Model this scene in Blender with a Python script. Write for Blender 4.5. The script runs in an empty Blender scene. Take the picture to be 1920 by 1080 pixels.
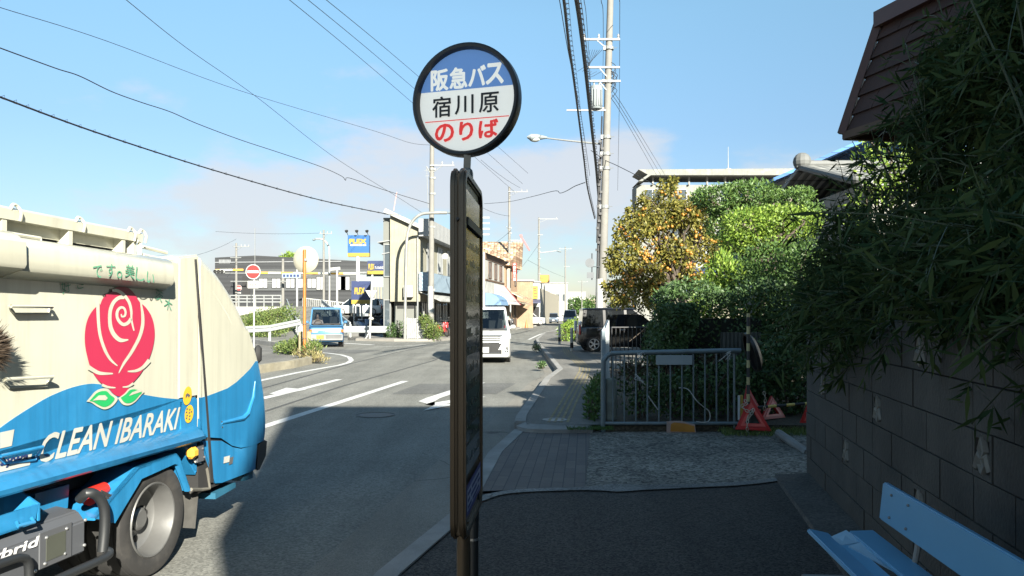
import bpy, bmesh, math, random
import numpy as np
from mathutils import Vector, Matrix
R = math.radians
random.seed(7); rng = np.random.default_rng(7)
S = bpy.context.scene; COL = S.collection
# ---------------------------------------------------------------- camera, sky, sun, exposure
F, CX, CY, EYE = 1440.0, 960.0, 586.0, 1.6
cam = bpy.data.objects.new('camera', bpy.data.cameras.new('camera')); COL.objects.link(cam)
cam.location = (0, 0, EYE); cam.rotation_euler = (R(90), 0, 0)
cam.data.sensor_width = 36; cam.data.lens = 36 * F / 1920; cam.data.shift_y = (CY - 540) / 1920
cam.data.clip_start = .05; cam.data.clip_end = 6000
S.camera = cam
SUNV = Vector((.78, -1.98, 1.0)).normalized()
sun = bpy.data.objects.new('sun', bpy.data.lights.new('sun', 'SUN')); COL.objects.link(sun)
sun.data.energy = 5.0; sun.data.angle = R(.5); sun.data.color = (1, .95, .83)
sun.rotation_euler = SUNV.to_track_quat('Z', 'Y').to_euler()
W = bpy.data.worlds.new('World'); S.world = W; W.use_nodes = True
nt = W.node_tree; nt.nodes.clear()
def N(t, type_, **kw):
    n = t.nodes.new(type_)
    for k, v in kw.items():
        if k.startswith('_'): setattr(n, k[1:], v)
        else:
            key = int(k[1:]) if k[0] == 'i' and k[1:].isdigit() else k.replace('__', ' ')
            n.inputs[key].default_value = v
    return n
def LK(t, a, b): t.links.new(a, b)
sky = N(nt, 'ShaderNodeTexSky', _sky_type='NISHITA', _sun_disc=False, _sun_elevation=math.asin(SUNV.z),
        _sun_rotation=math.atan2(SUNV.x, SUNV.y), _air_density=1.0, _dust_density=.35, _ozone_density=1.3)
tc = N(nt, 'ShaderNodeTexCoord'); sep = N(nt, 'ShaderNodeSeparateXYZ'); LK(nt, tc.outputs['Generated'], sep.inputs[0])
mp = N(nt, 'ShaderNodeMapping'); mp.inputs['Scale'].default_value = (1, 1, 2.4); mp.inputs['Location'].default_value = (.35, .2, .1)
LK(nt, tc.outputs['Generated'], mp.inputs[0])
nz = N(nt, 'ShaderNodeTexNoise', Scale=4.2, Detail=9.0, Roughness=.56); LK(nt, mp.outputs[0], nz.inputs['Vector'])
hr = N(nt, 'ShaderNodeValToRGB'); LK(nt, sep.outputs[2], hr.inputs[0])      # how much cloud at each height above the horizon
e = hr.color_ramp.elements; e[0].position = 0; e[0].color = (.27, .27, .27, 1); e[1].position = .42; e[1].color = (0, 0, 0, 1)
for p_, c_ in ((.14, .25), (.21, .11), (.28, .03)):
    x_ = e.new(p_); x_.color = (c_, c_, c_, 1)
ad = N(nt, 'ShaderNodeMath', _operation='ADD'); LK(nt, nz.outputs[0], ad.inputs[0]); LK(nt, hr.outputs[0], ad.inputs[1])
acc = ad
for d_, r_, k_ in (((-.148, 1, .205), .15, .24), ((.148, 1, .20), .10, .30), ((.02, 1, .16), .16, .16), ((.30, 1, .16), .10, .18), ((-.36, 1, .13), .10, .16)):      # the few low cumulus of the day
    vd = N(nt, 'ShaderNodeVectorMath', _operation='DISTANCE'); LK(nt, tc.outputs['Generated'], vd.inputs[0]); vd.inputs[1].default_value = Vector(d_).normalized()
    bm_ = N(nt, 'ShaderNodeMapRange', _interpolation_type='SMOOTHSTEP'); LK(nt, vd.outputs['Value'], bm_.inputs[0]); bm_.inputs[1].default_value = r_; bm_.inputs[2].default_value = 0; bm_.inputs[4].default_value = k_
    a2_ = N(nt, 'ShaderNodeMath', _operation='ADD'); LK(nt, acc.outputs[0], a2_.inputs[0]); LK(nt, bm_.outputs[0], a2_.inputs[1]); acc = a2_
cr = N(nt, 'ShaderNodeMapRange', _interpolation_type='SMOOTHSTEP'); LK(nt, acc.outputs[0], cr.inputs[0])
cr.inputs[1].default_value = .68; cr.inputs[2].default_value = .88; cr.inputs[4].default_value = .78
mx = N(nt, 'ShaderNodeMix', _data_type='RGBA'); LK(nt, cr.outputs[0], mx.inputs[0])
tint = N(nt, 'ShaderNodeMix', _data_type='RGBA', _blend_type='MULTIPLY', i0=1.0); LK(nt, sky.outputs[0], tint.inputs[6]); tint.inputs[7].default_value = (1.06, 1.13, 1.0, 1)
hz = N(nt, 'ShaderNodeValToRGB'); LK(nt, sep.outputs[2], hz.inputs[0]); e = hz.color_ramp.elements        # the low sky of a clear autumn day: less glare near the horizon
e[0].position = 0.0; e[0].color = (.44, .405, .50, 1); e[1].position = .6; e[1].color = (.94, 1.03, 1.08, 1)
for p_, c_ in ((.10, (.50, .495, .60)), (.22, (.60, .64, .76)), (.36, (.80, .90, .96))):
    x_ = e.new(p_); x_.color = (*c_, 1)
tin2 = N(nt, 'ShaderNodeMix', _data_type='RGBA', _blend_type='MULTIPLY', i0=1.0); LK(nt, tint.outputs[2], tin2.inputs[6]); LK(nt, hz.outputs[0], tin2.inputs[7])
LK(nt, tin2.outputs[2], mx.inputs[6]); mx.inputs[7].default_value = (3.75, 3.8, 3.95, 1)
bg = N(nt, 'ShaderNodeBackground', Strength=.0505); LK(nt, mx.outputs[2], bg.inputs[0])
wo = N(nt, 'ShaderNodeOutputWorld'); LK(nt, bg.outputs[0], wo.inputs[0])
S.view_settings.view_transform = 'Standard'; S.view_settings.look = 'None'; S.view_settings.gamma = 1
S.view_settings.exposure = 2.05
S.cycles.max_bounces = 6; S.cycles.transparent_max_bounces = 12

# ---------------------------------------------------------------- helpers
def at(px, py, Y): return Vector(((px - CX) * Y / F, Y, EYE - (py - CY) * Y / F))
def gnd(px, py, z=0.0):
    Y = (EYE - z) * F / (py - CY); return Vector(((px - CX) * Y / F, Y, z))
_mats = {}; ALB = .71                          # one overall balance for every painted or mineral surface
def mat(name, col, rough=.6, metal=0.0, var=.12, scale=3.0, bump=0.0, bscale=60.0, spec=.5, emit=0.0, dirt=None, dscale=1.5, damt=.5, coat=0.0, pos=False, streak=0.0):
    if name in _mats: return _mats[name]
    m = bpy.data.materials.new(name); m.use_nodes = True; t = m.node_tree; b = t.nodes['Principled BSDF']; _mats[name] = m; col = tuple(c_ * ALB for c_ in col)
    b.inputs['Roughness'].default_value = rough; b.inputs['Metallic'].default_value = metal; b.inputs['Specular IOR Level'].default_value = spec
    b.inputs['Coat Weight'].default_value = coat; b.inputs['Coat Roughness'].default_value = .08
    if pos: vec = N(t, 'ShaderNodeNewGeometry').outputs['Position']
    else: vec = N(t, 'ShaderNodeTexCoord').outputs['Object']
    n1 = N(t, 'ShaderNodeTexNoise', Scale=scale, Detail=6.0, Roughness=.6); LK(t, vec, n1.inputs['Vector'])
    r1 = N(t, 'ShaderNodeMapRange'); LK(t, n1.outputs[0], r1.inputs[0]); r1.inputs[1].default_value = .3; r1.inputs[2].default_value = .7
    r1.inputs[3].default_value = 1 - var; r1.inputs[4].default_value = 1 + var
    m1 = N(t, 'ShaderNodeMix', _data_type='RGBA', _blend_type='MULTIPLY', i0=1.0); m1.inputs[6].default_value = (*col, 1); LK(t, r1.outputs[0], m1.inputs[7])
    out = m1.outputs[2]
    if dirt:
        n2 = N(t, 'ShaderNodeTexNoise', Scale=dscale, Detail=8.0, Roughness=.7); LK(t, vec, n2.inputs['Vector'])
        r2 = N(t, 'ShaderNodeMapRange'); LK(t, n2.outputs[0], r2.inputs[0]); r2.inputs[1].default_value = .48; r2.inputs[2].default_value = .72; r2.inputs[4].default_value = damt
        m2 = N(t, 'ShaderNodeMix', _data_type='RGBA'); LK(t, r2.outputs[0], m2.inputs[0]); LK(t, out, m2.inputs[6]); m2.inputs[7].default_value = (*dirt, 1)
        out = m2.outputs[2]
    if streak:                                                       # rain streaks running down the paint
        mq = N(t, 'ShaderNodeMapping'); mq.inputs['Scale'].default_value = (9, 9, .55); LK(t, vec, mq.inputs[0]); n5 = N(t, 'ShaderNodeTexNoise', Scale=1.6, Detail=6.0, Roughness=.65); LK(t, mq.outputs[0], n5.inputs['Vector'])
        r5 = N(t, 'ShaderNodeMapRange'); LK(t, n5.outputs[0], r5.inputs[0]); r5.inputs[1].default_value = .45; r5.inputs[2].default_value = .8; r5.inputs[3].default_value = 1; r5.inputs[4].default_value = 1 - streak
        m5 = N(t, 'ShaderNodeMix', _data_type='RGBA', _blend_type='MULTIPLY', i0=1.0); LK(t, out, m5.inputs[6]); LK(t, r5.outputs[0], m5.inputs[7]); out = m5.outputs[2]
    LK(t, out, b.inputs['Base Color'])
    if bump:
        n3 = N(t, 'ShaderNodeTexNoise', Scale=bscale, Detail=4.0); LK(t, vec, n3.inputs['Vector'])
        bp = N(t, 'ShaderNodeBump', Strength=bump, Distance=.01); LK(t, n3.outputs[0], bp.inputs['Height']); LK(t, bp.outputs[0], b.inputs['Normal'])
    return m
def leafmat(name, c1, c2, trans=.25, rough=.5, spec=.35):
    if name in _mats: return _mats[name]
    m = bpy.data.materials.new(name); m.use_nodes = True; t = m.node_tree; b = t.nodes['Principled BSDF']; _mats[name] = m
    g = N(t, 'ShaderNodeNewGeometry'); r = N(t, 'ShaderNodeValToRGB'); LK(t, g.outputs['Random Per Island'], r.inputs[0])
    r.color_ramp.elements[0].color = (*c1, 1); r.color_ramp.elements[1].color = (*c2, 1)
    LK(t, r.outputs[0], b.inputs['Base Color']); b.inputs['Roughness'].default_value = rough; b.inputs['Specular IOR Level'].default_value = spec
    tr = N(t, 'ShaderNodeBsdfTranslucent'); LK(t, r.outputs[0], tr.inputs[0]); ms = N(t, 'ShaderNodeMixShader', i0=trans)
    LK(t, b.outputs[0], ms.inputs[1]); LK(t, tr.outputs[0], ms.inputs[2]); LK(t, ms.outputs[0], t.nodes['Material Output'].inputs[0])
    return m
def glassmat(name, tint=(.35, .4, .42), clear=.75, rough=.02):
    if name in _mats: return _mats[name]
    m = bpy.data.materials.new(name); m.use_nodes = True; t = m.node_tree; t.nodes.remove(t.nodes['Principled BSDF']); _mats[name] = m
    tr = N(t, 'ShaderNodeBsdfTransparent', Color=(*tint, 1)); gl = N(t, 'ShaderNodeBsdfGlossy', Roughness=rough); gl.inputs[0].default_value = (.9, .95, 1, 1)
    ms = N(t, 'ShaderNodeMixShader', i0=.09); LK(t, tr.outputs[0], ms.inputs[1]); LK(t, gl.outputs[0], ms.inputs[2])
    LK(t, ms.outputs[0], t.nodes['Material Output'].inputs[0]); return m
def rings_mat(name, c1, c2, axis, period, duty, rough=.6):       # stripes of paint along a local axis
    m = mat(name, c1, rough); t = m.node_tree; b = t.nodes['Principled BSDF']
    tcx = N(t, 'ShaderNodeTexCoord'); sp = N(t, 'ShaderNodeSeparateXYZ'); LK(t, tcx.outputs['Object'], sp.inputs[0])
    dv = N(t, 'ShaderNodeMath', _operation='DIVIDE', i1=period); LK(t, sp.outputs[axis], dv.inputs[0])
    fr = N(t, 'ShaderNodeMath', _operation='FRACT'); LK(t, dv.outputs[0], fr.inputs[0])
    gt = N(t, 'ShaderNodeMath', _operation='GREATER_THAN', i1=duty); LK(t, fr.outputs[0], gt.inputs[0])
    mxx = N(t, 'ShaderNodeMix', _data_type='RGBA'); LK(t, gt.outputs[0], mxx.inputs[0]); mxx.inputs[6].default_value = (*c1, 1); mxx.inputs[7].default_value = (*c2, 1)
    LK(t, mxx.outputs[2], b.inputs['Base Color']); return m

class MB:
    """collects boxes, bars, tubes and sheets for ONE mesh object"""
    def __init__(s): s.v = []; s.f = []
    def add(s, vs, fs):
        o = len(s.v); s.v += [Vector(v) for v in vs]; s.f += [tuple(i + o for i in f) for f in fs]; return s
    def box(s, c, d, M=None, bev=0.0):
        c = Vector(c); x, y, z = d[0] / 2, d[1] / 2, d[2] / 2
        if bev:
            b = min(bev, x * .98, y * .98, z * .98); vs = []; fs = []
            for sx in (-1, 1):
                for sy in (-1, 1):
                    for sz in (-1, 1):
                        vs += [(sx * (x - b), sy * (y - b), sz * z), (sx * (x - b), sy * y, sz * (z - b)), (sx * x, sy * (y - b), sz * (z - b))]
            bm = bmesh.new()
            for v in vs: bm.verts.new(v)
            bmesh.ops.convex_hull(bm, input=bm.verts); bm.verts.index_update()
            vs = [v.co.copy() for v in bm.verts]; fs = [[v.index for v in f.verts] for f in bm.faces]; bm.free()
        else:
            vs = [Vector((a * x, b_ * y, c_ * z)) for a in (-1, 1) for b_ in (-1, 1) for c_ in (-1, 1)]
            fs = [(0, 1, 3, 2), (4, 6, 7, 5), (0, 4, 5, 1), (2, 3, 7, 6), (0, 2, 6, 4), (1, 5, 7, 3)]
        if M is not None: vs = [M @ Vector(v) for v in vs]
        return s.add([Vector(v) + c for v in vs], fs)
    def bar(s, a, b, w, h=None, up=(0, 0, 1)):
        a, b = Vector(a), Vector(b); h = h or w; d = (b - a); L = d.length; d.normalize(); up = Vector(up)
        if abs(d.dot(up)) > .98: up = Vector((0, 1, 0))
        x = d.cross(up).normalized(); y = x.cross(d)
        vs = [p + x * (i * w / 2) + y * (j * h / 2) for p in (a, b) for i in (-1, 1) for j in (-1, 1)]
        return s.add(vs, [(0, 1, 3, 2), (4, 6, 7, 5), (0, 4, 5, 1), (2, 3, 7, 6), (0, 2, 6, 4), (1, 5, 7, 3)])
    def tube(s, pts, r, n=8, cap=True):
        pts = [Vector(p) for p in pts]; m = len(pts); rs = r if isinstance(r, (list, tuple)) else [r] * m
        t0 = (pts[1] - pts[0]).normalized(); ref = Vector((0, 0, 1)) if abs(t0.z) < .9 else Vector((1, 0, 0))
        vs = []; fs = []
        for i, p in enumerate(pts):
            t = (pts[min(i + 1, m - 1)] - pts[max(i - 1, 0)]).normalized()
            x = t.cross(ref)
            if x.length < 1e-4: x = t.cross(Vector((0, 1, 0)))
            x.normalize(); y = x.cross(t); ref = y if y.length > 0 else ref
            vs += [p + (x * math.cos(k * 2 * math.pi / n) + y * math.sin(k * 2 * math.pi / n)) * rs[i] for k in range(n)]
        for i in range(m - 1):
            for k in range(n): fs.append((i * n + k, i * n + (k + 1) % n, (i + 1) * n + (k + 1) % n, (i + 1) * n + k))
        if cap: fs += [tuple(range(n - 1, -1, -1)), tuple((m - 1) * n + k for k in range(n))]
        return s.add(vs, fs)
    def lathe(s, prof, M=None, n=24, arc=1.0):          # prof: (radius, height) round local z
        vs = []; fs = []; m = len(prof)
        for k in range(n):
            a = k * 2 * math.pi / n; vs += [Vector((r * math.cos(a), r * math.sin(a), z)) for r, z in prof]
        for k in range(n):
            k2 = (k + 1) % n
            for i in range(m - 1): fs.append((k * m + i, k2 * m + i, k2 * m + i + 1, k * m + i + 1))
        if M is not None: vs = [M @ v for v in vs]
        return s.add(vs, fs)
    def poly(s, pts): return s.add(pts, [tuple(range(len(pts)))])
    def prism(s, pts, d):
        pts = [Vector(p) for p in pts]; d = Vector(d); n = len(pts)
        return s.add(pts + [p + d for p in pts], [tuple(range(n)), tuple(range(2 * n - 1, n - 1, -1))] + [(i, (i + 1) % n, (i + 1) % n + n, i + n) for i in range(n)])
    def loft(s, rings, cap=True):
        n = len(rings[0]); vs = [Vector(p) for r in rings for p in r]; fs = []
        for i in range(len(rings) - 1):
            for k in range(n): fs.append((i * n + k, i * n + (k + 1) % n, (i + 1) * n + (k + 1) % n, (i + 1) * n + k))
        if cap: fs += [tuple(range(n - 1, -1, -1)), tuple((len(rings) - 1) * n + k for k in range(n))]
        return s.add(vs, fs)
    def ribbon(s, pts, ws, up):                          # flat band of varying width along a line, lying in the plane with normal up
        pts = [Vector(p) for p in pts]; up = Vector(up); m = len(pts); vs = []
        for i, p in enumerate(pts):
            t = (pts[min(i + 1, m - 1)] - pts[max(i - 1, 0)]).normalized(); x = t.cross(up).normalized(); w = ws[i] if isinstance(ws, (list, tuple)) else ws
            vs += [p + x * w / 2, p - x * w / 2]
        return s.add(vs, [(2 * i, 2 * i + 1, 2 * i + 3, 2 * i + 2) for i in range(m - 1)])
    def ball(s, c, r, n=10, sz=(1, 1, 1)):
        prof = [(max(1e-4, r * math.sin(math.pi * i / n)), -r * math.cos(math.pi * i / n)) for i in range(n + 1)]
        return s.lathe(prof, Matrix.Translation(Vector(c)) @ Matrix.Diagonal((*sz, 1)), n=n + 4)
def spline(pts, k=6):
    pts = [Vector(p) for p in pts]; out = []
    for i in range(len(pts) - 1):
        p0 = pts[max(i - 1, 0)]; p1 = pts[i]; p2 = pts[i + 1]; p3 = pts[min(i + 2, len(pts) - 1)]
        for j in range(k):
            t = j / k; out.append(.5 * ((2 * p1) + (p2 - p0) * t + (2 * p0 - 5 * p1 + 4 * p2 - p3) * t * t + (3 * p1 - p0 - 3 * p2 + p3) * t ** 3))
    return out + [pts[-1]]
def setp(o, label=None, cat=None, group=None, kind=None):
    if label: o['label'] = label
    if cat: o['category'] = cat
    if group: o['group'] = group
    if kind: o['kind'] = kind
    return o
def thing(name, label, cat, loc=(0, 0, 0), rotz=0.0, group=None, M=None):
    o = bpy.data.objects.new(name, None); COL.objects.link(o); o.empty_display_size = .2
    o.matrix_world = M if M is not None else Matrix.Translation(Vector(loc)) @ Matrix.Rotation(rotz, 4, 'Z')
    o['_m'] = 0; del o['_m']
    return setp(o, label, cat, group)
def root_m(o):
    m = o.matrix_basis.copy(); 
    while o.parent: o = o.parent; m = o.matrix_basis @ m
    return m
def build(name, mb, material, parent=None, world=False, smooth=False, bevel=0.0, origin=None, sub=0):
    """ONE mesh object from mb; world: its points are world points, turned into the parent's frame"""
    vs, fs = mb.v, mb.f
    me = bpy.data.meshes.new(name)
    if world and parent is not None: inv = root_m(parent).inverted(); vs = [inv @ v for v in vs]
    if origin is not None: origin = Vector(origin); vs = [v - origin for v in vs]
    me.from_pydata([tuple(v) for v in vs], [], fs); me.validate()
    bm = bmesh.new(); bm.from_mesh(me); bmesh.ops.recalc_face_normals(bm, faces=bm.faces)
    if bevel:
        ed = [e_ for e_ in bm.edges if e_.is_manifold and e_.calc_face_angle(0) > .5]
        bmesh.ops.bevel(bm, geom=ed, offset=bevel, segments=2, affect='EDGES', clamp_overlap=True)
    bm.to_mesh(me); bm.free()
    if smooth:
        for p in me.polygons: p.use_smooth = True
        try: me.set_sharp_from_angle(angle=R(38))
        except Exception: pass
    me.materials.append(material)
    o = bpy.data.objects.new(name, me); COL.objects.link(o)
    if parent is not None: o.parent = parent
    if origin is not None: o.location = origin
    return o
def copy_tree(o, parent=None):
    c = o.copy(); COL.objects.link(c)
    if parent is not None: c.parent = parent
    for ch in list(o.children): copy_tree(ch, c)
    return c
def text_mb(s, O, U, V, bold=0.0, n=None, lift=0.0):
    """lettering s filling the parallelogram O, U (width), V (height), laid lift off the surface along n"""
    cu = bpy.data.curves.new('lettering', 'FONT'); cu.body = s; cu.resolution_u = 3
    ob = bpy.data.objects.new('lettering', cu); COL.objects.link(ob)
    dg = bpy.context.evaluated_depsgraph_get(); dg.update()
    me = bpy.data.meshes.new_from_object(ob.evaluated_get(dg)); P = [v.co.copy() for v in me.vertices]; fs = [tuple(p.vertices) for p in me.polygons]
    bpy.data.objects.remove(ob); bpy.data.curves.remove(cu); bpy.data.meshes.remove(me)
    x0 = min(p.x for p in P); x1 = max(p.x for p in P); y0 = min(p.y for p in P); y1 = max(p.y for p in P)
    O, U, V = Vector(O), Vector(U), Vector(V); n = Vector(n) if n is not None else U.cross(V).normalized(); mb = MB(); bold = max(0.0, bold)
    sx_, sy_ = 1 / (x1 - x0 + 2 * bold), 1 / (y1 - y0 + 2 * bold); k = 8 if bold > .012 else (4 if bold else 1)      # heavier strokes: the letters again, shifted and a hair deeper
    for j in range(k):
        dx, dy = (bold * math.cos(2 * math.pi * j / k), bold * math.sin(2 * math.pi * j / k)) if bold else (0, 0)
        mb.add([O + U * ((p.x - x0 + bold + dx) * sx_) + V * ((p.y - y0 + bold + dy) * sy_) + n * (lift + j * .00012) for p in P], fs)
    return mb
def solo(name, mb, material, label, cat, group=None, origin=None, smooth=False, bevel=0.0, kind=None):
    o = build(name, mb, material, None, origin=origin, smooth=smooth, bevel=bevel); return setp(o, label, cat, group, kind)
def struct(name, mb, material, smooth=False, bevel=0.0, kind='structure'):
    return setp(build(name, mb, material, None, smooth=smooth, bevel=bevel), kind=kind)
# ---- leaves: many small kite-shaped faces in one mesh
def leaf_obj(name, P, D, Nn, L, Wd, material, parent, fold=.0):
    n = len(P); D = D / np.linalg.norm(D, axis=1, keepdims=True); Sd = np.cross(D, Nn); Sd /= np.linalg.norm(Sd, axis=1, keepdims=True) + 1e-9
    L = np.broadcast_to(np.asarray(L, float), (n,))[:, None]; Wd = np.broadcast_to(np.asarray(Wd, float), (n,))[:, None]
    V = np.stack([P, P + D * L * .45 + Sd * Wd / 2, P + D * L, P + D * L * .45 - Sd * Wd / 2], 1).reshape(-1, 3)
    if parent is not None:
        inv = np.array(root_m(parent).inverted()); V = V @ inv[:3, :3].T + inv[:3, 3]
    me = bpy.data.meshes.new(name); me.vertices.add(4 * n); me.vertices.foreach_set('co', V.ravel())
    me.loops.add(4 * n); me.loops.foreach_set('vertex_index', np.arange(4 * n)); me.polygons.add(n); me.polygons.foreach_set('loop_start', np.arange(0, 4 * n, 4))
    me.update(calc_edges=True); me.materials.append(material)
    o = bpy.data.objects.new(name, me); COL.objects.link(o)
    if parent is not None: o.parent = parent
    return o
def rdir(n, up=0.0):
    d = rng.normal(size=(n, 3)); d /= np.linalg.norm(d, axis=1, keepdims=True); d[:, 2] += up; return d / np.linalg.norm(d, axis=1, keepdims=True)
def clumps(cl, n, shell=.55):
    """n points in ellipsoidal clumps [(cx,cy,cz,rx,ry,rz)], mostly near their outside"""
    cl = np.array(cl, float); w = (cl[:, 3] * cl[:, 4] * cl[:, 5]) ** .67; i = rng.choice(len(cl), n, p=w / w.sum())
    d = rdir(n); r = shell + (1 - shell) * rng.random(n) ** .6; r *= 1 + .12 * rng.normal(size=n)
    return cl[i, :3] + d * r[:, None] * cl[i, 3:], d
def inbox(lo, hi, n, skin=.25):
    lo, hi = np.array(lo, float), np.array(hi, float); p = rng.random((n, 3)); k = rng.integers(0, 3, n); s = rng.random(n)
    side = np.where(rng.random(n) < .5, s * skin, 1 - s * skin); p[np.arange(n), k] = side; return lo + p * (hi - lo)
# ---------------------------------------------------------------- ground, road, pavements
def asphalt(name, col, speck=.35, patch=.22, crack=0.0, bump=.5, gscale=110.0, tintc=None):
    m = mat(name, col, .88, var=patch, scale=.55, pos=True, spec=.3); t = m.node_tree; b = t.nodes['Principled BSDF']
    src = b.inputs['Base Color'].links[0].from_socket; pos = N(t, 'ShaderNodeNewGeometry').outputs['Position']
    v = N(t, 'ShaderNodeTexVoronoi', Scale=gscale); LK(t, pos, v.inputs['Vector'])
    sx = N(t, 'ShaderNodeSeparateColor'); LK(t, v.outputs['Color'], sx.inputs[0])
    r = N(t, 'ShaderNodeMapRange'); LK(t, sx.outputs[0], r.inputs[0]); r.inputs[3].default_value = 1 - speck; r.inputs[4].default_value = 1 + speck
    x = N(t, 'ShaderNodeMix', _data_type='RGBA', _blend_type='MULTIPLY', i0=1.0); LK(t, src, x.inputs[6]); LK(t, r.outputs[0], x.inputs[7]); out = x.outputs[2]
    mp_ = N(t, 'ShaderNodeMapping'); mp_.inputs['Rotation'].default_value = (0, 0, R(7.6)); mp_.inputs['Scale'].default_value = (1.5, .12, 1); LK(t, pos, mp_.inputs[0])
    n2 = N(t, 'ShaderNodeTexNoise', Scale=1.6, Detail=5.0); LK(t, mp_.outputs[0], n2.inputs['Vector'])
    r2 = N(t, 'ShaderNodeMapRange'); LK(t, n2.outputs[0], r2.inputs[0]); r2.inputs[1].default_value = .3; r2.inputs[2].default_value = .7; r2.inputs[3].default_value = .82; r2.inputs[4].default_value = 1.16
    x2 = N(t, 'ShaderNodeMix', _data_type='RGBA', _blend_type='MULTIPLY', i0=1.0); LK(t, out, x2.inputs[6]); LK(t, r2.outputs[0], x2.inputs[7]); out = x2.outputs[2]
    if crack:
        n3 = N(t, 'ShaderNodeTexNoise', Scale=2.2, Detail=4.0); LK(t, pos, n3.inputs['Vector'])
        mxv = N(t, 'ShaderNodeMix', _data_type='VECTOR'); mxv.inputs[0].default_value = .3; LK(t, pos, mxv.inputs[4]); LK(t, n3.outputs['Color'], mxv.inputs[5])
        vo = N(t, 'ShaderNodeTexVoronoi', Scale=.55, _feature='DISTANCE_TO_EDGE'); LK(t, mxv.outputs[1], vo.inputs['Vector'])
        lt = N(t, 'ShaderNodeMath', _operation='LESS_THAN', i1=.0042); LK(t, vo.outputs[0], lt.inputs[0])
        ml = N(t, 'ShaderNodeMath', _operation='MULTIPLY', i1=crack); LK(t, lt.outputs[0], ml.inputs[0])
        x3 = N(t, 'ShaderNodeMix', _data_type='RGBA'); LK(t, ml.outputs[0], x3.inputs[0]); LK(t, out, x3.inputs[6]); x3.inputs[7].default_value = (.02, .02, .02, 1); out = x3.outputs[2]
    LK(t, out, b.inputs['Base Color'])
    n4 = N(t, 'ShaderNodeTexNoise', Scale=gscale * .8, Detail=3.0); LK(t, pos, n4.inputs['Vector'])
    bp = N(t, 'ShaderNodeBump', Strength=bump, Distance=.008); LK(t, n4.outputs[0], bp.inputs['Height']); LK(t, bp.outputs[0], b.inputs['Normal'])
    return m
def paint(name, col, worn=.55):                            # road paint with worn flecks
    m = mat(name, col, .7, var=.08, scale=4, pos=True, dirt=(.16, .16, .15), dscale=26.0, damt=worn); return m
M_ground = asphalt('bare ground', (.17, .165, .15), .2, .25)
M_road = asphalt('road asphalt', (.180, .179, .160), .34, .16, gscale=70)
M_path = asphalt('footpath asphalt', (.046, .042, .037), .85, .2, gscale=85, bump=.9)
M_gut = asphalt('gutter concrete', (.205, .195, .17), .25, .2, crack=.6, gscale=130)
M_kerb = mat('kerb concrete', (.27, .265, .25), .85, var=.2, scale=2.0, pos=True, dirt=(.1, .1, .09), dscale=3, damt=.6, bump=.4)
M_walk = asphalt('pavement asphalt', (.165, .16, .145), .3, .2, gscale=100)
M_rough = asphalt('old driveway concrete', (.18, .165, .14), .75, .5, crack=.5, gscale=38, bump=1.0)
M_white = paint('white road paint', (.62, .62, .60)); M_seam = mat('tar seam', (.06, .06, .058), .8, pos=True)
M_soil = asphalt('garden soil', (.06, .05, .035), .5, .4, gscale=40)
def kline(pts, z0, z1): return [Vector((x, y, z0)) for x, y in pts], z1 - z0
g = MB(); g.box((0, 900, -.6), (5000, 5000, 1.1)); struct('ground', g, M_ground)
KERB = [(-2.62, -8), (-.83, 4.66), (-.49, 6.05), (-.27, 8.69), (.03, 10.4), (.06, 11.1), (.73, 17.45), (1.19, 20.2), (1.21, 28.8), (1.2, 34.4), (1.3, 42.7), (2.4, 57.6), (4.1, 68), (9.8, 135), (40, 420)]
LEFT = [(36, 420), (5.8, 128), (.1, 74), (-1.5, 60), (-3.6, 45.2), (-4.3, 43.0), (-6.5, 42.8), (-9, 44), (-40, 47), (-60, 30), (-40, -8)]
g = MB(); g.poly([(x, y, -.02) for x, y in KERB + LEFT]); struct('road', g, M_road)
# gutter strip beside the kerb
g = MB(); gl = [(-2.98, -8), (-1.295, 4.66), (-.719, 9.0), (-.36, 11.1), (.38, 17.45), (.86, 20.2), (.9, 28.8)]
g.poly([(x, y, -.014) for x, y in gl] + [(x, y, -.014) for x, y in reversed(KERB[:9]) if True]); struct('gutter', g, M_gut)
# lowered kerb of the bus stop, then the raised kerb
def strip(line, w, z0, z1, side=1):
    mb = MB(); L_ = [Vector((x, y, 0)) for x, y in line]; a = []; b_ = []
    for i, p in enumerate(L_):
        t = (L_[min(i + 1, len(L_) - 1)] - L_[max(i - 1, 0)]).normalized(); n_ = Vector((t.y, -t.x, 0)) * side; a.append(p); b_.append(p + n_ * w)
    rings = [[Vector((p.x, p.y, z0)), Vector((p.x, p.y, z1)), Vector((q.x, q.y, z1)), Vector((q.x, q.y, z0))] for p, q in zip(a, b_)]
    return mb.loft(rings)
struct('kerb', strip(KERB[:5], .17, -.05, .03), M_kerb, bevel=.012)
KR = [(.03, 10.42), (.06, 11.1), (.73, 17.45), (1.19, 20.2), (1.21, 28.8), (1.2, 34.4), (1.3, 42.7), (2.4, 57.6), (4.1, 68), (9.8, 135)]
struct('kerb', strip(KR, .17, -.05, .125), M_kerb, bevel=.015)
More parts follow.
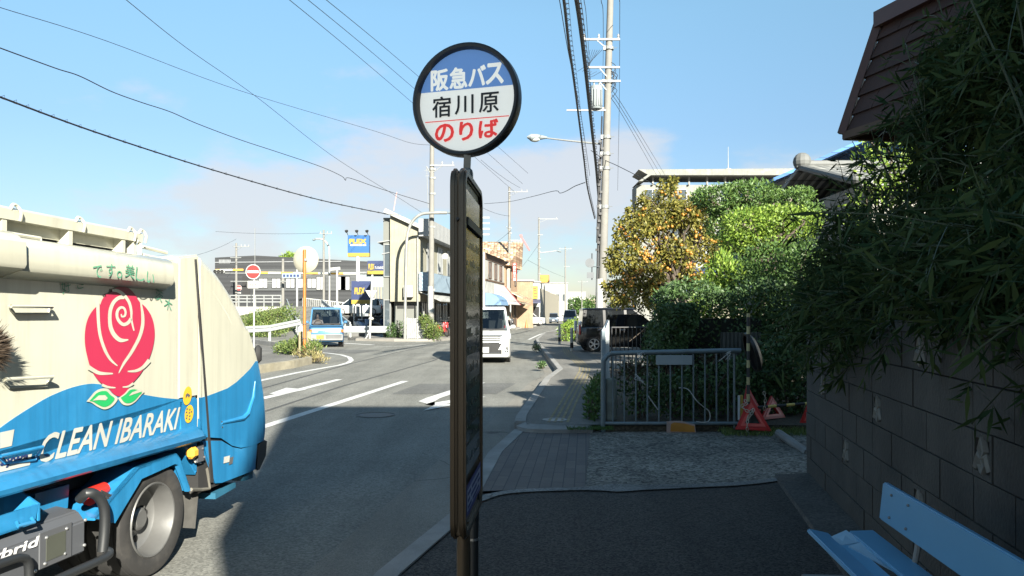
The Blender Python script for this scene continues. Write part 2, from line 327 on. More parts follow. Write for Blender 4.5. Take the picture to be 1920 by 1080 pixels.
# round end of the raised pavement
g = MB(); arc = spline([(.06, 10.36, 0), (.18, 10.12, 0), (.5, 10.02, 0), (1.06, 10.06, 0)], 5)
rg = []
for i, p in enumerate(arc):
    t = (arc[min(i + 1, len(arc) - 1)] - arc[max(i - 1, 0)]).normalized(); n_ = Vector((-t.y, t.x, 0)) * .14
    rg.append([p + Vector((0, 0, -.05)), p + Vector((0, 0, .075)), p + n_ + Vector((0, 0, .12)), p + n_ + Vector((0, 0, -.05))])
g.loft(rg); struct('kerb', g, M_kerb)
WALK_R = [(14.5, 135), (8.2, 68), (6.5, 57.6), (4.6, 42.7), (3.6, 34), (2.75, 28), (2.45, 20), (1.75, 14), (1.2, 10.16)]
g = MB(); g.poly([(x + .15, y, .118) for x, y in KR] + [(x, y, .118) for x, y in WALK_R] + [(.5, 10.14, .118), (.2, 10.25, .118)]); struct('pavement', g, M_walk)
g = MB(); g.prism([(x, y, -.04) for x, y in [(1.2, 10.17), (1.75, 14), (2.45, 20), (2.75, 28), (3.6, 34), (4.6, 42.7), (6.5, 57.6), (8.2, 68), (14.5, 135), (120, 135), (120, 10.17)]], (0, 0, .15)); struct('garden_ground', g, M_soil)
g = MB(); g.poly([(2.46, 20.2, .125), (2.75, 28, .125), (3.6, 34, .125), (9, 34, .125), (9, 20.2, .125)]); struct('parking_pavement', g, M_walk)
# driveway: strips of brick, and old cracked concrete
M_brick = mat('paving brick', (.140, .116, .104), .85, var=.15, scale=2.5, pos=True, bump=.3, bscale=90); t = M_brick.node_tree; b = t.nodes['Principled BSDF']; src = b.inputs['Base Color'].links[0].from_socket
mp_ = N(t, 'ShaderNodeMapping'); mp_.inputs['Rotation'].default_value = (0, 0, R(90 + 5.5)); LK(t, N(t, 'ShaderNodeNewGeometry').outputs['Position'], mp_.inputs[0])
bt = N(t, 'ShaderNodeTexBrick', _offset=.5, Scale=1.0); bt.inputs['Brick Width'].default_value = .42; bt.inputs['Row Height'].default_value = .105; bt.inputs['Mortar Size'].default_value = .005
LK(t, mp_.outputs[0], bt.inputs[0]); LK(t, src, bt.inputs['Color1']); bt.inputs['Mortar'].default_value = (.03, .03, .03, 1)
x = N(t, 'ShaderNodeMix', _data_type='RGBA', _blend_type='MULTIPLY', i0=1.0); LK(t, src, x.inputs[6]); x.inputs[7].default_value = (.72, .74, .78, 1); LK(t, x.outputs[2], bt.inputs['Color2']); LK(t, bt.outputs[0], b.inputs['Base Color'])
g = MB(); g.poly([(-.33, 6.75, .026), (.66, 6.95, .026), (1.03, 10.1, .026), (.3, 10.2, .026), (.19, 10.35, .026), (-.11, 8.69, .026)]); struct('brick_paving', g, M_brick)
g = MB(); g.poly([(x, y, .022) for x, y in [(.64, 6.9), (1.4, 7.0), (2.2, 7.12), (2.9, 7.5), (3.9, 8.9), (4.2, 10.3), (1.0, 10.3)]]); struct('driveway', g, M_rough)
# concrete edge between asphalt footpath and driveway, irregular
M_conc = asphalt('patched concrete', (.19, .188, .178), .4, .3, crack=.5, gscale=70)
pts = spline([(-.42, 6.25, .030), (-.05, 6.72, .030), (.66, 6.86, .030), (1.3, 6.92, .030), (2.1, 7.06, .030), (2.72, 7.36, .030)], 5)
g = MB(); g.ribbon(pts, [.2, .17, .14, .13, .1, .11, .12, .11, .12, .1, .13, .2, .3, .26, .2, .18, .16, .15, .12, .14, .12, .12, .11, .1, .1, .12][:len(pts)], (0, 0, 1)); struct('concrete_edge', g, M_conc)
FP = [(-2.5, -8), (-.72, 4.6), (-.38, 6.0), (-.28, 6.7), (.66, 6.88), (1.3, 6.94), (2.1, 7.08), (2.7, 7.4), (2.86, 7.46), (1.84, 2.0), (.0, -8)]
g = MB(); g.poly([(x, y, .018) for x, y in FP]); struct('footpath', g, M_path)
g = MB(); g.loft([[Vector(p) for p in ((x - .34, y, -.02), (x - .32, y, .05), (x - .002, y, .065), (x - .002, y, -.02))] for x, y in ((2.84, 7.35), (2.3, 4.5), (1.84, 2.0), (.9, -3))]); struct('wall_footing', g, asphalt('footing concrete', (.07, .066, .06), .4, .4, gscale=60))
# pavement and lot at the corner over the road, its kerbs
CORN = [(-8.2, 13), (-6.75, 20.2), (-6.35, 22.4), (-6.3, 24.2), (-6.75, 26.0), (-8.7, 31.2), (-12.6, 37.6), (-34, 39)]
g = MB(); g.poly([(x, y, .10) for x, y in CORN + [(-34, 13)]]); struct('corner_pavement', g, M_walk)
M_kold = mat('weathered kerb', (.27, .245, .18), .9, var=.25, scale=3, pos=True, dirt=(.16, .14, .09), dscale=2.2, damt=.8, bump=.5)
struct('kerb', strip([(-8.2, 13), (-6.75, 20.2), (-6.35, 22.4), (-6.3, 24.2), (-6.75, 26.0)], .22, -.05, .2, -1), M_kold, bevel=.02)
struct('kerb', strip([(-6.9, 26.3), (-8.7, 31.2), (-12.6, 37.6), (-24, 39)], .18, -.05, .3, -1), M_kerb, bevel=.02)
# shop side pavement
SH = [(-6.6, 43.0), (-4.3, 43.2), (-3.6, 45.3), (-1.5, 60), (.1, 74), (5.8, 128), (36, 420)]
g = MB(); g.prism([(x, y, -.05) for x, y in SH + [(-9, 420), (-9, 44.2)]], (0, 0, .165)); struct('shop_pavement', g, mat('shop pavement', (.24, .225, .2), .85, var=.2, scale=.8, pos=True, bump=.3))
# side road climbing on its bank
M_ramp = M_road
g = MB(); g.loft([[Vector(p) for p in r] for r in (((-16, 43, -.05), (-16, 43, .0), (-9.2, 43, .0), (-9.2, 43, -.05)), ((-18.5, 57, -.1), (-18.5, 57, .62), (-12.2, 57, .62), (-12.2, 57, -.1)), ((-21.6, 75, -.1), (-21.6, 75, 2.2), (-15.6, 75, 2.2), (-15.6, 75, -.1)), ((-26, 100, -.1), (-26, 100, 2.3), (-20, 100, 2.3), (-20, 100, -.1)))])
struct('side_road', g, M_ramp)
g = MB(); g.loft([[Vector(p) for p in r] for r in (((-19, 40, -.05), (-18, 41, .12), (-15.6, 43, .14), (-15.3, 43, -.05)), ((-24, 55, -.1), (-22, 56, .6), (-18.6, 57, .9), (-18.4, 57, -.1)), ((-30, 73, -.1), (-26, 74, 1.4), (-21.7, 75, 2.35), (-21.5, 75, -.1)))]); struct('grass_bank', g, asphalt('bank earth', (.13, .15, .06), .5, .4, gscale=30))
# repaired patches in the asphalt and iron covers
M_patch = asphalt('patch asphalt', (.125, .125, .118), .4, .2, gscale=80)
for pts in ([(-2.4, 15.2), (-.3, 15.3), (.1, 17.6), (-2.1, 17.4)], [(-8.5, 31), (-6.2, 30.4), (-5.6, 32.8), (-8.0, 33.6)], [(-3.0, 33), (-.6, 33.2), (-.2, 37), (-2.7, 36.6)]):
    g = MB(); g.poly([(x, y, -.0165) for x, y in pts]); struct('road_patch', g, M_patch)
for x, y, r_, lb in ((-2.15, 12.1, .30, 'round iron cover in the shaded road near the lane line'), (-1.0, 31.0, .3, 'round iron cover in the far sunlit road lane')):
    g = MB(); g.lathe([(.0001, 0), (r_ * .9, 0), (r_ * .9, -.003), (r_, -.003), (r_, .002), (r_ * 1.03, -.01)], Matrix.Translation((x, y, -.012)), 28); solo('manhole_cover', g, mat('dark iron', (.09, .085, .08), .6, .4, var=.3, scale=20), lb, 'manhole cover')
# markings
def mark(name, pts, w, m=None, z=.004 - .02): 
    mb = MB(); mb.ribbon([(p[0], p[1], z) for p in pts], w, (0, 0, 1)); return struct(name, mb, m or M_white)
G2 = lambda px, py: gnd(px, py)[:2]
mark('lane_line', [(-4.3, 5.2), G2(490, 799), G2(760, 713)], .17)
mark('edge_line', [G2(300, 762), G2(489, 712), G2(560, 697), G2(637, 683.5), G2(653, 679), G2(659, 674.5), G2(655, 669), G2(640, 664.5), G2(618, 661.5), G2(590, 659), (-12.5, 31)], .16)
mark('direction_arrow', [G2(488, 746), G2(545, 733), G2(636, 710)], [.22, .2, .16])
g = MB(); g.poly([(*G2(575, 729), -.012), (*G2(537, 726), -.012), (*G2(505, 737), -.012), (*G2(530, 738), -.012)]); struct('direction_arrow_head', g, M_white)
g = MB(); g.ribbon([(*G2(900, 716), -.012), (*G2(812, 745), -.012), (*G2(800, 751), -.012), (*G2(806, 758), -.012), (*G2(900, 742), -.012)], [.26, .26, .3, .3, .26], (0, 0, 1)); struct('direction_arrow', g, M_white)
g = MB(); g.poly([(*G2(793, 769), -.008), (*G2(815, 758), -.008), (*G2(846, 756), -.008), (*G2(846, 759), -.008)]); struct('direction_arrow_head', g, M_white)
mark('road_seam', [G2(380, 755), G2(490, 727), G2(661, 680), G2(745, 660), G2(815, 646)], .07, M_seam)
mark('road_seam', [G2(400, 800), G2(491, 771), G2(640, 723), G2(810, 676), G2(830, 668)], .07, M_seam)
mark('edge_line', [(.35, 74), (2.2, 95), (6.1, 128), (30, 380)], .18)
mark('edge_line', [(1.0, 46), (2.15, 57.6), (3.8, 68), (9.5, 135)], .15)
mark('stop_line', [G2(645, 643), G2(700, 646)], .3); mark('edge_line', [G2(700, 650), G2(760, 648), G2(800, 645)], .12)
M_tac = mat('worn yellow tactile paving', (.23, .19, .095), .85, var=.4, scale=7, pos=True)
TL = [gnd(x_, y_, .12) for x_, y_ in ((1046, 792), (1068, 750), (1088, 712), (1096, 696), (1096, 688), (1080, 674), (1066, 663), (1060, 650))]
g = MB()
for k in range(-2, 2): g.ribbon([Vector((p.x + (k + .5) * .085, p.y, .1225)) for p in TL], .036, (0, 0, 1))
struct('tactile_paving', g, M_tac)
mc = gnd(1040, 787, .12); g = MB(); g.lathe([(.0001, .0), (.17, .0), (.17, .004), (.14, .004), (.14, .001), (.0001, .001)], Matrix.Translation((mc.x, mc.y, .121)), 24)
solo('manhole_cover', g, mat('pale manhole iron', (.26, .26, .25), .6), 'small pale round manhole cover in the pavement by the yellow tactile strip', 'manhole cover')
# ---------------------------------------------------------------- bus stop
M_brz = mat('bronze paint', (.12, .085, .052), .38, .5, var=.06); M_dk = mat('dark frame', (.035, .034, .033), .4, .3); M_blk = mat('black plastic', (.012, .012, .013), .5)
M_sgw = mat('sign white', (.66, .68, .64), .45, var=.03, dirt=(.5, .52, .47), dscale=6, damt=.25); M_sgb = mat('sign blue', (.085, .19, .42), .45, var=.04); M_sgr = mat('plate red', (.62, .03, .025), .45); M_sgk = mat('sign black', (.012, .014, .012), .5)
for m_ in (M_sgw, M_sgb, M_sgr):                       # glow added to the printed faces so the shaded plate reads bright
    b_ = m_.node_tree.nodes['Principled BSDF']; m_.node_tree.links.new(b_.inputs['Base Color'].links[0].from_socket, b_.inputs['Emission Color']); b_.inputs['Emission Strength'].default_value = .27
P0 = Vector((-.197, 2.78, 0)); ax = Vector((.040, .62, 0)).normalized(); nx = Vector((ax.y, -ax.x, 0))
bs = thing('bus_stop_sign', 'tall bronze bus stop post with round white and blue sign plate on top', 'bus stop sign', (P0 + ax * .31).to_tuple())
W0, Z0, Z1, TH = .62, .76, 2.135, .058
def rrect(w, z0, z1, r, n=6, c=0):
    out = []
    for cx_, cz, a0 in ((w - r, z0 + r, -90), (w - r, z1 - r, 0), (r, z1 - r, 90), (r, z0 + r, 180)):
        for i in range(n + 1): a = R(a0 + 90 * i / n); out.append((cx_ + r * math.cos(a), cz + r * math.sin(a)))
    return out
def pan(s_, d, z): return P0 + ax * s_ + nx * d + Vector((0, 0, z))
mb = MB()
for d0, d1 in ((-TH / 2, -.004), (.004, TH / 2)):              # two rounded frames side by side with a groove between
    o_ = rrect(W0, Z0, Z1, .075); i_ = rrect(W0 - .07, Z0 + .035, Z1 - .035, .05); n = len(o_)
    vs = [pan(s_, d, z) for d in (d0, d1) for s_, z in o_] + [pan(s_ + .035, d, z) for d in (d0, d1) for s_, z in i_]
    fs = []
    for k in range(n):
        j = (k + 1) % n; fs += [(k, j, n + j, n + k), (2 * n + k, 3 * n + k, 3 * n + j, 2 * n + j), (k, 2 * n + k, 2 * n + j, j), (n + k, n + j, 3 * n + j, 3 * n + k)]
    mb.add(vs, fs)
mb.box(P0 + ax * (W0 / 2) + Vector((0, 0, (Z0 + Z1) / 2)), (.03, W0 - .04, Z1 - Z0 - .05), Matrix.Rotation(math.atan2(-ax.x, ax.y), 4, 'Z'))
fr = build('panel_frame', mb, M_brz, bs, world=True, bevel=.008, smooth=True)
mb = MB(); mb.tube([pan(.035, 0, 1.94), pan(.035, 0, 1.94) - ax * .04], .006, 8); build('screw', mb, M_blk, fr, world=True)
for sd, nm in ((1, 'a'), (-1, 'b')):
    d = TH / 2 * sd
    def q(s0, s1, z0, z1, dd): return [pan(s0, dd, z0), pan(s1, dd, z0), pan(s1, dd, z1), pan(s0, dd, z1)]
    mb = MB(); mb.poly(q(.06, W0 - .06, .99, 1.92, d * .78)); gl_ = build('display_window', mb, mat('dark display glass', (.008, .013, .010), .12, spec=.4, var=.3, scale=9), bs, world=True)
    mb = MB(); mb.poly(q(.06, W0 - .06, 1.955, 2.06, d * .78)); build('display_window', mb, mat('dark display glass', (.01, .016, .013)), bs, world=True)
    mb = MB(); mb.bar(pan(.05, d * .82, 1.938), pan(W0 - .05, d * .82, 1.938), .02, .03); build('crossbar', mb, M_blk, bs, world=True)
    mb = MB(); mb.poly(q(.06, W0 - .06, .835, .955, d * .84)); nb = build('notice_plate', mb, mat('notice blue', (.05, .06, .26), .5), bs, world=True)
    mb = MB(); mb.poly(q(.085, W0 - .085, .855, .935, d * .86)); build('notice_paper', mb, mat('notice paper', (.5, .54, .68), .6), nb, world=True)
    mb = MB()
    for r_, (a_, b_, zz) in enumerate(((.1, .2, .918), (.23, .5, .918), (.1, .17, .893), (.2, .4, .893), (.43, .52, .893), (.1, .22, .868), (.25, .5, .868))): mb.poly(q(a_, b_, zz - .008, zz + .006, d * .88))
    build('notice_print', mb, mat('print blue', (.03, .04, .2), .6), nb, world=True)
    mb = MB(); rs = random.Random(5)
    for r_ in range(13):
        z = 1.03 + r_ * .068; a = .085
        for k in range(9): 
            if rs.random() < .8: mb.poly(q(a, a + .03 + .012 * rs.random(), z, z + .03 * rs.random() + .008, d * .80))
            a += .05
    build('timetable_print', mb, mat('faded timetable', (.035, .06, .042), .3, var=.5, scale=20), gl_, world=True)
mb = MB(); mb.tube([pan(.17, 0, -.02), pan(.17, 0, .7)], .027, 14); mb.tube([pan(.17, 0, .69), pan(.17, 0, .80)], [.027, .022], 14); pl = build('pole', mb, M_brz, bs, world=True, smooth=True)
mb = MB(); mb.tube([pan(.50, 0, -.02), pan(.5, 0, .66), pan(.52, 0, .74), pan(.545, 0, .82)], .022, 12); build('pole', mb, M_dk, bs, world=True, smooth=True)
mb = MB(); mb.tube([pan(.5, 0, .63), pan(.5, 0, .64)], .024, 12); build('clamp_band', mb, mat('bright steel', (.5, .5, .5), .35, .8), bs, world=True)
pc = at(874.5, 188.5, 3.02); pn = Vector((-.30, -.95, 0)).normalized(); pu = Vector((-pn.y, pn.x, 0)); pu = -pu if pu.x < 0 else pu
RD = .2185; PM = Matrix.Translation(pc) @ Matrix(((pu.x, 0, pn.x), (pu.y, 0, pn.y), (0, 1, 0))).to_4x4()
def pp(u, v, w=0.0): return pc + pu * u + Vector((0, 0, v)) + pn * w
nk = MB(); nk.bar(pp(.005, -RD + .005), pan(.26, 0, Z1 - .02), .05, .026, up=(1, 0, 0)); nk.box(pan(.26, 0, Z1 + .01), (.05, .09, .04), bev=.008); build('neck_bracket', nk, mat('grey steel', (.3, .3, .28), .45, .6), bs, world=True)
mb = MB(); mb.lathe([(RD, -.030), (RD + .004, -.015), (RD + .003, .022), (RD - .004, .027), (RD - .014, .026), (RD - .019, .012), (RD - .02, -.0), (RD - .02, -.028)], PM, 64); rim = build('plate_rim', mb, M_dk, bs, world=True, smooth=True)
ri = RD - .0195
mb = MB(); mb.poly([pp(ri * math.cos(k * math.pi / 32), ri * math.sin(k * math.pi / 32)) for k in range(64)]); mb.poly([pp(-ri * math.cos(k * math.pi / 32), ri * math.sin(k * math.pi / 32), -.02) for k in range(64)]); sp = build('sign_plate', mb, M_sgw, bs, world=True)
px = lambda x, y: ((x - 541) / 800 * .437 / .94, -(y - 515) / 830 * .437)      # crop pixels on the plate
ub, vb = px(541, 431); a0 = math.asin(vb / ri)
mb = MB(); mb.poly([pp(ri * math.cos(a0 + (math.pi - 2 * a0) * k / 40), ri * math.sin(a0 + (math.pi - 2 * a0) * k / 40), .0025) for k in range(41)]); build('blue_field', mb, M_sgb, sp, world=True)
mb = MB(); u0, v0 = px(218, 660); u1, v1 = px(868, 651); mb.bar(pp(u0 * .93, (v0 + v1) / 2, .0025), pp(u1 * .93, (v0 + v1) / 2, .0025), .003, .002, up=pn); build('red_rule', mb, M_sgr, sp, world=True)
def sgtext(s_, x0, y0, x1, y1, m, bold, lift=.004):
    a, b_ = px(x0, y1), px(x1, y0); sc = .955
    mb = text_mb(s_, pp(a[0] * sc, a[1], lift), pu * (b_[0] - a[0]) * sc, Vector((0, 0, b_[1] - a[1])), bold, pn); return build('lettering', mb, m, sp, world=True)
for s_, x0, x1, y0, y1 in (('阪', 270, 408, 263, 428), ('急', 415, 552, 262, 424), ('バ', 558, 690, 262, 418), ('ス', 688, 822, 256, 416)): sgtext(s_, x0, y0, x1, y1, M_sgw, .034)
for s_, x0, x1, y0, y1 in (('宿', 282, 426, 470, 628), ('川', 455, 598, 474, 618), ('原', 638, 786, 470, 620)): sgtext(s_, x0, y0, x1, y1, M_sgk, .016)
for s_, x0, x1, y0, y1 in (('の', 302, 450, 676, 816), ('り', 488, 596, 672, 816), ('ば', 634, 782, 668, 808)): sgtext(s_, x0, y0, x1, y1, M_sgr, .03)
# ---------------------------------------------------------------- refuse truck
M_cream = mat('cream truck paint', (.54, .53, .43), .32, var=.03, scale=1.2, coat=.4, streak=.22, dirt=(.55, .52, .40), dscale=1.3, damt=.25)
M_tblue = mat('sky blue truck paint', (.022, .20, .42), .30, var=.04, scale=1.5, coat=.4, streak=.35, dirt=(.05, .26, .46), dscale=1.5, damt=.3)
M_tyre = mat('tyre rubber', (.022, .021, .020), .85, var=.2, scale=6, dirt=(.06, .055, .048), dscale=5, damt=.6); M_rim = mat('silver rim', (.19, .19, .185), .42, .5, var=.1, scale=7)
M_cha = mat('black chassis', (.018, .018, .018), .8, var=.3); M_gbox = mat('grey box paint', (.085, .09, .10), .5, var=.08); M_let = mat('cream lettering', (.48, .48, .43), .5)
M_rose = mat('rose red', (.46, .027, .075), .4, var=.03); M_green = mat('leaf green paint', (.02, .38, .11), .4); M_yel = mat('warning yellow', (.70, .42, .03), .5); M_flap = mat('worn rubber flap', (.10, .095, .085), .9, var=.3, scale=8)
td = Vector((.1328, .9910, -.0153)).normalized(); tz0 = Vector((0, 0, 1)); ty = tz0.cross(td).normalized(); tz = td.cross(ty)
TO = gnd(272, 1083); TM = Matrix.Translation(TO) @ Matrix((td, ty, tz)).transposed().to_4x4(); TI = TM.inverted()
truck = thing('garbage_truck', 'cream and sky blue rear loading garbage truck with a big red rose on its side', 'garbage truck', M=TM)
EC = TI @ Vector((0, 0, EYE))
def tp(px_, py_, v=0.0):
    d = TI.to_3x3() @ Vector(((px_ - CX) / F, 1, -(py_ - CY) / F)); k = (v - EC.y) / d.y; return EC + d * k
TW = 1.86
def tpoly(pts, v): return [tp(x_, y_, v) for x_, y_ in pts]
def ext(p, u): return Vector((u, p.y, p.z))
# container side: cream panel; the blue wave is paint lying on it
uF = -3.05; uP = tp(337, 600).x; uJ = tp(374, 600).x
mb = MB(); mb.prism([(uF, 0, .80), (uP, 0, .80), (uP, 0, 1.945), (uF, 0, 1.945)], (0, TW, 0)); body = build('container', mb, M_cream, truck, bevel=.02, smooth=True)
wave = [(0, 803), (31, 781), (81, 750), (110, 736), (134, 727), (158, 721), (178, 719.5), (200, 723), (228, 731), (265, 739), (300, 745), (330, 748), (342, 747.5)]
wl = spline(tpoly(wave, -.004), 3); w0 = wl[0]
top_l = [Vector((u_, -.004, z_)) for u_, z_ in ((uF + .02, w0.z - .42), (-2.4, w0.z - .36), (-1.7, w0.z - .2))]
mb = MB(); mb.prism(top_l + wl + [Vector((uP - .01, -.004, .82)), Vector((uF + .02, -.004, .82))], (0, .003, 0)); build('blue_wave_paint', mb, M_tblue, body)
# upper bulge with sloped underside
a, b_ = tp(40, 452, -.1), tp(331, 497, -.1); lo1, lo2 = tp(40, 508, -.1), tp(331, 541, -.1)
zt, zb = (a.z + b_.z) / 2, (lo1.z + lo2.z) / 2 + .0
def bulge(u0, u1, zt, zb, dv=.1, mbx=None):
    mb = mbx or MB(); sec = [(.02, zt + .035), (-.05, zt + .03), (-.085, zt + .012), (-dv, zt - .02), (-dv - .004, zb + .03), (-dv + .006, zb + .012), (0.02, zb - .03)]
    mb.loft([[Vector((u0, v + (.04 if v < 0 else 0) * 0, z)) for v, z in sec], [Vector((u1 - .06, v, z)) for v, z in sec], [Vector((u1, v * .35, zb + (z - zb) * .85)) for v, z in sec]]); return mb
bulge_o = build('upper_rail', bulge(a.x, b_.x + .03, zt, zb), M_cream, truck, smooth=True)
mb = MB(); p = tp(0, 446, -.12); q_ = tp(0, 515, -.12); bulge(uF, a.x + .06, zt + .02, zb + .01, .125, mb); build('upper_rail', mb, M_cream, truck, smooth=True)
# lower blue roll
r1, r2 = tp(0, 895, -.02), tp(372, 798, -.02); s1, s2 = tp(0, 935, -.1), tp(376, 826, -.1)
zt2 = (r1.z + r2.z) / 2; zb2 = (s1.z + s2.z) / 2; sec = [(.05, zt2 + .02), (-.005, zt2 + .01), (-.07, zt2 - .02), (-.105, zt2 - .07), (-.105, zb2 + .03), (-.07, zb2 - .01), (.05, zb2 - .03)]
mb = MB(); mb.loft([[Vector((u_, v, z)) for v, z in sec] for u_ in (uF, r2.x - .05)] + [[Vector((r2.x + .02, v * .55, zt2 - .06 + (z - zt2 + .06) * .8)) for v, z in sec]]); build('lower_roll', mb, M_tblue, truck, smooth=True)
# uprights between container and tailgate
zB = tp(374, 905).z; zM = tp(374, 743).z; zT = tp(345, 478).z
mb = MB(); mb.prism([(uP - .01, -.004, zM), (uJ - .015, -.004, zM), (uJ - .015, -.004, zT + .02), (uP - .02, -.004, zT - .02)], (0, TW + .008, 0)); build('rear_upright', mb, M_cream, truck, bevel=.012)
mb = MB(); mb.prism([(uP + .02, -.004, .74), (uJ - .015, -.004, .50), (uJ - .015, -.004, zM - .002), (uP - .01, -.004, zM - .002)], (0, TW + .008, 0)); build('rear_upright', mb, M_tblue, truck, bevel=.012)
# tailgate: rounded rear loader hopper
out_u = [(372, 481), (388, 497), (402, 513), (420, 540), (436, 568), (452, 602), (466, 640), (476, 676), (483, 715), (488, 752), (490, 790), (489, 812), (487, 824)]
low_u = [(471, 833), (450, 836), (434, 832), (414, 818)]
def rimmed(pts2, v0, v1, ins, cx_, cz):
    P = [Vector((p.x, 0, p.z)) for p in pts2]; c = Vector((cx_, 0, cz)); rings = []
    q4 = [(ins * 1.3 * (1 - math.cos(a_ * math.pi / 14)), ins * (1 - math.sin(a_ * math.pi / 14))) for a_ in range(8)]
    for v, k in [(v0 + dv, kk) for dv, kk in q4] + [(v1 - dv, kk) for dv, kk in reversed(q4)]:
        rings.append([Vector((min(p.x - k, p.x) if p.x > cx_ + .02 else p.x, v, p.z - (k if p.z > cz + .25 else 0))) for p in P])
    mb = MB(); return mb.loft(rings)
def split_z(pts, f): return [p for p in pts if f(p)]
full = [tp(x_, y_, .04) for x_, y_ in out_u] + [tp(x_, y_, .02) for x_, y_ in low_u]; full.append(Vector((uJ + .012, 0, tp(400, 812).z)))
full = spline(full[:13], 2)[:-1] + full[12:]
cx_, cz = uJ, 1.3
tail = build('tailgate', rimmed(full, -.02, TW + .02, .075, cx_, cz), M_cream, truck, smooth=True)
bl = [(378, 744), (390, 741), (404, 736), (430, 726), (446, 715), (460, 702), (472, 690), (482, 676)]
# blue paint over the lower part: a skin 3 mm proud of the hopper
edge = [p for p in full if p.z < tp(482, 676).z + .02 and p.x > uJ + .1]; bl3 = [tp(x_, y_) for x_, y_ in bl]
mb = rimmed([Vector((p.x + (.003 if p.x > uJ + .2 else 0), 0, p.z - .002)) for p in bl3 + edge] + [Vector((uJ + .010, 0, tp(400, 812).z))], -.023, TW + .023, .075, cx_, 3); build('tailgate_lower_skin', mb, M_tblue, tail, smooth=True)
mb = MB(); mb.tube([tp(x_, y_, -.02) for x_, y_ in ((415, 793), (455, 784), (464, 775), (474, 745), (478, 715))], [.012, .02, .02, .016, .008], 8); build('pressed_ridge', mb, M_tblue, tail, smooth=True)
mb = MB(); mb.tube([tp(x_, y_, -.012) for x_, y_ in ((386, 532), (404, 556), (425, 590), (440, 625))], [.006, .012, .012, .005], 6); build('pressed_ridge', mb, M_cream, tail, smooth=True)
lowp = [tp(x_, y_) for x_, y_ in ((401, 905), (414, 904), (469, 883), (476, 879), (480, 832), (450, 841), (434, 838), (413, 826))]; lowp.append(Vector((uJ + .012, 0, tp(400, 819).z)))
mb = rimmed(lowp, -.02, TW + .02, .02, cx_, 3); hop = build('hopper', mb, M_tblue, truck, smooth=True)
mb = rimmed([tp(x_, y_, .04) for x_, y_ in ((473, 880), (478, 878), (490, 852), (492, 826), (488, 824), (477, 832))], -.02, TW + .02, .05, cx_, 3); build('rear_bumper', mb, mat('dark grey rubber', (.05, .05, .052), .6), truck, smooth=True)
mb = MB(); mb.prism([tp(x_, y_, -.024) for x_, y_ in ((367, 486), (369, 486), (401, 905), (396, 905))], (0, .01, 0)); build('gap_seal', mb, M_cha, truck)
mb = MB(); mb.prism([Vector((uJ + .0, .0, .38)), Vector((tp(475, 880).x, 0, .38)), Vector((tp(475, 880).x, 0, .8)), Vector((uJ, 0, .8))], (0, TW, 0)); build('hopper_core', mb, M_cha, truck)
mb = MB(); mb.prism([tp(x_, y_, .02) for x_, y_ in ((404, 925), (442, 905), (442, 914), (404, 936))], (0, TW - .04, 0)); mb.prism([tp(x_, y_, .02) for x_, y_ in ((455, 893), (474, 882), (474, 896), (458, 902))], (0, .1, 0)); build('rear_step', mb, mat('dark blue step', (.02, .12, .2), .6), truck)
mb = MB(); mb.poly(tpoly(((420, 857), (431, 854), (430, 866), (419, 869)), -.026)); build('sticker', mb, M_let, hop)
mb = MB(); mb.poly(tpoly(((431, 858), (438, 856), (436, 869), (429, 872)), -.0265)); build('sticker', mb, mat('sticker dark', (.1, .1, .1), .5), hop)
mb = MB()
for x_, y_ in ((416, 791), (417, 801)): mb.ball(tp(x_, y_, -.024), .006, 5)
build('bolt', mb, M_cha, tail)
# round yellow stickers
for x_, y_, rx, ry in ((351.5, 742, 8, 17.5), (354.5, 776, 8, 17)):
    mb = MB(); mb.poly([tp(x_ + rx * math.cos(k * math.pi / 12) + ry * .12 * math.sin(k * math.pi / 12), y_ - ry * math.sin(k * math.pi / 12), -.008 if y_ < 0 else -.010) for k in range(24)]); st = build('round_sticker', mb, M_yel, body)
    mb = MB()
    if y_ < 760: mb.poly(tpoly(((348, 740), (352, 737), (357, 741), (354, 746), (352, 742), (348, 747)), -.012))
    else:
        for k, (dx, dy) in enumerate(((-3, -10), (2, -9), (-4, -4), (1, -3), (5, -5), (-3, 2), (2, 3), (-4, 7), (1, 9))): mb.poly(tpoly(((354 + dx - 1.4, 776 + dy), (354 + dx + 1.4, 775 + dy), (354 + dx + 1.2, 778 + dy), (354 + dx - 1.5, 779 + dy)), -.012))
    build('sticker_print', mb, mat('sticker dark', (.1, .1, .1)), st)
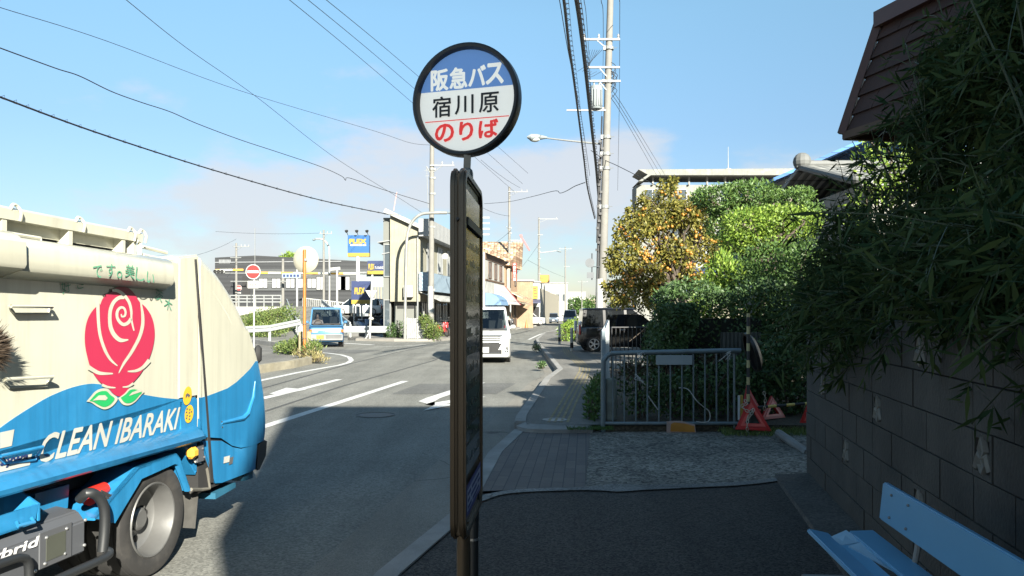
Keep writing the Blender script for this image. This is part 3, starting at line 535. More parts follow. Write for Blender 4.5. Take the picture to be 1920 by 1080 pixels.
# wheel
wc = tp(283, 985, -.0); wc = Vector((wc.x, 0, .337)); WM = Matrix.Translation((wc.x, -.02, wc.z)) @ Matrix.Rotation(R(90), 4, 'X')
def truck_wheel(u_, v_):
    M_ = Matrix.Translation((u_, v_, .337)) @ Matrix.Rotation(R(90), 4, 'X')
    mb = MB(); mb.lathe([(.225, -.2), (.31, -.2), (.334, -.18), (.337, -.10), (.329, -.098), (.329, -.088), (.337, -.086), (.337, -.02), (.329, -.018), (.329, -.008), (.336, -.006), (.328, .018), (.30, .03), (.25, .026), (.222, .012)], M_, 48); ty_ = build('wheel', mb, M_tyre, truck, smooth=True)
    mb = MB(); mb.lathe([(.226, .012), (.222, .022), (.214, .020), (.208, .0), (.196, -.05), (.192, -.10), (.165, -.128), (.12, -.135), (.10, -.12), (.07, -.115), (.068, -.075), (.05, -.06), (.0001, -.06)], M_, 40); rm = build('rim', mb, M_rim, ty_, smooth=True)
    mb = MB()
    for k in range(5): a = k * 2 * math.pi / 5; mb.tube([M_ @ Vector((.143 * math.cos(a), .143 * math.sin(a), -.1345)), M_ @ Vector((.143 * math.cos(a), .143 * math.sin(a), -.128))], .022, 10)
    build('rim_hole', mb, M_cha, rm)
    mb = MB()
    for k in range(5): a = (k + .5) * 2 * math.pi / 5; mb.tube([M_ @ Vector((.092 * math.cos(a), .092 * math.sin(a), -.12)), M_ @ Vector((.092 * math.cos(a), .092 * math.sin(a), -.095))], .011, 6)
    build('wheel_nut', mb, M_rim, rm)
truck_wheel(wc.x, -.0); truck_wheel(wc.x, .24); truck_wheel(wc.x, TW - .2); truck_wheel(-3.35, .02); truck_wheel(-3.35, TW - .2)
# fender: a bent strip standing out over the tyre
fo = [(205, 975), (228, 975), (262, 905), (330, 876), (352, 926), (356, 918)]
outer = [(178, 972), (262, 876), (331, 850), (338, 859), (357, 917)]; inner = [(216, 981), (266, 898), (328, 870), (335, 872), (354, 922)]
uo = tpoly(outer, -.06); ui = tpoly(inner, -.06); mb = MB(); mb.prism(uo[:3] + [uo[3], uo[4]] + list(reversed(ui)), (0, .03, 0))
for p, q_ in zip(uo[:-1], uo[1:]): mb.prism([p, q_, q_ + Vector((0, .45, 0)), p + Vector((0, .45, 0))], (0, 0, -.012))
build('fender', mb, M_tblue, truck)
mb = MB(); mb.prism(tpoly(((343, 918), (373, 916), (366, 991), (335, 989)), .05), (0, .4, .0)); mb.v = mb.v; build('mud_flap', mb, M_flap, truck)
# chassis, skirt, lamp, bracket
mb = MB(); mb.box((-1.6, .93, .72), (3.9, 1.5, .22)); mb.box((-1.0, .35, .56), (5.0, .12, .2)); mb.box((-1, TW - .35, .56), (5, .12, .2)); mb.box((.62, .5, .62), (.55, .1, .36)); mb.box((-2.2, .6, .45), (.9, .8, .4)); build('chassis', mb, M_cha, truck)
mb = MB(); mb.prism(tpoly(((66, 926), (130, 908), (127, 952), (66, 972)), .06), (0, .05, 0)); build('side_skirt', mb, M_tblue, truck)
mb = MB(); mb.box(tp(360.5, 849, -.05), (.085, .06, .075), bev=.02); build('marker_lamp', mb, mat('amber lamp', (.75, .40, .05), .35), truck)
mb = MB(); mb.box(tp(375, 850, -.04), (.075, .012, .11)); mb.ball(tp(380, 841, -.05), .009, 5); mb.ball(tp(383, 857, -.05), .009, 5); build('hinge_plate', mb, M_gbox, truck)
mb = MB(); mb.bar(tp(374, 870, .03), tp(371, 925, .03), .035, .02); mb.tube([tp(387, 878, 0), tp(390, 895, 0), tp(392, 916, 0), tp(376, 918, 0), tp(358, 918, -.03)], .013, 6); build('bracket', mb, mat('dirty steel', (.2, .19, .16), .7, .4), truck)
mb = MB(); mb.tube([tp(362, 860, -.02), tp(366, 866, -.03), tp(376, 868, -.02)], .006, 6); build('cable', mb, M_let, truck)
# grey battery box with inspection plate
g1, g2, g3, g4 = tp(40, 905, .02), tp(160, 962, -.10), tp(160, 1030, -.10), tp(160, 1010, -.1)
u_r = g2.x; zt_ = tp(160, 968, -.1).z; zb_ = tp(160, 1034, -.1).z
mb = MB(); mb.loft([[Vector((u_, v, z)) for v, z in ((.45, zt_ + .06), (.10, zt_ + .055), (-.06, zt_ + .03), (-.10, zt_ - .02), (-.10, zb_), (.45, zb_))] for u_ in (-2.6, u_r)]); gb = build('battery_box', mb, M_gbox, truck, bevel=.008, smooth=True)
fv = -.104
mb = MB(); mb.box(tp(104, 1022, fv), (.22, .008, .175), bev=.003); ip = build('inspection_plate', mb, mat('plate grey', (.12, .125, .135), .45, .3), gb)
mb = MB(); mb.box(tp(105, 1023, fv - .005), (.13, .004, .115)); build('mesh_vent', mb, mat('mesh olive', (.06, .065, .05), .7), ip)
mb = MB()
for x_, y_ in ((87, 1008), (125, 991), (84, 1057), (121, 1038), (66, 1071), (158, 1022), (160, 975)): mb.ball(tp(x_, y_, fv - .004), .009, 6)
build('bolt', mb, mat('bright steel', (.5, .5, .5)), gb)
bl_, br = tp(-8, 1068, fv - .003), tp(68, 1050, fv - .003); mb = text_mb('Hybrid', bl_ - Vector((.14, 0, -.02)), Vector((br.x - bl_.x + .14, 0, 0)), Vector((.02, 0, .06)), .03, Vector((0, -1, 0))); build('lettering', mb, mat('white lettering', (.75, .75, .75), .5), gb)
# open blue drain tray above the box
mb = MB(); t1, t2, t3, t4 = tp(0, 965, -.1), tp(72, 945, -.1), tp(66, 965, -.1), tp(0, 990, -.1)
mb.prism([Vector((-2.0, -.10, t2.z - .005)), Vector((t2.x, -.10, t2.z)), Vector((t2.x - .02, -.10, t2.z - .085)), Vector((-2.0, -.10, t2.z - .085))], (0, .012, 0)); mb.box((-1.6, .02, t2.z - .08), (1.1, .24, .012)); mb.prism([Vector((t2.x, -.1, t2.z)), Vector((t2.x, .14, t2.z + .14)), Vector((t2.x, .14, t2.z - .08)), Vector((t2.x, -.1, t2.z - .08))], (.012, 0, 0)); dt = build('drain_tray', mb, M_tblue, truck)
mb = MB(); mb.box((t2.x - .5, .14, t2.z + .02), (.95, .02, .2)); build('tray_back', mb, M_flap, dt)
mb = MB()
for x_, y_ in ((20, 974), (52, 962)): mb.lathe([(.018, -.004), (.024, 0), (.018, .004)], Matrix.Translation(tp(x_, y_, .1)) @ Matrix.Rotation(R(90), 4, 'X'), 12)
build('lashing_ring', mb, M_rim, dt)
mb = MB(); mb.tube([tp(32, 980, -.12), tp(34, 986, -.15), tp(64, 979, -.15), tp(60, 972, -.12)], .009, 8); build('handle', mb, M_tblue, dt)
# grab handles on the panel
for pts in (((18, 574, -.02), (21, 574, -.06), (98, 575, -.06), (96, 577, -.02)), ((8, 713, -.02), (10, 711, -.06), (99, 706, -.06), (94, 713, -.02)), ((0, 855, -.02), (2, 855, -.07), (80, 838, -.07), (72, 852, -.03))):
    mb = MB(); mb.tube([tp(*p) for p in pts], .0085, 8); m_ = M_cream if pts[0][1] < 800 else M_tblue; h_ = build('grab_handle', mb, m_, truck, smooth=True)
    x0, y0 = pts[0][:2]; x1, y1 = pts[3][:2]
    mb = MB(); mb.tube([tp(x0 + 1, y0 + 4, -.012), tp(x0 + 9, y0 + 13, -.012), tp(x1 - 6, y1 + 10, -.012), tp(x1 - 3, y1 + 1, -.012)], .007, 6); build('recess_lip', mb, m_ if y0 > 800 else mat('dull cream', (.42, .41, .34), .6), h_)
# black tube guard and extinguisher
mb = MB(); mb.tube(spline([tp(150, 936, -.04), tp(165, 924, -.1), tp(183, 930, -.12), tp(195, 952, -.13), tp(196, 990, -.13), tp(192, 1034, -.13)], 4), .026, 10); mb.tube(spline([tp(192, 1034, -.12), tp(205, 1034, -.15), tp(196, 1046, -.16), tp(130, 1076, -.16), tp(60, 1108, -.16)], 4), .022, 10)
mb.tube(spline([tp(-40, 1072, -.14), tp(20, 1050, -.14), tp(42, 1046, -.14), tp(53, 1056, -.14), tp(55, 1100, -.14)], 4), .02, 10); build('tube_guard', mb, mat('black rubber tube', (.02, .022, .024), .45), truck, smooth=True)
mb = MB(); mb.tube([tp(165, 932, .02), tp(196, 915, .02)], [.05, .035], 12); ex = build('extinguisher', mb, mat('extinguisher red', (.6, .03, .02), .35), truck, smooth=True)
mb = MB(); mb.tube([tp(188, 922, -.02), tp(204, 930, -.03), tp(218, 932, -.03)], .012, 6); mb.tube(spline([tp(198, 930, -.03), tp(206, 942, -.04), tp(198, 950, -.04), tp(185, 945, -.03)], 4), .008, 6); build('valve', mb, M_cha, ex)
# roof rails with boards and stays
ra, rb = tp(0, 398, .12), tp(262, 446, .12); zr = (ra.z + rb.z) / 2
mb = MB(); mb.loft([[Vector((u_, v, z)) for v, z in ((.10, zr - .03), (.095, zr + .02), (.12, zr + .035), (.16, zr + .03), (.16, zr - .03))] for u_ in (uF, rb.x)]); rr = build('roof_rail', mb, M_cream, truck, smooth=True)
mb = MB(); c1 = tp(228, 440, .15); mb.box(((uF + c1.x) / 2, .165, zr - .045), (c1.x - uF, .012, .085)); build('roof_board', mb, M_cream, rr)
mb = MB(); mb.box(((uF + c1.x) / 2, .24, (1.945 + zr - .03) / 2), (c1.x - uF - .02, .012, zr - .03 - 1.945)); build('roof_slot', mb, M_cha, rr)
for x_ in (3, 128, 228, 249):
    u_ = tp(x_, 430, .12).x; mb = MB(); mb.box((u_, .14, zr - .11), (.03, .07, .24)); mb.tube(spline([(u_ + .03, .1, zr + .02), (u_ + .035, .09, zr + .045), (u_ + .06, .09, zr + .04), (u_ + .075, .08, zr + .01), (u_ + .08, .09, zr - .03)], 3), .008, 6); build('rail_stay', mb, M_cream, rr, smooth=True)
mb = MB(); mb.tube([tp(8, 436, .06), tp(75, 447, .06), tp(75, 460, .06)], .01, 6); mb.tube([tp(256, 452, .1), tp(262, 455, .1), tp(262, 478, .1)], .014, 6); mb.tube([tp(268, 463, .2), tp(312, 474, .2)], .012, 6); mb.tube([tp(268, 478, .12), tp(310, 489, .12), tp(322, 482, .12)], .012, 6); build('roof_pipe', mb, M_cream, truck, smooth=True)
mb = MB(); mb.box(((uF + uP) / 2, TW / 2, zt + .06), (uP - uF - .1, TW - .55, .07)); build('roof_well', mb, M_cha, truck)
mb = MB(); mb.loft([[Vector((u_, v, z)) for v, z in ((.28, z1), (.45, z1 + .05), (1.4, z1 + .05), (1.6, z1))] for u_, z1 in ((tp(262, 460).x, zt + .06), (tp(330, 470).x, zt + .035), (tp(352, 478).x, zt - .01))]); build('roof_hump', mb, mat('dark olive sheet', (.07, .075, .06), .6), truck, smooth=True)
# rose emblem
rx = lambda x_, y_, v=-.007: tp(130 + x_ * .24067, 520 + y_ * .24067, v)
sil = [(400, 69), (440, 74), (480, 98), (512, 135), (540, 180), (556, 200), (590, 228), (625, 275), (650, 330), (664, 400), (664, 470), (650, 550), (625, 625), (608, 655), (585, 705), (545, 765), (500, 815), (468, 852), (450, 890), (420, 918), (385, 927), (350, 912), (325, 888), (312, 872), (270, 842), (222, 798), (185, 745), (165, 705), (145, 640), (124, 540), (120, 450), (130, 370), (152, 305), (185, 255), (218, 222), (240, 215), (255, 175), (285, 135), (320, 118), (345, 95), (370, 78)]
mb = MB(); mb.poly([rx(*p, -.0085) for p in spline([(x_, y_, 0) for x_, y_ in sil + sil[:1]], 3)[:-1] and [q_[:2] for q_ in spline([(x_, y_, 0) for x_, y_ in sil + sil[:1]], 3)[:-1]]]); rose = build('rose_emblem', mb, M_rose, body)
rib = [([(222, 190), (226, 330), (240, 450), (275, 560), (320, 640), (375, 690)], [26, 24, 24, 24, 20, 8]), ([(556, 190), (572, 300), (568, 390), (540, 480), (480, 590), (425, 670), (385, 746)], [10, 24, 27, 26, 24, 20, 6]),
       ([(335, 100), (375, 105), (410, 125), (440, 155), (468, 200), (482, 260), (484, 320), (492, 370), (504, 416)], [22, 24, 26, 24, 22, 20, 14, 14, 10]), ([(428, 155), (385, 160), (345, 195), (320, 255), (315, 330), (325, 400), (355, 455), (400, 490), (460, 486)], [30, 28, 28, 28, 28, 32, 34, 32, 8]),
       ([(482, 320), (460, 352), (425, 368), (395, 350), (373, 312), (374, 265), (398, 236), (425, 240), (438, 270), (432, 300), (410, 305), (404, 285)], [26, 26, 26, 24, 22, 22, 20, 18, 16, 16, 14, 8]),
       ([(150, 700), (195, 728), (245, 748), (340, 750)], [34, 30, 26, 10]), ([(625, 645), (575, 700), (520, 728), (455, 733)], [34, 26, 22, 10]), ([(255, 838), (300, 855), (360, 860)], [22, 18, 8]), ([(500, 825), (460, 850), (415, 855)], [20, 16, 8])]
mb = MB()
for ln, ws in rib:
    pts = spline([(*p, 0) for p in ln], 5); wi = np.interp(np.linspace(0, len(ws) - 1, len(pts)), range(len(ws)), ws); m = len(pts); vs = []
    for i, p in enumerate(pts):
        t = (pts[min(i + 1, m - 1)] - pts[max(i - 1, 0)]).normalized(); n_ = Vector((-t.y, t.x, 0)) * wi[i] / 2; vs += [rx(p.x + n_.x, p.y + n_.y, -.0105), rx(p.x - n_.x, p.y - n_.y, -.0105)]
    mb.add(vs, [(2 * i, 2 * i + 1, 2 * i + 3, 2 * i + 2) for i in range(m - 1)])
build('petal_line', mb, M_cream, rose)
for lf, vein in (([(133, 968), (165, 930), (200, 890), (245, 868), (300, 868), (335, 905), (378, 942), (350, 990), (310, 1020), (265, 1028), (210, 1002), (170, 975)], [(180, 962), (230, 920), (280, 918), (300, 940), (285, 958), (230, 955)]), ([(378, 942), (430, 905), (470, 862), (520, 856), (560, 872), (585, 890), (560, 918), (520, 965), (480, 992), (445, 998), (410, 985)], [(462, 925), (490, 895), (530, 880), (570, 888), (520, 905)])):
    c = Vector((sum(p[0] for p in lf) / len(lf), sum(p[1] for p in lf) / len(lf), 0)); sm = [q_ for q_ in spline([(*p, 0) for p in lf + lf[:1]], 3)[:-1]]
    mb = MB(); mb.poly([rx(q_.x, q_.y, -.0115) for q_ in sm]); l_ = build('leaf_outline', mb, M_cream, rose)
    mb = MB(); mb.poly([rx(c.x + (q_.x - c.x) * .80, c.y + (q_.y - c.y) * .76, -.0135) for q_ in sm]); build('green_leaf', mb, M_green, l_)
    mb = MB(); mb.poly([rx(*p, -.0155) for p in vein]); build('leaf_highlight', mb, M_cream, l_)
# lettering
A, B_ = tp(67, 871, -.007), tp(339, 803, -.007); tl = tp(83, 815, -.007); hh = tl.z - A.z
mb = text_mb('CLEAN IBARAKI', A, (B_ - A) - Vector((.06, 0, 0)), Vector((.055, 0, hh * 1.02)), .022, Vector((0, -1, 0))); build('lettering', mb, M_let, body)
mb = MB(); mb.poly(tpoly(((0, 811), (27, 805), (22, 836), (0, 841)), -.007)); build('sticker', mb, M_let, body)
mb = MB(); mb.poly([tp(60, 851, -.006), tp(56, 872, -.006), Vector((-1.7, -.006, tp(56, 872, -.006).z)), Vector((-1.7, -.006, tp(60, 851, -.006).z))]); lp = build('maker_plate', mb, M_let, body)
A = tp(52, 872, -.009); mb = text_mb('ShinMaywa', Vector((A.x - .38, -.009, A.z + .012)), Vector((.38, 0, 0)), Vector((.01, 0, .055)), .03, Vector((0, -1, 0))); build('lettering', mb, mat('navy ink', (.02, .035, .12), .5), lp)
M_sg = mat('faded green ink', (.10, .33, .20), .5)
for ch, x_, y_, s_, v in (('好', 126, 540, 24, -.006), ('き', 152, 533, 20, -.006), ('で', 184, 510, 24, -.109), ('す', 208, 506, 24, -.109), ('。', 224, 514, 14, -.109), ('美', 243, 506, 25, -.109), ('し', 262, 512, 24, -.109), ('い', 281, 518, 20, -.109), ('茨', 297, 550, 20, -.006), ('木', 314, 566, 20, -.006)):
    A, B_, C_ = tp(x_ - s_ * .36, y_ + s_ / 2, v), tp(x_ + s_ * .36, y_ + s_ / 2, v), tp(x_ - s_ * .36 + (x_ - 215) * .05, y_ - s_ / 2, v); rot = (x_ - 215) / 100 * .35
    mb = text_mb(ch, A - Vector((0, 0, 0)), Vector((B_.x - A.x, 0, -(B_.x - A.x) * rot)), Vector(((C_.z - A.z) * rot * .8, 0, C_.z - A.z)), -.004, Vector((0, -1, 0))); build('lettering', mb, M_sg, body)
# cab, mostly beyond the frame
mb = MB(); mb.loft([[Vector((u_, v, z)) for v, z in ((.04, .5), (-.0, .6), (-.0, 1.25), (.1, zt1), (TW - .1, zt1), (TW, 1.25), (TW, .6), (TW - .04, .5))] for u_, zt1 in ((-3.15, 2.0), (-4.2, 2.0), (-4.55, 1.9), (-4.72, 1.25), (-4.75, .7))]); cb = build('cab', mb, M_cream, truck, smooth=True)
mb = MB(); mb.poly([(-3.3, -.004, 1.3), (-4.3, -.004, 1.3), (-4.15, .07, 1.85), (-3.3, .07, 1.85)]); build('side_window', mb, mat('dark car glass', (.012, .014, .016), .05, spec=.8), cb)
# broom carried on the side of the truck
bp = tp(10, 652, -.09); br = thing('broom', 'dark bristle broom head sticking out beside the truck at its cream side', 'broom', TM @ bp)
mb = MB(); mb.tube([TM @ tp(-6, 655, -.09), TM @ (tp(-6, 655, -.09) + Vector((-1.3, .0, .05)))], .016, 8); build('handle', mb, mat('broom wood', (.25, .17, .09), .7), br, world=True)
mb = MB(); mb.ball(tp(-14, 656, -.06), .062, 10, (1.2, .5, .85)); build('brush_core', mb, mat('bristle brown', (.03, .022, .016), .9, var=.4, scale=20), br, world=True, smooth=True)
n = 4200; P = []; D = []
b0 = tp(-8, 654, -.09)
for i in range(n):
    a = random.gauss(0, .5); bb = random.gauss(0, .25); P.append(TM @ (b0 + Vector((random.uniform(-.05, .02), bb * .05, a * .055)))); D.append(TM.to_3x3() @ Vector((1, bb, a * .7 + .12)))
leaf_obj('bristles', np.array([tuple(p) for p in P]), np.array([tuple(d) for d in D]), rdir(n), rng.uniform(.02, .062, n), .003, leafmat('bristle', (.014, .010, .007), (.075, .053, .035), .05), br)
# shoulder mirror arm seen beyond the tailgate
mb = MB(); c = tp(484, 664, .5); mb.box(c, (.09, .06, .17), bev=.03); build('rear_lamp_box', mb, M_cha, truck, smooth=True)
# ---------------------------------------------------------------- people
def skin_mesh(name, J, E_, Rd, material, parent, sub=2, root=0):
    me = bpy.data.meshes.new(name); me.from_pydata([tuple(j) for j in J], E_, []); o = bpy.data.objects.new(name, me); COL.objects.link(o)
    sk = o.modifiers.new('s', 'SKIN'); 
    if not me.skin_vertices: me.attributes.new('x', 'FLOAT', 'POINT'); 
    bm = bmesh.new(); bm.from_mesh(me); ly = bm.verts.layers.skin.verify(); bm.verts.ensure_lookup_table()
    for v, r in zip(bm.verts, Rd):
        v[ly].radius = r if isinstance(r, tuple) else (r, r); v[ly].use_root = v.index == root
    bm.to_mesh(me); bm.free(); ss = o.modifiers.new('u', 'SUBSURF'); ss.levels = sub; ss.render_levels = sub
    dg = bpy.context.evaluated_depsgraph_get(); dg.update(); m2 = bpy.data.meshes.new_from_object(o.evaluated_get(dg)); bpy.data.objects.remove(o)
    m2.materials.clear(); m2.materials.append(material)
    for p in m2.polygons: p.use_smooth = True
    c = bpy.data.objects.new(name, m2); COL.objects.link(c); c.parent = parent; return c
def seated_person(label, loc, rotz, shirt, hair=(.02, .016, .013)):
    """a driver seated facing local -y, hands on the wheel; origin at the seat"""
    t = thing('person', label, 'person', loc, rotz)
    sk = mat('skin', (.42, .25, .17), .55, var=.05)
    J = [(0, .02, .08), (0, .04, .28), (0, .02, .48), (0, 0, .565), (0, -.02, .64), (0, -.035, .72), (0, -.03, .80)]; E_ = [(i, i + 1) for i in range(6)]; Rd = [(.15, .12), (.15, .11), (.15, .1), (.055, .055), (.07, .085), (.082, .1), (.062, .07)]
    J.append((0, -.135, .70)); E_.append((5, 7)); Rd.append((.012, .016))
    SJ, SE, SR = [J[0], J[1], J[2], (0, .0, .54)], [(0, 1), (1, 2), (2, 3)], [(.165, .135), (.165, .125), (.155, .11), (.07, .07)]
    for s in (-1, 1):
        o = len(J); J += [(s * .19, .02, .47), (s * .24, -.12, .26), (s * .15, -.36, .34), (s * .14, -.43, .37)]; E_ += [(2, o), (o, o + 1), (o + 1, o + 2), (o + 2, o + 3)]; Rd += [.055, .043, .03, .036]
        for k in range(5): J.append((s * (.14 + (k - 2) * .016), -.49 + abs(k - 2) * .008, .385 - .01 * k)); E_.append((o + 3, len(J) - 1)); Rd.append(.009)
        h = len(J); J += [(s * .1, .0, .05), (s * .14, -.42, .12), (s * .14, -.5, -.28), (s * .14, -.6, -.32)]; E_ += [(0, h), (h, h + 1), (h + 1, h + 2), (h + 2, h + 3)]; Rd += [.09, .075, .05, .04]
        q_ = len(SJ); SJ += [(s * .19, .02, .475), (s * .24, -.12, .265), (s * .19, -.25, .31)]; SE += [(2, q_), (q_, q_ + 1), (q_ + 1, q_ + 2)]; SR += [.068, .056, .048]
    skin_mesh('body', J, E_, Rd, sk, t); skin_mesh('shirt', SJ, SE, SR, mat('shirt ' + label[:14], shirt, .8), t)
    skin_mesh('hair', [(0, .02, .70), (0, .0, .79), (0, -.05, .825)], [(0, 1), (1, 2)], [(.085, .07), (.092, .09), (.07, .05)], mat('hair', hair, .7), t)
    mb = MB()
    for s in (-1, 1): mb.ball((s * .032, -.128, .735), .011, 6)
    build('eyes', mb, mat('eye dark', (.02, .015, .012), .3), t)
    mb = MB(); mb.box((0, -.128, .665), (.05, .012, .012), bev=.004); build('mouth', mb, mat('lips', (.35, .12, .1), .6), t); return t
# ---------------------------------------------------------------- vehicles: local x forward, y left, z up
M_cg = glassmat('car glass', (.42, .47, .48)); M_cgd = mat('dark car glass', (.012, .014, .016), .05, spec=.8); M_int = mat('car interior', (.03, .03, .032), .8); M_chrome = mat('chrome', (.7, .7, .7), .15, 1.0)
M_alloy = mat('alloy rim', (.55, .55, .55), .3, .3); M_amb = mat('orange lens', (.5, .12, .015), .25); M_lamp = mat('headlamp lens', (.62, .66, .68), .12, .05, var=.25, scale=25); M_red = mat('tail lamp red', (.45, .02, .02), .25); M_wht = mat('white plate', (.50, .50, .48), .5); M_gry = mat('bumper grey', (.19, .195, .195), .55)
def ring(x, hw, zb, zt, r=.07, top_in=0.0, n=4):
    pts = []
    for cx_, cz, a0 in ((-(hw - r), zb + r, 180), (hw - r, zb + r, 270), (hw - r - top_in, zt - r, 0), (-(hw - r - top_in), zt - r, 90)):
        for i in range(n): a = R(a0 + 90 * i / (n - 1)); pts.append(Vector((x, cx_ + r * math.cos(a), cz + r * math.sin(a))))
    return pts
def wheel(parent, x, y, r, w, spokes, M_r=None):
    s = 1 if y > 0 else -1; M_ = Matrix.Translation((x, y, r)) @ Matrix.Rotation(R(-90 * s), 4, 'X')
    mb = MB(); mb.lathe([(r * .62, -w), (r * .95, -w), (r, -w * .8), (r, -w * .15), (r * .94, 0), (r * .68, .006)], M_, 28); t_ = build('wheel', mb, M_tyre, parent, smooth=True)
    mb = MB(); mb.lathe([(r * .70, .004), (r * .66, .006), (r * .62, -.02), (r * .60, -.09), (.0001, -.09)], M_, 28); rm = build('rim', mb, M_cha if spokes else M_alloy, t_, smooth=True)
    mb = MB()
    if spokes:
        for k in range(spokes):
            for dk in (-.13, .13): a = 2 * math.pi * k / spokes; c, s_ = math.cos(a + dk), math.sin(a + dk); c2, s2 = math.cos(a + dk * 1.6), math.sin(a + dk * 1.6); mb.bar(M_ @ Vector((.04 * c2, .04 * s2, -.012)), M_ @ Vector((r * .64 * c, r * .64 * s_, -.004)), r * .085, .02)
        mb.lathe([(r * .66, -.02), (r * .69, .008), (r * .63, .008), (r * .61, -.02)], M_, 28)
    mb.lathe([(r * .2, -.03), (r * .17, .0), (.0001, .004)], M_, 12); build('hub_cap', mb, M_r or M_alloy, rm)
def vehicle(name, label, loc, rotz, paint_m, L=4.4, Wd=1.7, H=1.8, belt=.95, nose=.85, hood=.9, ws=(1.5, .75), rear=(-2.1, -1.9), pill=(.35, -.75), glass=None, wr=.31, wb=(1.35, -1.35), clear=.17, spokes=5,
            style='van', plate_m=None, group=None, detail=2, bumper_m=None, lamps='slim', roof_in=.12, plate_txt=None):
    t = thing(name, label, 'van' if 'van' in name else 'car', loc, rotz, group); hw = Wd / 2; glass = glass or M_cgd; x1, x0 = L / 2, -L / 2; mb = MB()
    st = [(x1 - .0, hw - .14, clear + .12, nose - .12), (x1 - .05, hw - .06, clear + .04, nose - .03), (x1 - .22, hw - .015, clear, nose + .02), (ws[0], hw, clear, hood), (ws[0] - .15, hw, clear, belt), (x0 + .25, hw, clear, belt), (x0 + .06, hw - .03, clear + .05, belt), (x0, hw - .08, clear + .15, belt - .04)]
    mb.loft([ring(x, h_, zb, zt, .075) for x, h_, zb, zt in st])
    rh = hw - roof_in; rf, rb = ws[1], rear[1]                                   # roof and pillars leave real window openings
    mb.loft([ring(x, h_, zb, zt, .028, .02, 3) for x, h_, zb, zt in ((rf + .06, rh - .05, H - .11, H - .05), (rf - .1, rh, H - .10, H - .02), ((rf + rb) / 2, rh + .01, H - .1, H), (rb + .1, rh, H - .1, H - .02), (rb - .05, rh - .05, H - .11, H - .05))])
    for s in (-1, 1):
        def P(xb, xt, f, o_=0.0): return Vector((xb + (xt - xb) * f, s * (hw - .03 + (rh - hw + .02) * f + o_), belt - .03 + (H - .06 - belt) * f))
        def col(xb, xt, w): mb.loft([[P(xb - w / 2, xt - w / 2, f), P(xb + w / 2, xt + w / 2, f), P(xb + w / 2, xt + w / 2, f) - Vector((0, s * .06, 0)), P(xb - w / 2, xt - w / 2, f) - Vector((0, s * .06, 0))] for f in (0, 1)])
        col(ws[0] - .04, ws[1] + .02, .075); col(rear[0] + .06, rear[1] + .04, .12)
        for p_ in pill: col(p_, p_ - .02, .10)
    body = build('body', mb, paint_m, t, smooth=True)
    mb = MB(); zb0 = belt - .01
    mb.poly([(ws[0] - .02, -hw + .09, zb0 - .02), (ws[0] - .02, hw - .09, zb0 - .02), (rf + .03, rh - .05, H - .09), (rf + .03, -rh + .05, H - .09)]); build('windshield', mb, glass, t)
    mb = MB(); mb.poly([(rear[0] - .005, -hw + .12, zb0), (rear[0] - .005, hw - .12, zb0), (rear[1] - .03, rh - .07, H - .1), (rear[1] - .03, -rh + .07, H - .1)]); build('rear_window', mb, glass, t)
    xs = [ws[0] - .06] + list(pill) + [rear[0] + .08]
    for s in (-1, 1):
        for i in range(len(xs) - 1):
            xa, xb = xs[i] - (.05 if i else .02), xs[i + 1] + .05; ta, tb = (ws[1] - .03 if i == 0 else xa), (rear[1] + .06 if i == len(xs) - 2 else xb)
            mb = MB(); mb.poly([(xa, s * (hw - .045), belt - .01), (xb, s * (hw - .045), belt - .01), (tb, s * (rh - .015), H - .1), (ta, s * (rh - .015), H - .1)]); build('side_window', mb, glass, t)
    mb = MB(); mb.box(((x0 + x1) / 2, 0, clear + .1), (L - .3, Wd - .12, .12))
    for x in wb:
        for s in (-1, 1): mb.lathe([(.0001, 0), (wr * 1.16, 0), (wr * 1.16, .05)], Matrix.Translation((x, s * (hw - .042), wr)) @ Matrix.Rotation(R(-90 * s), 4, 'X'), 24)
    build('underbody', mb, M_cha, t)
    for x in wb:
        for s in (-1, 1): wheel(t, x, s * (hw + .012), wr, .2, spokes)
    if glass is M_cg:
        mb = MB(); mb.box((ws[0] - .2, 0, belt - .02), (.35, Wd - .3, .1), bev=.03); build('dashboard', mb, M_int, t)
        for s in (-1, 1): mb = MB(); mb.loft([[Vector((ws[1] - .83 + dx, s * .38 + w_, z_)) for dx, w_ in ((0, -w), (0, w), (.15, w), (.15, -w))] for z_, w in ((belt - .3, .22), (belt + .3, .22), (belt + .36, .12), (belt + .54, .11))]); build('seat', mb, M_int, t)
        mb = MB(); mb.box((rear[0] + .9, 0, belt + .1), (.15, 1.1, .5), bev=.05); build('rear_seat', mb, M_int, t)
        mb = MB(); mb.lathe([(.17, -.012), (.185, 0), (.17, .012), (.158, 0), (.17, -.012)], Matrix.Translation((ws[0] - .42, -.37, belt + .02)) @ Matrix.Rotation(R(62), 4, 'Y'), 20); build('steering_wheel', mb, M_cha, t)
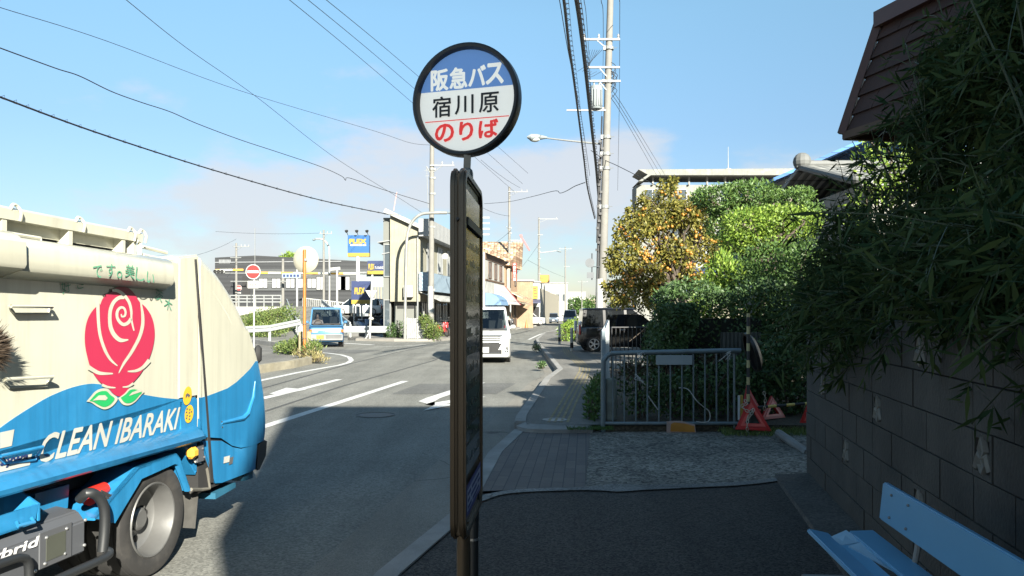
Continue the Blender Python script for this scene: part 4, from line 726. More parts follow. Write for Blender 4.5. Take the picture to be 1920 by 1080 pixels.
    for s in (-1, 1):
        mb = MB(); mb.box((ws[0] - .12, s * (hw + .09), belt + .1), (.1, .16, .12), bev=.035); mb.bar((ws[0] - .14, s * (hw - .02), belt + .05), (ws[0] - .12, s * (hw + .05), belt + .07), .04); build('side_mirror', mb, paint_m if detail > 1 and style == 'van' else M_cha, t, smooth=True)
        if lamps == 'slim':
            mb = MB(); mb.loft([[(x1 - .02, s * (hw - .52), nose - .20), (x1 - .02, s * (hw - .52), nose - .12), (x1 + .0, s * (hw - .5), nose - .12), (x1 + .0, s * (hw - .5), nose - .20)], [(x1 - .10, s * (hw - .12), nose - .2), (x1 - .10, s * (hw - .12), nose), (x1 - .035, s * (hw - .1), nose), (x1 - .035, s * (hw - .1), nose - .2)], [(x1 - .33, s * (hw - .03), nose - .13), (x1 - .33, s * (hw - .03), nose + .02), (x1 - .3, s * (hw + .008), nose + .02), (x1 - .3, s * (hw + .008), nose - .13)]]); build('headlight', mb, M_lamp, t)
        else:
            mb = MB(); mb.box((x1 - .02, s * (hw - .27), nose - .17), (.07, .27, .15), bev=.02); hl = build('headlight', mb, M_lamp, t)
            mb = MB(); mb.box((x1 - .05, s * (hw - .075), nose - .175), (.1, .12, .14), bev=.02); build('turn_signal', mb, M_amb, hl)
        mb = MB(); mb.box((x0 - .0, s * (hw - .08), belt - .12), (.06, .13, .38), bev=.02); build('tail_light', mb, M_red, t)
        mb = MB()
        for x in (pill[0] - .12, pill[-1] - .18): mb.box((x, s * (hw + .014), belt - .13), (.2, .025, .03), bev=.01)
        build('door_handle', mb, M_chrome if detail > 1 else paint_m, t)
    mb = MB(); mb.box((x1 + .012, 0, clear + .27), (.012, .34, .17), bev=.003); lp_ = build('license_plate', mb, plate_m or M_wht, t)
    if plate_txt: mb = text_mb(plate_txt, (x1 + .0195, -.13, clear + .215), (0, .26, 0), (0, 0, .09), .02, (1, 0, 0)); build('lettering', mb, M_cha, lp_)
    mb = MB(); mb.box((x0 - .01, 0, clear + .4), (.012, .34, .17), bev=.003); build('license_plate', mb, plate_m or M_wht, t)
    mb = MB(); mb.box((x1 - .02, 0, clear + .2), (.06, Wd - .55, .16), bev=.02); build('lower_grille', mb, M_cha, t)
    if detail > 1:
        mb = MB()
        for y in (-.35, .2): mb.bar((ws[0] + .01, y, zb0), (ws[0] - .06, y + .42, zb0 + .05), .02)
        build('wiper', mb, M_cha, t)
        mb = MB(); mb.box((ws[1] - .1, 0, H - .17), (.04, .22, .06), bev=.015); build('rear_view_mirror', mb, M_cha, t)
    return t
M_cwh = mat('white car paint', (.60, .61, .60), .22, var=.02, coat=.5); M_cbk = mat('black car paint', (.003, .003, .005), .2, var=.05, coat=.35); M_cbl = mat('light blue car paint', (.055, .17, .32), .3, var=.05, coat=.4); M_csv = mat('silver car paint', (.42, .45, .48), .28, .5, coat=.5); M_cdb = mat('slate car paint', (.10, .13, .17), .25, .3, coat=.5); M_plY = mat('yellow plate', (.45, .34, .02), .5)
# white minivan coming towards us
def face(p, to=(0, 0)): return math.atan2(to[1] - p[1], to[0] - p[0])
wv = (-.96, 26.6, -.02); rz = R(-88.5)
v = vehicle('white_minivan', 'white minivan with chrome slatted grille driving in the lane beside the bus stop', wv, rz, M_cwh, L=4.6, Wd=1.72, H=1.83, belt=1.06, nose=.92, hood=1.03, ws=(1.75, .95), pill=(.35, -.85), glass=M_cg, detail=2, plate_m=M_wht)
mb = MB()
for i in range(4): mb.box((2.30, 0, .66 + i * .075), (.05, 1.0 + .06 * i, .036), bev=.01)
mb.box((2.29, 0, .33), (.06, 1.1, .04), bev=.01); build('grille_bars', mb, M_chrome, v)
mb = MB(); mb.loft([[(2.285, -.42, .36), (2.285, .42, .36), (2.285, .58, .64), (2.285, -.58, .64)], [(2.312, -.42, .36), (2.312, .42, .36), (2.312, .58, .64), (2.312, -.58, .64)]]); build('grille', mb, M_cha, v)
for s in (-1, 1):
    mb = MB(); mb.prism([(2.26, s * .66, .36), (2.26, s * .79, .36), (2.26, s * .75, .62)], (.04, 0, 0)); fl = build('fog_lamp', mb, M_cha, v); mb = MB(); mb.ball((2.30, s * .72, .41), .035, 8); build('fog_lens', mb, M_lamp, fl)
mb = MB(); mb.box((1.05, -.55, 1.68), (.01, .09, .04)); build('windshield_sticker', mb, M_wht, v)
f_ = Vector((math.cos(rz), math.sin(rz), 0)); l_ = Vector((-f_.y, f_.x, 0))
seated_person('driver in pale shirt behind the wheel of the white minivan', Vector(wv) + f_ * .42 - l_ * .38 + Vector((0, 0, .72)), rz + R(90), (.55, .56, .56))
# light blue kei van waiting at the side road
bv = (-9.0, 37.2, .0); rz = R(-76)
v = vehicle('blue_van', 'light blue kei van with yellow number plate waiting at the side road', bv, rz, M_cbl, L=3.3, Wd=1.56, H=1.86, belt=1.06, nose=.92, hood=.96, ws=(1.55, 1.05), rear=(-1.6, -1.5), pill=(.45, -.6), glass=M_cg, wr=.27, wb=(1.05, -1.0), clear=.22, spokes=0, plate_m=M_plY, lamps='box', roof_in=.1, plate_txt='5877')
mb = MB(); mb.box((1.63, 0, .45), (.14, 1.5, .30), bev=.03); bp_ = build('bumper', mb, M_gry, v)
mb = MB()
for i in range(3): mb.box((1.705, .33, .42 + i * .055), (.012, .72, .022))
build('bumper_vent', mb, M_cha, bp_)
for o in v.children:
    if o.name.startswith('license_plate') and o.data.vertices[0].co.x > 0: o.location = (.062, -.28, -.02)
mb = text_mb('HIJET', (1.672, -.14, .72), (0, .3, 0), (0, 0, .07), .03, (1, 0, 0)); build('badge', mb, M_wht, v)
f_ = Vector((math.cos(rz), math.sin(rz), 0)); l_ = Vector((-f_.y, f_.x, 0))
seated_person('driver in pink and white top inside the light blue kei van', Vector(bv) + f_ * .62 - l_ * .4 + Vector((0, 0, .72)), rz + R(90), (.6, .45, .42))
# black kei wagon parked side-on behind the railing
v = vehicle('black_wagon_car', 'glossy black kei wagon parked side-on behind the railing and black fence', (4.22, 29.6, .125), R(2), M_cbk, L=3.4, Wd=1.48, H=1.66, belt=.95, nose=.8, hood=.92, ws=(1.25, .35), rear=(-1.62, -1.52), pill=(.05, -.75), wr=.29, wb=(1.1, -1.17), spokes=5, detail=2, style='car')
for q_ in (-.64, .64): mb = MB(); mb.box((-1.70, q_, .95), (.12, .12, .42), bev=.03); build('clear_tail_lens', mb, M_lamp, v)
# cars farther along the street
def far_car(name, label, px_, py_, Y, rz, pm, **k): p = at(px_, py_, Y); return vehicle(name, label, (p.x, Y, k.pop('z', 0.0)), rz, pm, detail=1, **k)
far_car('silver_van', 'pale silver van coming along the far street, beyond the green hedge', 1069, 600, 104, R(-97), M_csv, L=4.4, H=1.95, belt=1.1)
far_car('slate_car', 'dark blue grey car queued behind the pale silver van', 1098, 600, 112, R(-97), M_cdb, L=4.3, H=1.6, belt=.95)
far_car('small_dark_car', 'small dark car parked at the white shop fence far down the street', 1037, 604, 118, R(-92), M_cdb, L=3.8, Wd=1.6, H=1.55, belt=.9)
far_car('white_pickup_car', 'white car parked nose out in front of the ramen shop', 990, 604, 92, R(15), M_cwh, L=3.9, Wd=1.55, H=1.55, belt=.95, z=.115, ws=(1.0, .3))
far_car('white_sedan', 'white car parked up on the dealer lot beside the blue sign board', 675, 575, 66, R(175), M_cwh, L=4.2, Wd=1.7, H=1.45, belt=.85, z=1.35)
# motor scooters and motorcycles
def scooter(label, loc, rz, col, group, box=None, name='scooter'):
    t = thing(name, label, 'scooter' if name == 'scooter' else 'motorcycle', loc, rz, group); M_b = mat('scooter ' + str(col), col, .35, coat=.4)
    for x in (.62, -.58):
        mb = MB(); mb.lathe([(.2, -.045), (.265, -.045), (.28, 0), (.265, .045), (.2, .045)], Matrix.Translation((x, 0, .28)) @ Matrix.Rotation(R(90), 4, 'X'), 20); w_ = build('wheel', mb, M_tyre, t, smooth=True)
        mb = MB(); mb.lathe([(.2, -.03), (.19, .03), (.03, .02), (.03, -.02), (.2, -.03)], Matrix.Translation((x, 0, .28)) @ Matrix.Rotation(R(90), 4, 'X'), 14); build('rim', mb, M_rim, w_)
    mb = MB(); mb.loft([ring(x, hw, zb, zt, .04, 0, 3) for x, hw, zb, zt in ((.45, .12, .3, .42), (.1, .15, .25, .38), (-.2, .16, .3, .7), (-.6, .16, .45, .74), (-.85, .06, .6, .72))]); mb.tube([(.62, 0, .28), (.42, 0, .95)], .035, 8); mb.loft([ring(x, hw, zb, zt, .03, 0, 3) for x, hw, zb, zt in ((.38, .17, .4, .9), (.46, .2, .36, .88), (.52, .1, .42, .8))]); build('body', mb, M_b, t, smooth=True)
    mb = MB(); mb.box((-.38, 0, .77), (.62, .26, .09), bev=.035); build('seat', mb, M_int, t, smooth=True)
    mb = MB(); mb.tube([(.33, -.34, 1.02), (.42, -.12, .98), (.42, .12, .98), (.33, .34, 1.02)], .016, 8); mb.box((.44, 0, .95), (.1, .16, .14), bev=.04); build('handlebar', mb, M_cha, t)
    for s in (-1, 1): mb = MB(); mb.tube([(.4, s * .22, 1.0), (.36, s * .3, 1.16)], .006, 5); mb.box((.36, s * .31, 1.18), (.02, .1, .07), bev=.008); build('mirror', mb, M_cha, t)
    if box: mb = MB(); mb.box((-.68, 0, 1.0), (.42, .42, .36), bev=.05); build('carrier_box', mb, mat('carrier ' + str(box), box, .4), t)
    return t
scooter('scooter with pale blue carrier box parked at the shop kerb', (.12 - .35, 71.5, .115), R(-60), (.03, .03, .035), 'scooters parked at the shops', (.5, .68, .68))
scooter('orange and black scooter between the minivan and the pale blue boxed scooter', (-1.3, 68.5, .115), R(-70), (.45, .12, .05), 'scooters parked at the shops')
for i, (lb, x, y, rz, c) in enumerate((('red motorcycle leaning nearest the plants by the cream house', -4.35, 47.3, -50, (.35, .03, .03)), ('silver motorcycle second along from the plants by the cream house', -4.0, 48.4, -45, (.4, .4, .42)), ('black motorcycle third along from the plants by the cream house', -3.7, 49.7, -50, (.02, .02, .02)))): scooter(lb, (x, y, .115), R(rz), c, 'motorcycles outside the cream house', name='motorcycle')
for i, (lb, px_, Y, c) in enumerate((('white scooter at the left end of the row below the blue sign board', 672, 55, (.6, .62, .65)), ('pale blue scooter second from left below the blue sign board', 682, 54, (.3, .42, .6)), ('dark scooter behind the white slanted sign post', 694, 56, (.03, .035, .05)), ('navy scooter between the slanted sign post and the grey wall', 706, 55, (.05, .08, .2)), ('black scooter against the grey wall of the cream house', 716, 54, (.02, .02, .02)))): p = at(px_, 612, Y); scooter(lb, (p.x, Y, .25), R(-60 + 15 * i), c, 'scooters on the dealer lot')
# ---------------------------------------------------------------- buildings on the left of the street
def corr(name, col, period=.09, axis=0, depth=.5, rough=.6):   # corrugated sheet
    m = mat(name, col, rough, var=.08, dirt=tuple(c * .6 for c in col), dscale=.8, damt=.4); t = m.node_tree; b = t.nodes['Principled BSDF']
    tcx = N(t, 'ShaderNodeTexCoord'); wv_ = N(t, 'ShaderNodeTexWave', _bands_direction=('X', 'Y', 'Z', 'DIAGONAL')[axis], Scale=.314 / period); LK(t, tcx.outputs['Object'], wv_.inputs[0])
    bp = N(t, 'ShaderNodeBump', Strength=depth, Distance=.03); LK(t, wv_.outputs[0], bp.inputs['Height']); LK(t, bp.outputs[0], b.inputs['Normal']); return m
M_plas = mat('cream plaster', (.27, .255, .19), .85, streak=.3, var=.08, scale=.6, dirt=(.33, .31, .24), dscale=.5, damt=.5); M_grw = mat('grey render', (.16, .165, .15), .9, var=.1, scale=.7); M_ww = mat('white wall', (.36, .36, .335), .8, streak=.3, var=.06, dirt=(.45, .44, .4), dscale=.6, damt=.4)
M_win = mat('window glass', (.06, .075, .085), .08, spec=.8, var=.3, scale=.9); M_alu = mat('aluminium frame', (.26, .27, .27), .45, .25); M_dark = mat('dark opening', (.02, .02, .02), .8); M_brown = mat('brown timber', (.10, .055, .03), .7, var=.2)
M_cw = corr('white corrugated sheet', (.36, .365, .36), .14, 0); M_cb = corr('pale blue corrugated sheet', (.25, .33, .40), .12, 3); M_tile = None
def tilemat(name, c1, c2, sx=.3, sy=.3, axes='xz'):
    m = mat(name, c1, .75, var=.18, scale=1.5); t = m.node_tree; b = t.nodes['Principled BSDF']; src = b.inputs['Base Color'].links[0].from_socket
    tcx = N(t, 'ShaderNodeTexCoord'); sp = N(t, 'ShaderNodeSeparateXYZ'); LK(t, tcx.outputs['Object'], sp.inputs[0]); cb = N(t, 'ShaderNodeCombineXYZ')
    ad_ = N(t, 'ShaderNodeMath', _operation='ADD'); LK(t, sp.outputs[0], ad_.inputs[0]); LK(t, sp.outputs[1], ad_.inputs[1])
    LK(t, sp.outputs[0] if axes[0] == 'x' else sp.outputs[1], cb.inputs[0]); LK(t, sp.outputs[2], cb.inputs[1])
    bt = N(t, 'ShaderNodeTexBrick', _offset=0.0, Scale=1.0); bt.inputs['Brick Width'].default_value = sx; bt.inputs['Row Height'].default_value = sy; bt.inputs['Mortar Size'].default_value = .02; bt.inputs['Mortar Smooth'].default_value = .6
    LK(t, cb.outputs[0], bt.inputs[0]); LK(t, src, bt.inputs['Color1']); bt.inputs['Color2'].default_value = (*c2, 1); bt.inputs['Mortar'].default_value = tuple(c * .3 for c in c1) + (1,); LK(t, bt.outputs[0], b.inputs['Base Color'])
    wv_ = N(t, 'ShaderNodeTexWave', _bands_direction='X' if axes[0] == 'x' else 'Y', Scale=.314 / sx); LK(t, tcx.outputs['Object'], wv_.inputs[0]); bp = N(t, 'ShaderNodeBump', Strength=.7, Distance=.06); LK(t, wv_.outputs[0], bp.inputs['Height']); LK(t, bp.outputs[0], b.inputs['Normal']); return m
def window(parent, c, w, h, nrm, glass=None, frame=None, mull=1, depth=.06):
    """a framed window standing 2-3 cm proud of a wall at world point c, facing nrm"""
    n = Vector(nrm).normalized(); u = Vector((-n.y, n.x, 0)); z = Vector((0, 0, 1)); c = Vector(c); mb = MB(); P = lambda a, b_, d: c + u * a + z * b_ + n * d
    mb.poly([P(-w / 2, -h / 2, .012), P(w / 2, -h / 2, .012), P(w / 2, h / 2, .012), P(-w / 2, h / 2, .012)]); win = build('window', mb, glass or M_win, parent, world=True)
    mb = MB(); t_ = .05
    for a in [-w / 2, w / 2] + [(-w / 2 + w * (i + 1) / (mull + 1)) for i in range(mull)]: mb.bar(P(a, -h / 2, .02), P(a, h / 2, .02), t_, depth, up=n)
    for b_ in (-h / 2, h / 2): mb.bar(P(-w / 2 - t_ / 2, b_, .026), P(w / 2 + t_ / 2, b_, .026), depth, t_, up=z)
    build('frame', mb, frame or M_alu, win, world=True); return win
# cream house at the corner
h = thing('cream_house', 'cream two storey corner house with slanted roof and pale blue balcony', 'house', (-6.3, 46, 0))
sd = Vector((.121, .993, 0)); sn = Vector((.993, -.121, 0)); A = Vector((-7.22, 45.5, 0)); B_ = Vector((-5.46, 45.5, 0)); C_ = B_ + sd * 17; D_ = A + Vector((-.5, 17, 0))
mb = MB(); mb.add([Vector((p.x, p.y, z)) for p, zs in ((A, (2.25, 7.5)), (B_, (2.25, 6.55)), (C_, (2.25, 6.55)), (D_, (2.25, 7.5))) for z in zs], [(0, 2, 3, 1), (2, 4, 5, 3), (4, 6, 7, 5), (6, 0, 1, 7), (1, 3, 5, 7), (0, 6, 4, 2)]); build('wall', mb, M_plas, h, world=True)
mb = MB(); mb.prism([A + Vector((.15, .5, -.05)), B_ + Vector((-.1, .5, -.05)), C_ + Vector((-.3, 0, -.05)), D_ + Vector((.2, 0, -.05))], (0, 0, 2.3)); build('ground_floor_wall', mb, M_grw, h, world=True)
for q_ in (.55, 1.15): mb = MB(); mb.box((A.x + q_, 45.98, 1.95), (.4, .04, .2)); build('vent', mb, M_dark, h, world=True)
mb = MB(); v_ = [A + Vector((-.25, -.25, 7.62)), B_ + Vector((.1, -.25, 6.62)), C_ + Vector((.1, .3, 6.62)), D_ + Vector((-.25, .3, 7.62))]; mb.prism(v_, (0, 0, .14)); build('roof', mb, mat('grey roof sheet', (.25, .25, .24), .7), h, world=True)
mb = MB(); mb.bar(A + Vector((-.3, -.27, 7.62)), B_ + Vector((.12, -.27, 6.62)), .1, .22); build('verge_board', mb, M_ww, h, world=True)
def sbox(u0, u1, o0, o1, z0, z1): mb_ = MB(); return mb_.prism([B_ + sd * u0 + sn * o0 + Vector((0, 0, z0)), B_ + sd * u1 + sn * o0 + Vector((0, 0, z0)), B_ + sd * u1 + sn * o1 + Vector((0, 0, z0)), B_ + sd * u0 + sn * o1 + Vector((0, 0, z0))], (0, 0, z1 - z0))
build('parapet', sbox(-.3, 15, .01, .62, 6.1, 7.12), M_cw, h, world=True); build('balcony', sbox(-.3, 14, .02, .6, 2.88, 3.98), M_cb, h, world=True)
mb = MB(); mb.prism([B_ + sd * -.2 + sn * .02 + Vector((0, 0, 2.86)), B_ + sd * 14 + sn * .02 + Vector((0, 0, 2.86)), B_ + sd * 14 + sn * 1.3 + Vector((0, 0, 2.3)), B_ + sd * -.2 + sn * 1.3 + Vector((0, 0, 2.3))], (0, 0, -.05)); build('awning', mb, M_ww, h, world=True)
for u_ in (2.5, 5.5, 8.5, 12): window(h, B_ + sd * u_ + sn * .003 + Vector((0, 0, 5.0)), 1.5, 1.7, sn, mat('white shutter', (.34, .345, .34), .5), M_alu, 1)
for u_ in (1.6, 3.6, 5.6, 7.6, 10): window(h, B_ + sd * u_ + sn * -.1 + Vector((0, 0, 1.25)), 1.5, 2.1, sn, M_win, M_ww, 2)
mb = MB(); mb.tube([B_ + Vector((-.12, -.09, 0.1)), B_ + Vector((-.12, -.09, 6.0))], .05, 8); mb.tube([B_ + Vector((-.9, -.05, 2.3)), B_ + Vector((-.9, -.05, 5.4))], .025, 6); mb.tube([B_ + Vector((-.12, -.09, 6.0)), B_ + Vector((.1, -.09, 6.3)), B_ + Vector((.3, -.09, 6.3))], .05, 8); build('drainpipe', mb, M_alu, h, world=True)
mb = MB(); mb.box(B_ + Vector((-.65, -.2, 2.85)), (.55, .32, .7), bev=.02); build('air_conditioner', mb, M_ww, h, world=True)
mb = MB(); mb.box((-7.45, 47.0, 3.6), (.45, 2.4, 7.3)); wg = build('side_wing', mb, M_grw, h, world=True)
for z in (5.75, 5.05): mb = MB(); mb.prism([(-7.2, 45.7, z + .12), (-8.0 if z > 5.5 else -7.75, 45.7, z), (-8.0 if z > 5.5 else -7.75, 47.5, z), (-7.2, 47.5, z + .12)], (0, 0, .06)); build('window_hood', mb, M_alu, wg, world=True)
window(h, (-7.44, 45.77, 4.7), .36, 1.9, (0, -1, 0), M_win, M_alu, 0); window(h, (-7.44, 45.77, 1.5), .36, 1.7, (0, -1, 0), M_win, M_alu, 0)
mb = MB(); mb.lathe([(.0001, 0), (.2, .04), (.22, .08)], Matrix.Translation(B_ + sd * 4 + sn * .7 + Vector((0, 0, 5.2))) @ Matrix.Rotation(R(70), 4, 'X'), 16); build('dish_antenna', mb, M_ww, h, world=True)
mb = MB()
for i in range(4): mb.bar(at(880, 408 + i * 10.5, 61), at(918, 408 + i * 10.5, 61), .05, .12)
mb.bar(at(890, 400, 61), at(890, 460, 61), .06); f = solo('louvre_frame', mb, M_ww, 'white rack of four flat bars high on the wall right of the bus stop panel', 'rack')
# tiled shops
M_tile = tilemat('orange brown roof tile', (.24, .145, .085), (.55, .40, .27), .32, .22); M_tile2 = tilemat('orange tile along street', (.24, .145, .085), (.55, .4, .27), .32, .22, 'yz'); M_salm = mat('salmon render', (.30, .20, .125), .85, streak=.25, var=.08, dirt=(.4, .28, .18), damt=.4)
def shop_face(Y): return -2.25 + .155 * (Y - 62)
def shopbox(name, mb, y0, y1, z0, z1, back=7.0, off=0.0): return mb.prism([(shop_face(y0) + off, y0, z0), (shop_face(y1) + off, y1, z0), (shop_face(y1) - back, y1, z0), (shop_face(y0) - back, y0, z0)], (0, 0, z1 - z0))
s1 = thing('corner_shop', 'white shop house with blue and red awnings and brown tiled roof', 'shop', (shop_face(66) - 3, 66, 0)); fn = Vector((1, -.155, 0)).normalized()
build('wall', shopbox('w', MB(), 62.3, 71.8, -.02, 6.5), M_ww, s1, world=True)
mb = MB(); mb.prism([(shop_face(62) + .6, 62, 6.5), (shop_face(72) + .6, 71.9, 6.5), (shop_face(72) - 3.6, 71.9, 8.3), (shop_face(62) - 3.6, 62, 8.3)], (0, 0, .18)); build('roof', mb, M_tile2, s1, world=True)
mb = MB(); mb.prism([(shop_face(62.3) + .012, 62.4, 4.2), (shop_face(71.7) + .012, 71.7, 4.2), (shop_face(71.7) + .012, 71.7, 4.35), (shop_face(62.3) + .012, 62.4, 4.35)], (.05, 0, 0)); mb.prism([(shop_face(62.3) + .012, 62.4, 5.95), (shop_face(71.7) + .012, 71.7, 5.95), (shop_face(71.7) + .012, 71.7, 6.4), (shop_face(62.3) + .012, 62.4, 6.4)], (.06, 0, 0)); build('timber_band', mb, M_brown, s1, world=True)
for Y in (64.5, 67.2, 69.8): window(s1, (shop_face(Y) + .01, Y, 5.15), 1.3, 1.35, fn, M_win, M_brown, 1)
for Y in (64.5, 67.2, 69.8): window(s1, (shop_face(Y) + .01, Y, 1.25), 2.0, 2.2, fn, M_dark, M_alu, 1)
def awning(parent, y0, y1, zt, zb, out, m, curved=False, off=0.0):
    mb = MB(); n = 7 if curved else 2; pts = []
    for i in range(n):
        a = i / (n - 1); o, z = (math.sin(a * math.pi / 2), math.cos(a * math.pi / 2)) if curved else (a, 1 - a); pts.append((o * out + .03 + off, zb + (zt - zb) * z))
    mb.loft([[Vector((shop_face(Y) + o, Y, z)) for o, z in pts] + [Vector((shop_face(Y) + .03 + off, Y, zb))] for Y in (y0, y1)]); return build('awning', mb, m, parent, world=True)
awning(s1, 62.4, 66.0, 3.2, 2.2, 1.3, mat('blue awning cloth', (.13, .23, .36), .7), True); awning(s1, 66.4, 71.6, 4.1, 2.3, 1.5, mat('white awning cloth', (.40, .37, .35), .7)); awning(s1, 71.62, 72.4, 4.1, 2.3, 1.5, mat('red awning cloth', (.32, .06, .06), .7))
s2 = thing('tiled_shop', 'salmon shop with large brown tiled roof and red vertical sign', 'shop', (shop_face(76) - 3, 76, 0))
build('wall', shopbox('w', MB(), 72.5, 80, -.02, 6.3), M_salm, s2, world=True)
mb = MB(); xl, xr = -5.5, shop_face(80) + .5
mb.add([(xl, 72.0, 6.2), (xr - 1.3, 72.0, 6.2), (xr, 80.3, 6.2), (xl, 81, 6.2), (xl, 77, 8.7), (xr + .1, 77.2, 8.7), (xl, 72.0, 6.05), (xr - 1.3, 72.0, 6.05), (xr, 80.3, 6.05), (xl, 81, 6.05)], [(0, 1, 5, 4), (2, 3, 4, 5), (1, 2, 5), (3, 0, 4), (6, 9, 8, 7), (0, 6, 7, 1), (1, 7, 8, 2), (2, 8, 9, 3), (3, 9, 6, 0)]); build('roof', mb, M_tile, s2, world=True)
mb = MB(); Y = 73.4; mb.box((shop_face(Y) + .14, Y, 2.9), (.3, .8, 5.8)); build('pilaster', mb, mat('pale render', (.36, .31, .23), .85), s2, world=True)
window(s2, (shop_face(78.6) + .01, 78.6, 5.0), .9, 1.4, fn, M_win, M_dark, 0); window(s2, (shop_face(76) + .01, 76, 1.3), 1.2, 2.3, fn, M_brown, M_brown, 1); window(s2, (shop_face(78.4) + .01, 78.4, 1.3), 1.4, 2.2, fn, M_dark, M_brown, 1)
mb = MB(); mb.prism([(shop_face(74.5) + .02, 74.3, 3.6), (shop_face(80) + .02, 79.9, 3.6), (shop_face(80) + 1.3, 79.9, 2.95), (shop_face(74.5) + 1.3, 74.3, 2.95)], (0, 0, .09)); build('porch_roof', mb, M_tile2, s2, world=True)
mb = MB(); mb.loft([[Vector((shop_face(Y) + o, Y, z)) for o, z in ((.02, 2.75), (.9, 2.7), (1.5, 2.45), (1.5, 2.41), (.9, 2.66), (.02, 2.71))] for Y in (74, 80)]); build('canopy', mb, mat('clear brown canopy', (.30, .27, .21), .3), s2, world=True)
p0, p1 = at(961.5, 527, 73.2), at(968, 493, 73.2)
vs = thing('vertical_sign', 'tall narrow red sign with white characters on the salmon shop pillar', 'sign', p0)
mb = MB(); mb.box((p0 + p1) / 2, (.36, .12, p1.z - p0.z), bev=.02); b_ = build('board', mb, mat('sign red', (.32, .016, .014)), vs, world=True)
hh = (p1.z - p0.z) / 6
for k, ch in enumerate('中国料理天園'): mb = text_mb(ch, Vector((p0.x + .04, p0.y - .065, p1.z - (k + .9) * hh)), Vector((.24, 0, 0)), Vector((0, 0, hh * .8)), .02, Vector((0, -1, 0))); build('lettering', mb, M_wht, b_, world=True)
# further along: brown block, ramen shop, fences, pale blocks
def block(name, label, x0, x1, y0, y1, z1, m, cat='building', wins=0, roof=None, z0=-.05):
    o = thing(name, label, cat, ((x0 + x1) / 2, (y0 + y1) / 2, 0)); mb = MB(); mb.box(((x0 + x1) / 2, (y0 + y1) / 2, (z0 + z1) / 2), (x1 - x0, y1 - y0, z1 - z0)); build('wall', mb, m, o, world=True)
    mb = MB(); mb.box(((x0 + x1) / 2, (y0 + y1) / 2, z1 + .08), (x1 - x0 + .3, y1 - y0 + .3, .16)); build('roof', mb, roof or M_alu, o, world=True); return o
sx = lambda px_, Y: (px_ - CX) * Y / F
o = block('brown_annexe', 'small flat roofed brown block between the tiled shop and the yellow sign', -3.5, sx(998, 84), 81, 88, 4.9, M_salm)
o = block('ramen_shop', 'low pale shop with yellow panels and dark awning at the far bend', -3.5, sx(1010, 96), 92, 104, 5.2, M_ww)
mb = MB(); xa, xb = sx(998.5, 91.5), sx(1008.5, 91.5); mb.box(((xa + xb) / 2, 91.7, 4.0), (xb - xa, .1, 1.5)); yp = build('yellow_panel', mb, mat('sign yellow', (.45, .27, .012), .5), o, world=True)
mb = MB()
for z in (4.45, 4.2, 3.85, 3.55): mb.box(((xa + xb) / 2 + (z * 7 % 1 - .5) * .1, 91.645, z), ((xb - xa) * .6, .006, .12))
build('print', mb, mat('print red', (.5, .05, .02)), yp, world=True)
mb = MB(); xa, xb = sx(994, 90), sx(1014, 90); mb.prism([(xa, 91.6, 3.1), (xb, 91.6, 3.1), (xb, 90, 2.7), (xa, 90, 2.7)], (0, 0, .08)); build('awning', mb, mat('navy awning', (.06, .07, .13), .7), o, world=True)
window(o, ((sx(1000, 92) + sx(1008, 92)) / 2, 91.98, 1.3), .9, 2.0, (0, -1, 0), M_dark, M_alu, 0)
c = at(1020.5, 523, 98); rs_ = thing('ramen_sign', 'yellow ramen sign board with orange edge high on a pole', 'sign', (c.x - .3, c.y, 0))
mb = MB(); mb.box(c, (1.28, .3, 1.0), bev=.03); fb = build('board', mb, mat('sign orange', (.42, .12, .02), .5), rs_, world=True)
mb = MB(); mb.box(c + Vector((-.06, -.152, .0)), (1.08, .012, .86)); yp = build('yellow_face', mb, mat('sign yellow', (.45, .27, .012)), fb, world=True)
mb = text_mb('ラーメン', c + Vector((-.55, -.165, -.2)), Vector((1.0, 0, .06)), Vector((0, 0, .4)), .03, Vector((0, -1, 0))); build('lettering', mb, mat('sign black', (.012, .014, .012)), yp, world=True)
mb = MB(); mb.tube([(c.x, c.y + .05, -.05), (c.x, c.y + .05, c.z - .4)], .09, 10); build('pole', mb, M_alu, rs_, world=True)
mb = MB()
for px0, Y0, px1, Y1, z in ((1012, 100, 1030, 118, 4.7), (1030, 118, 1047, 138, 4.6)):
    mb = MB(); mb.bar((sx(px0, Y0), Y0, z / 2), (sx(px1, Y1), Y1, z / 2), .2, z + .1); solo('corrugated_fence', mb, corr('tan corrugated fence', (.34, .31, .24), 1.1, 1), ('tall tan corrugated fence beside the ramen sign pole' if px0 < 1020 else 'tall pale corrugated fence beyond the first tan one'), 'fence')
for nm, lb, a_, b2, Y, zt_, m in (('white_warehouse', 'long white warehouse behind the corrugated fences', 1003, 1064, 150, 7.3, M_ww), ('pale_apartment', 'pale block far at the end of the street with trees in front', 1064, 1098, 240, 8.0, M_ww), ('distant_house', 'tiny cream house at the vanishing end of the street', 1094, 1126, 300, 7.0, mat('pale render', (.36, .31, .23)))):
    o = block(nm, lb, sx(a_, Y), sx(b2, Y), Y, Y + 14, zt_, m); n = 5
    for k in range(n): window(o, (sx(a_ + (b2 - a_) * (k + .5) / n, Y), Y - .01, zt_ * .62), (sx(b2, Y) - sx(a_, Y)) / n * .5, 1.3, (0, -1, 0), M_win, M_alu, 1)
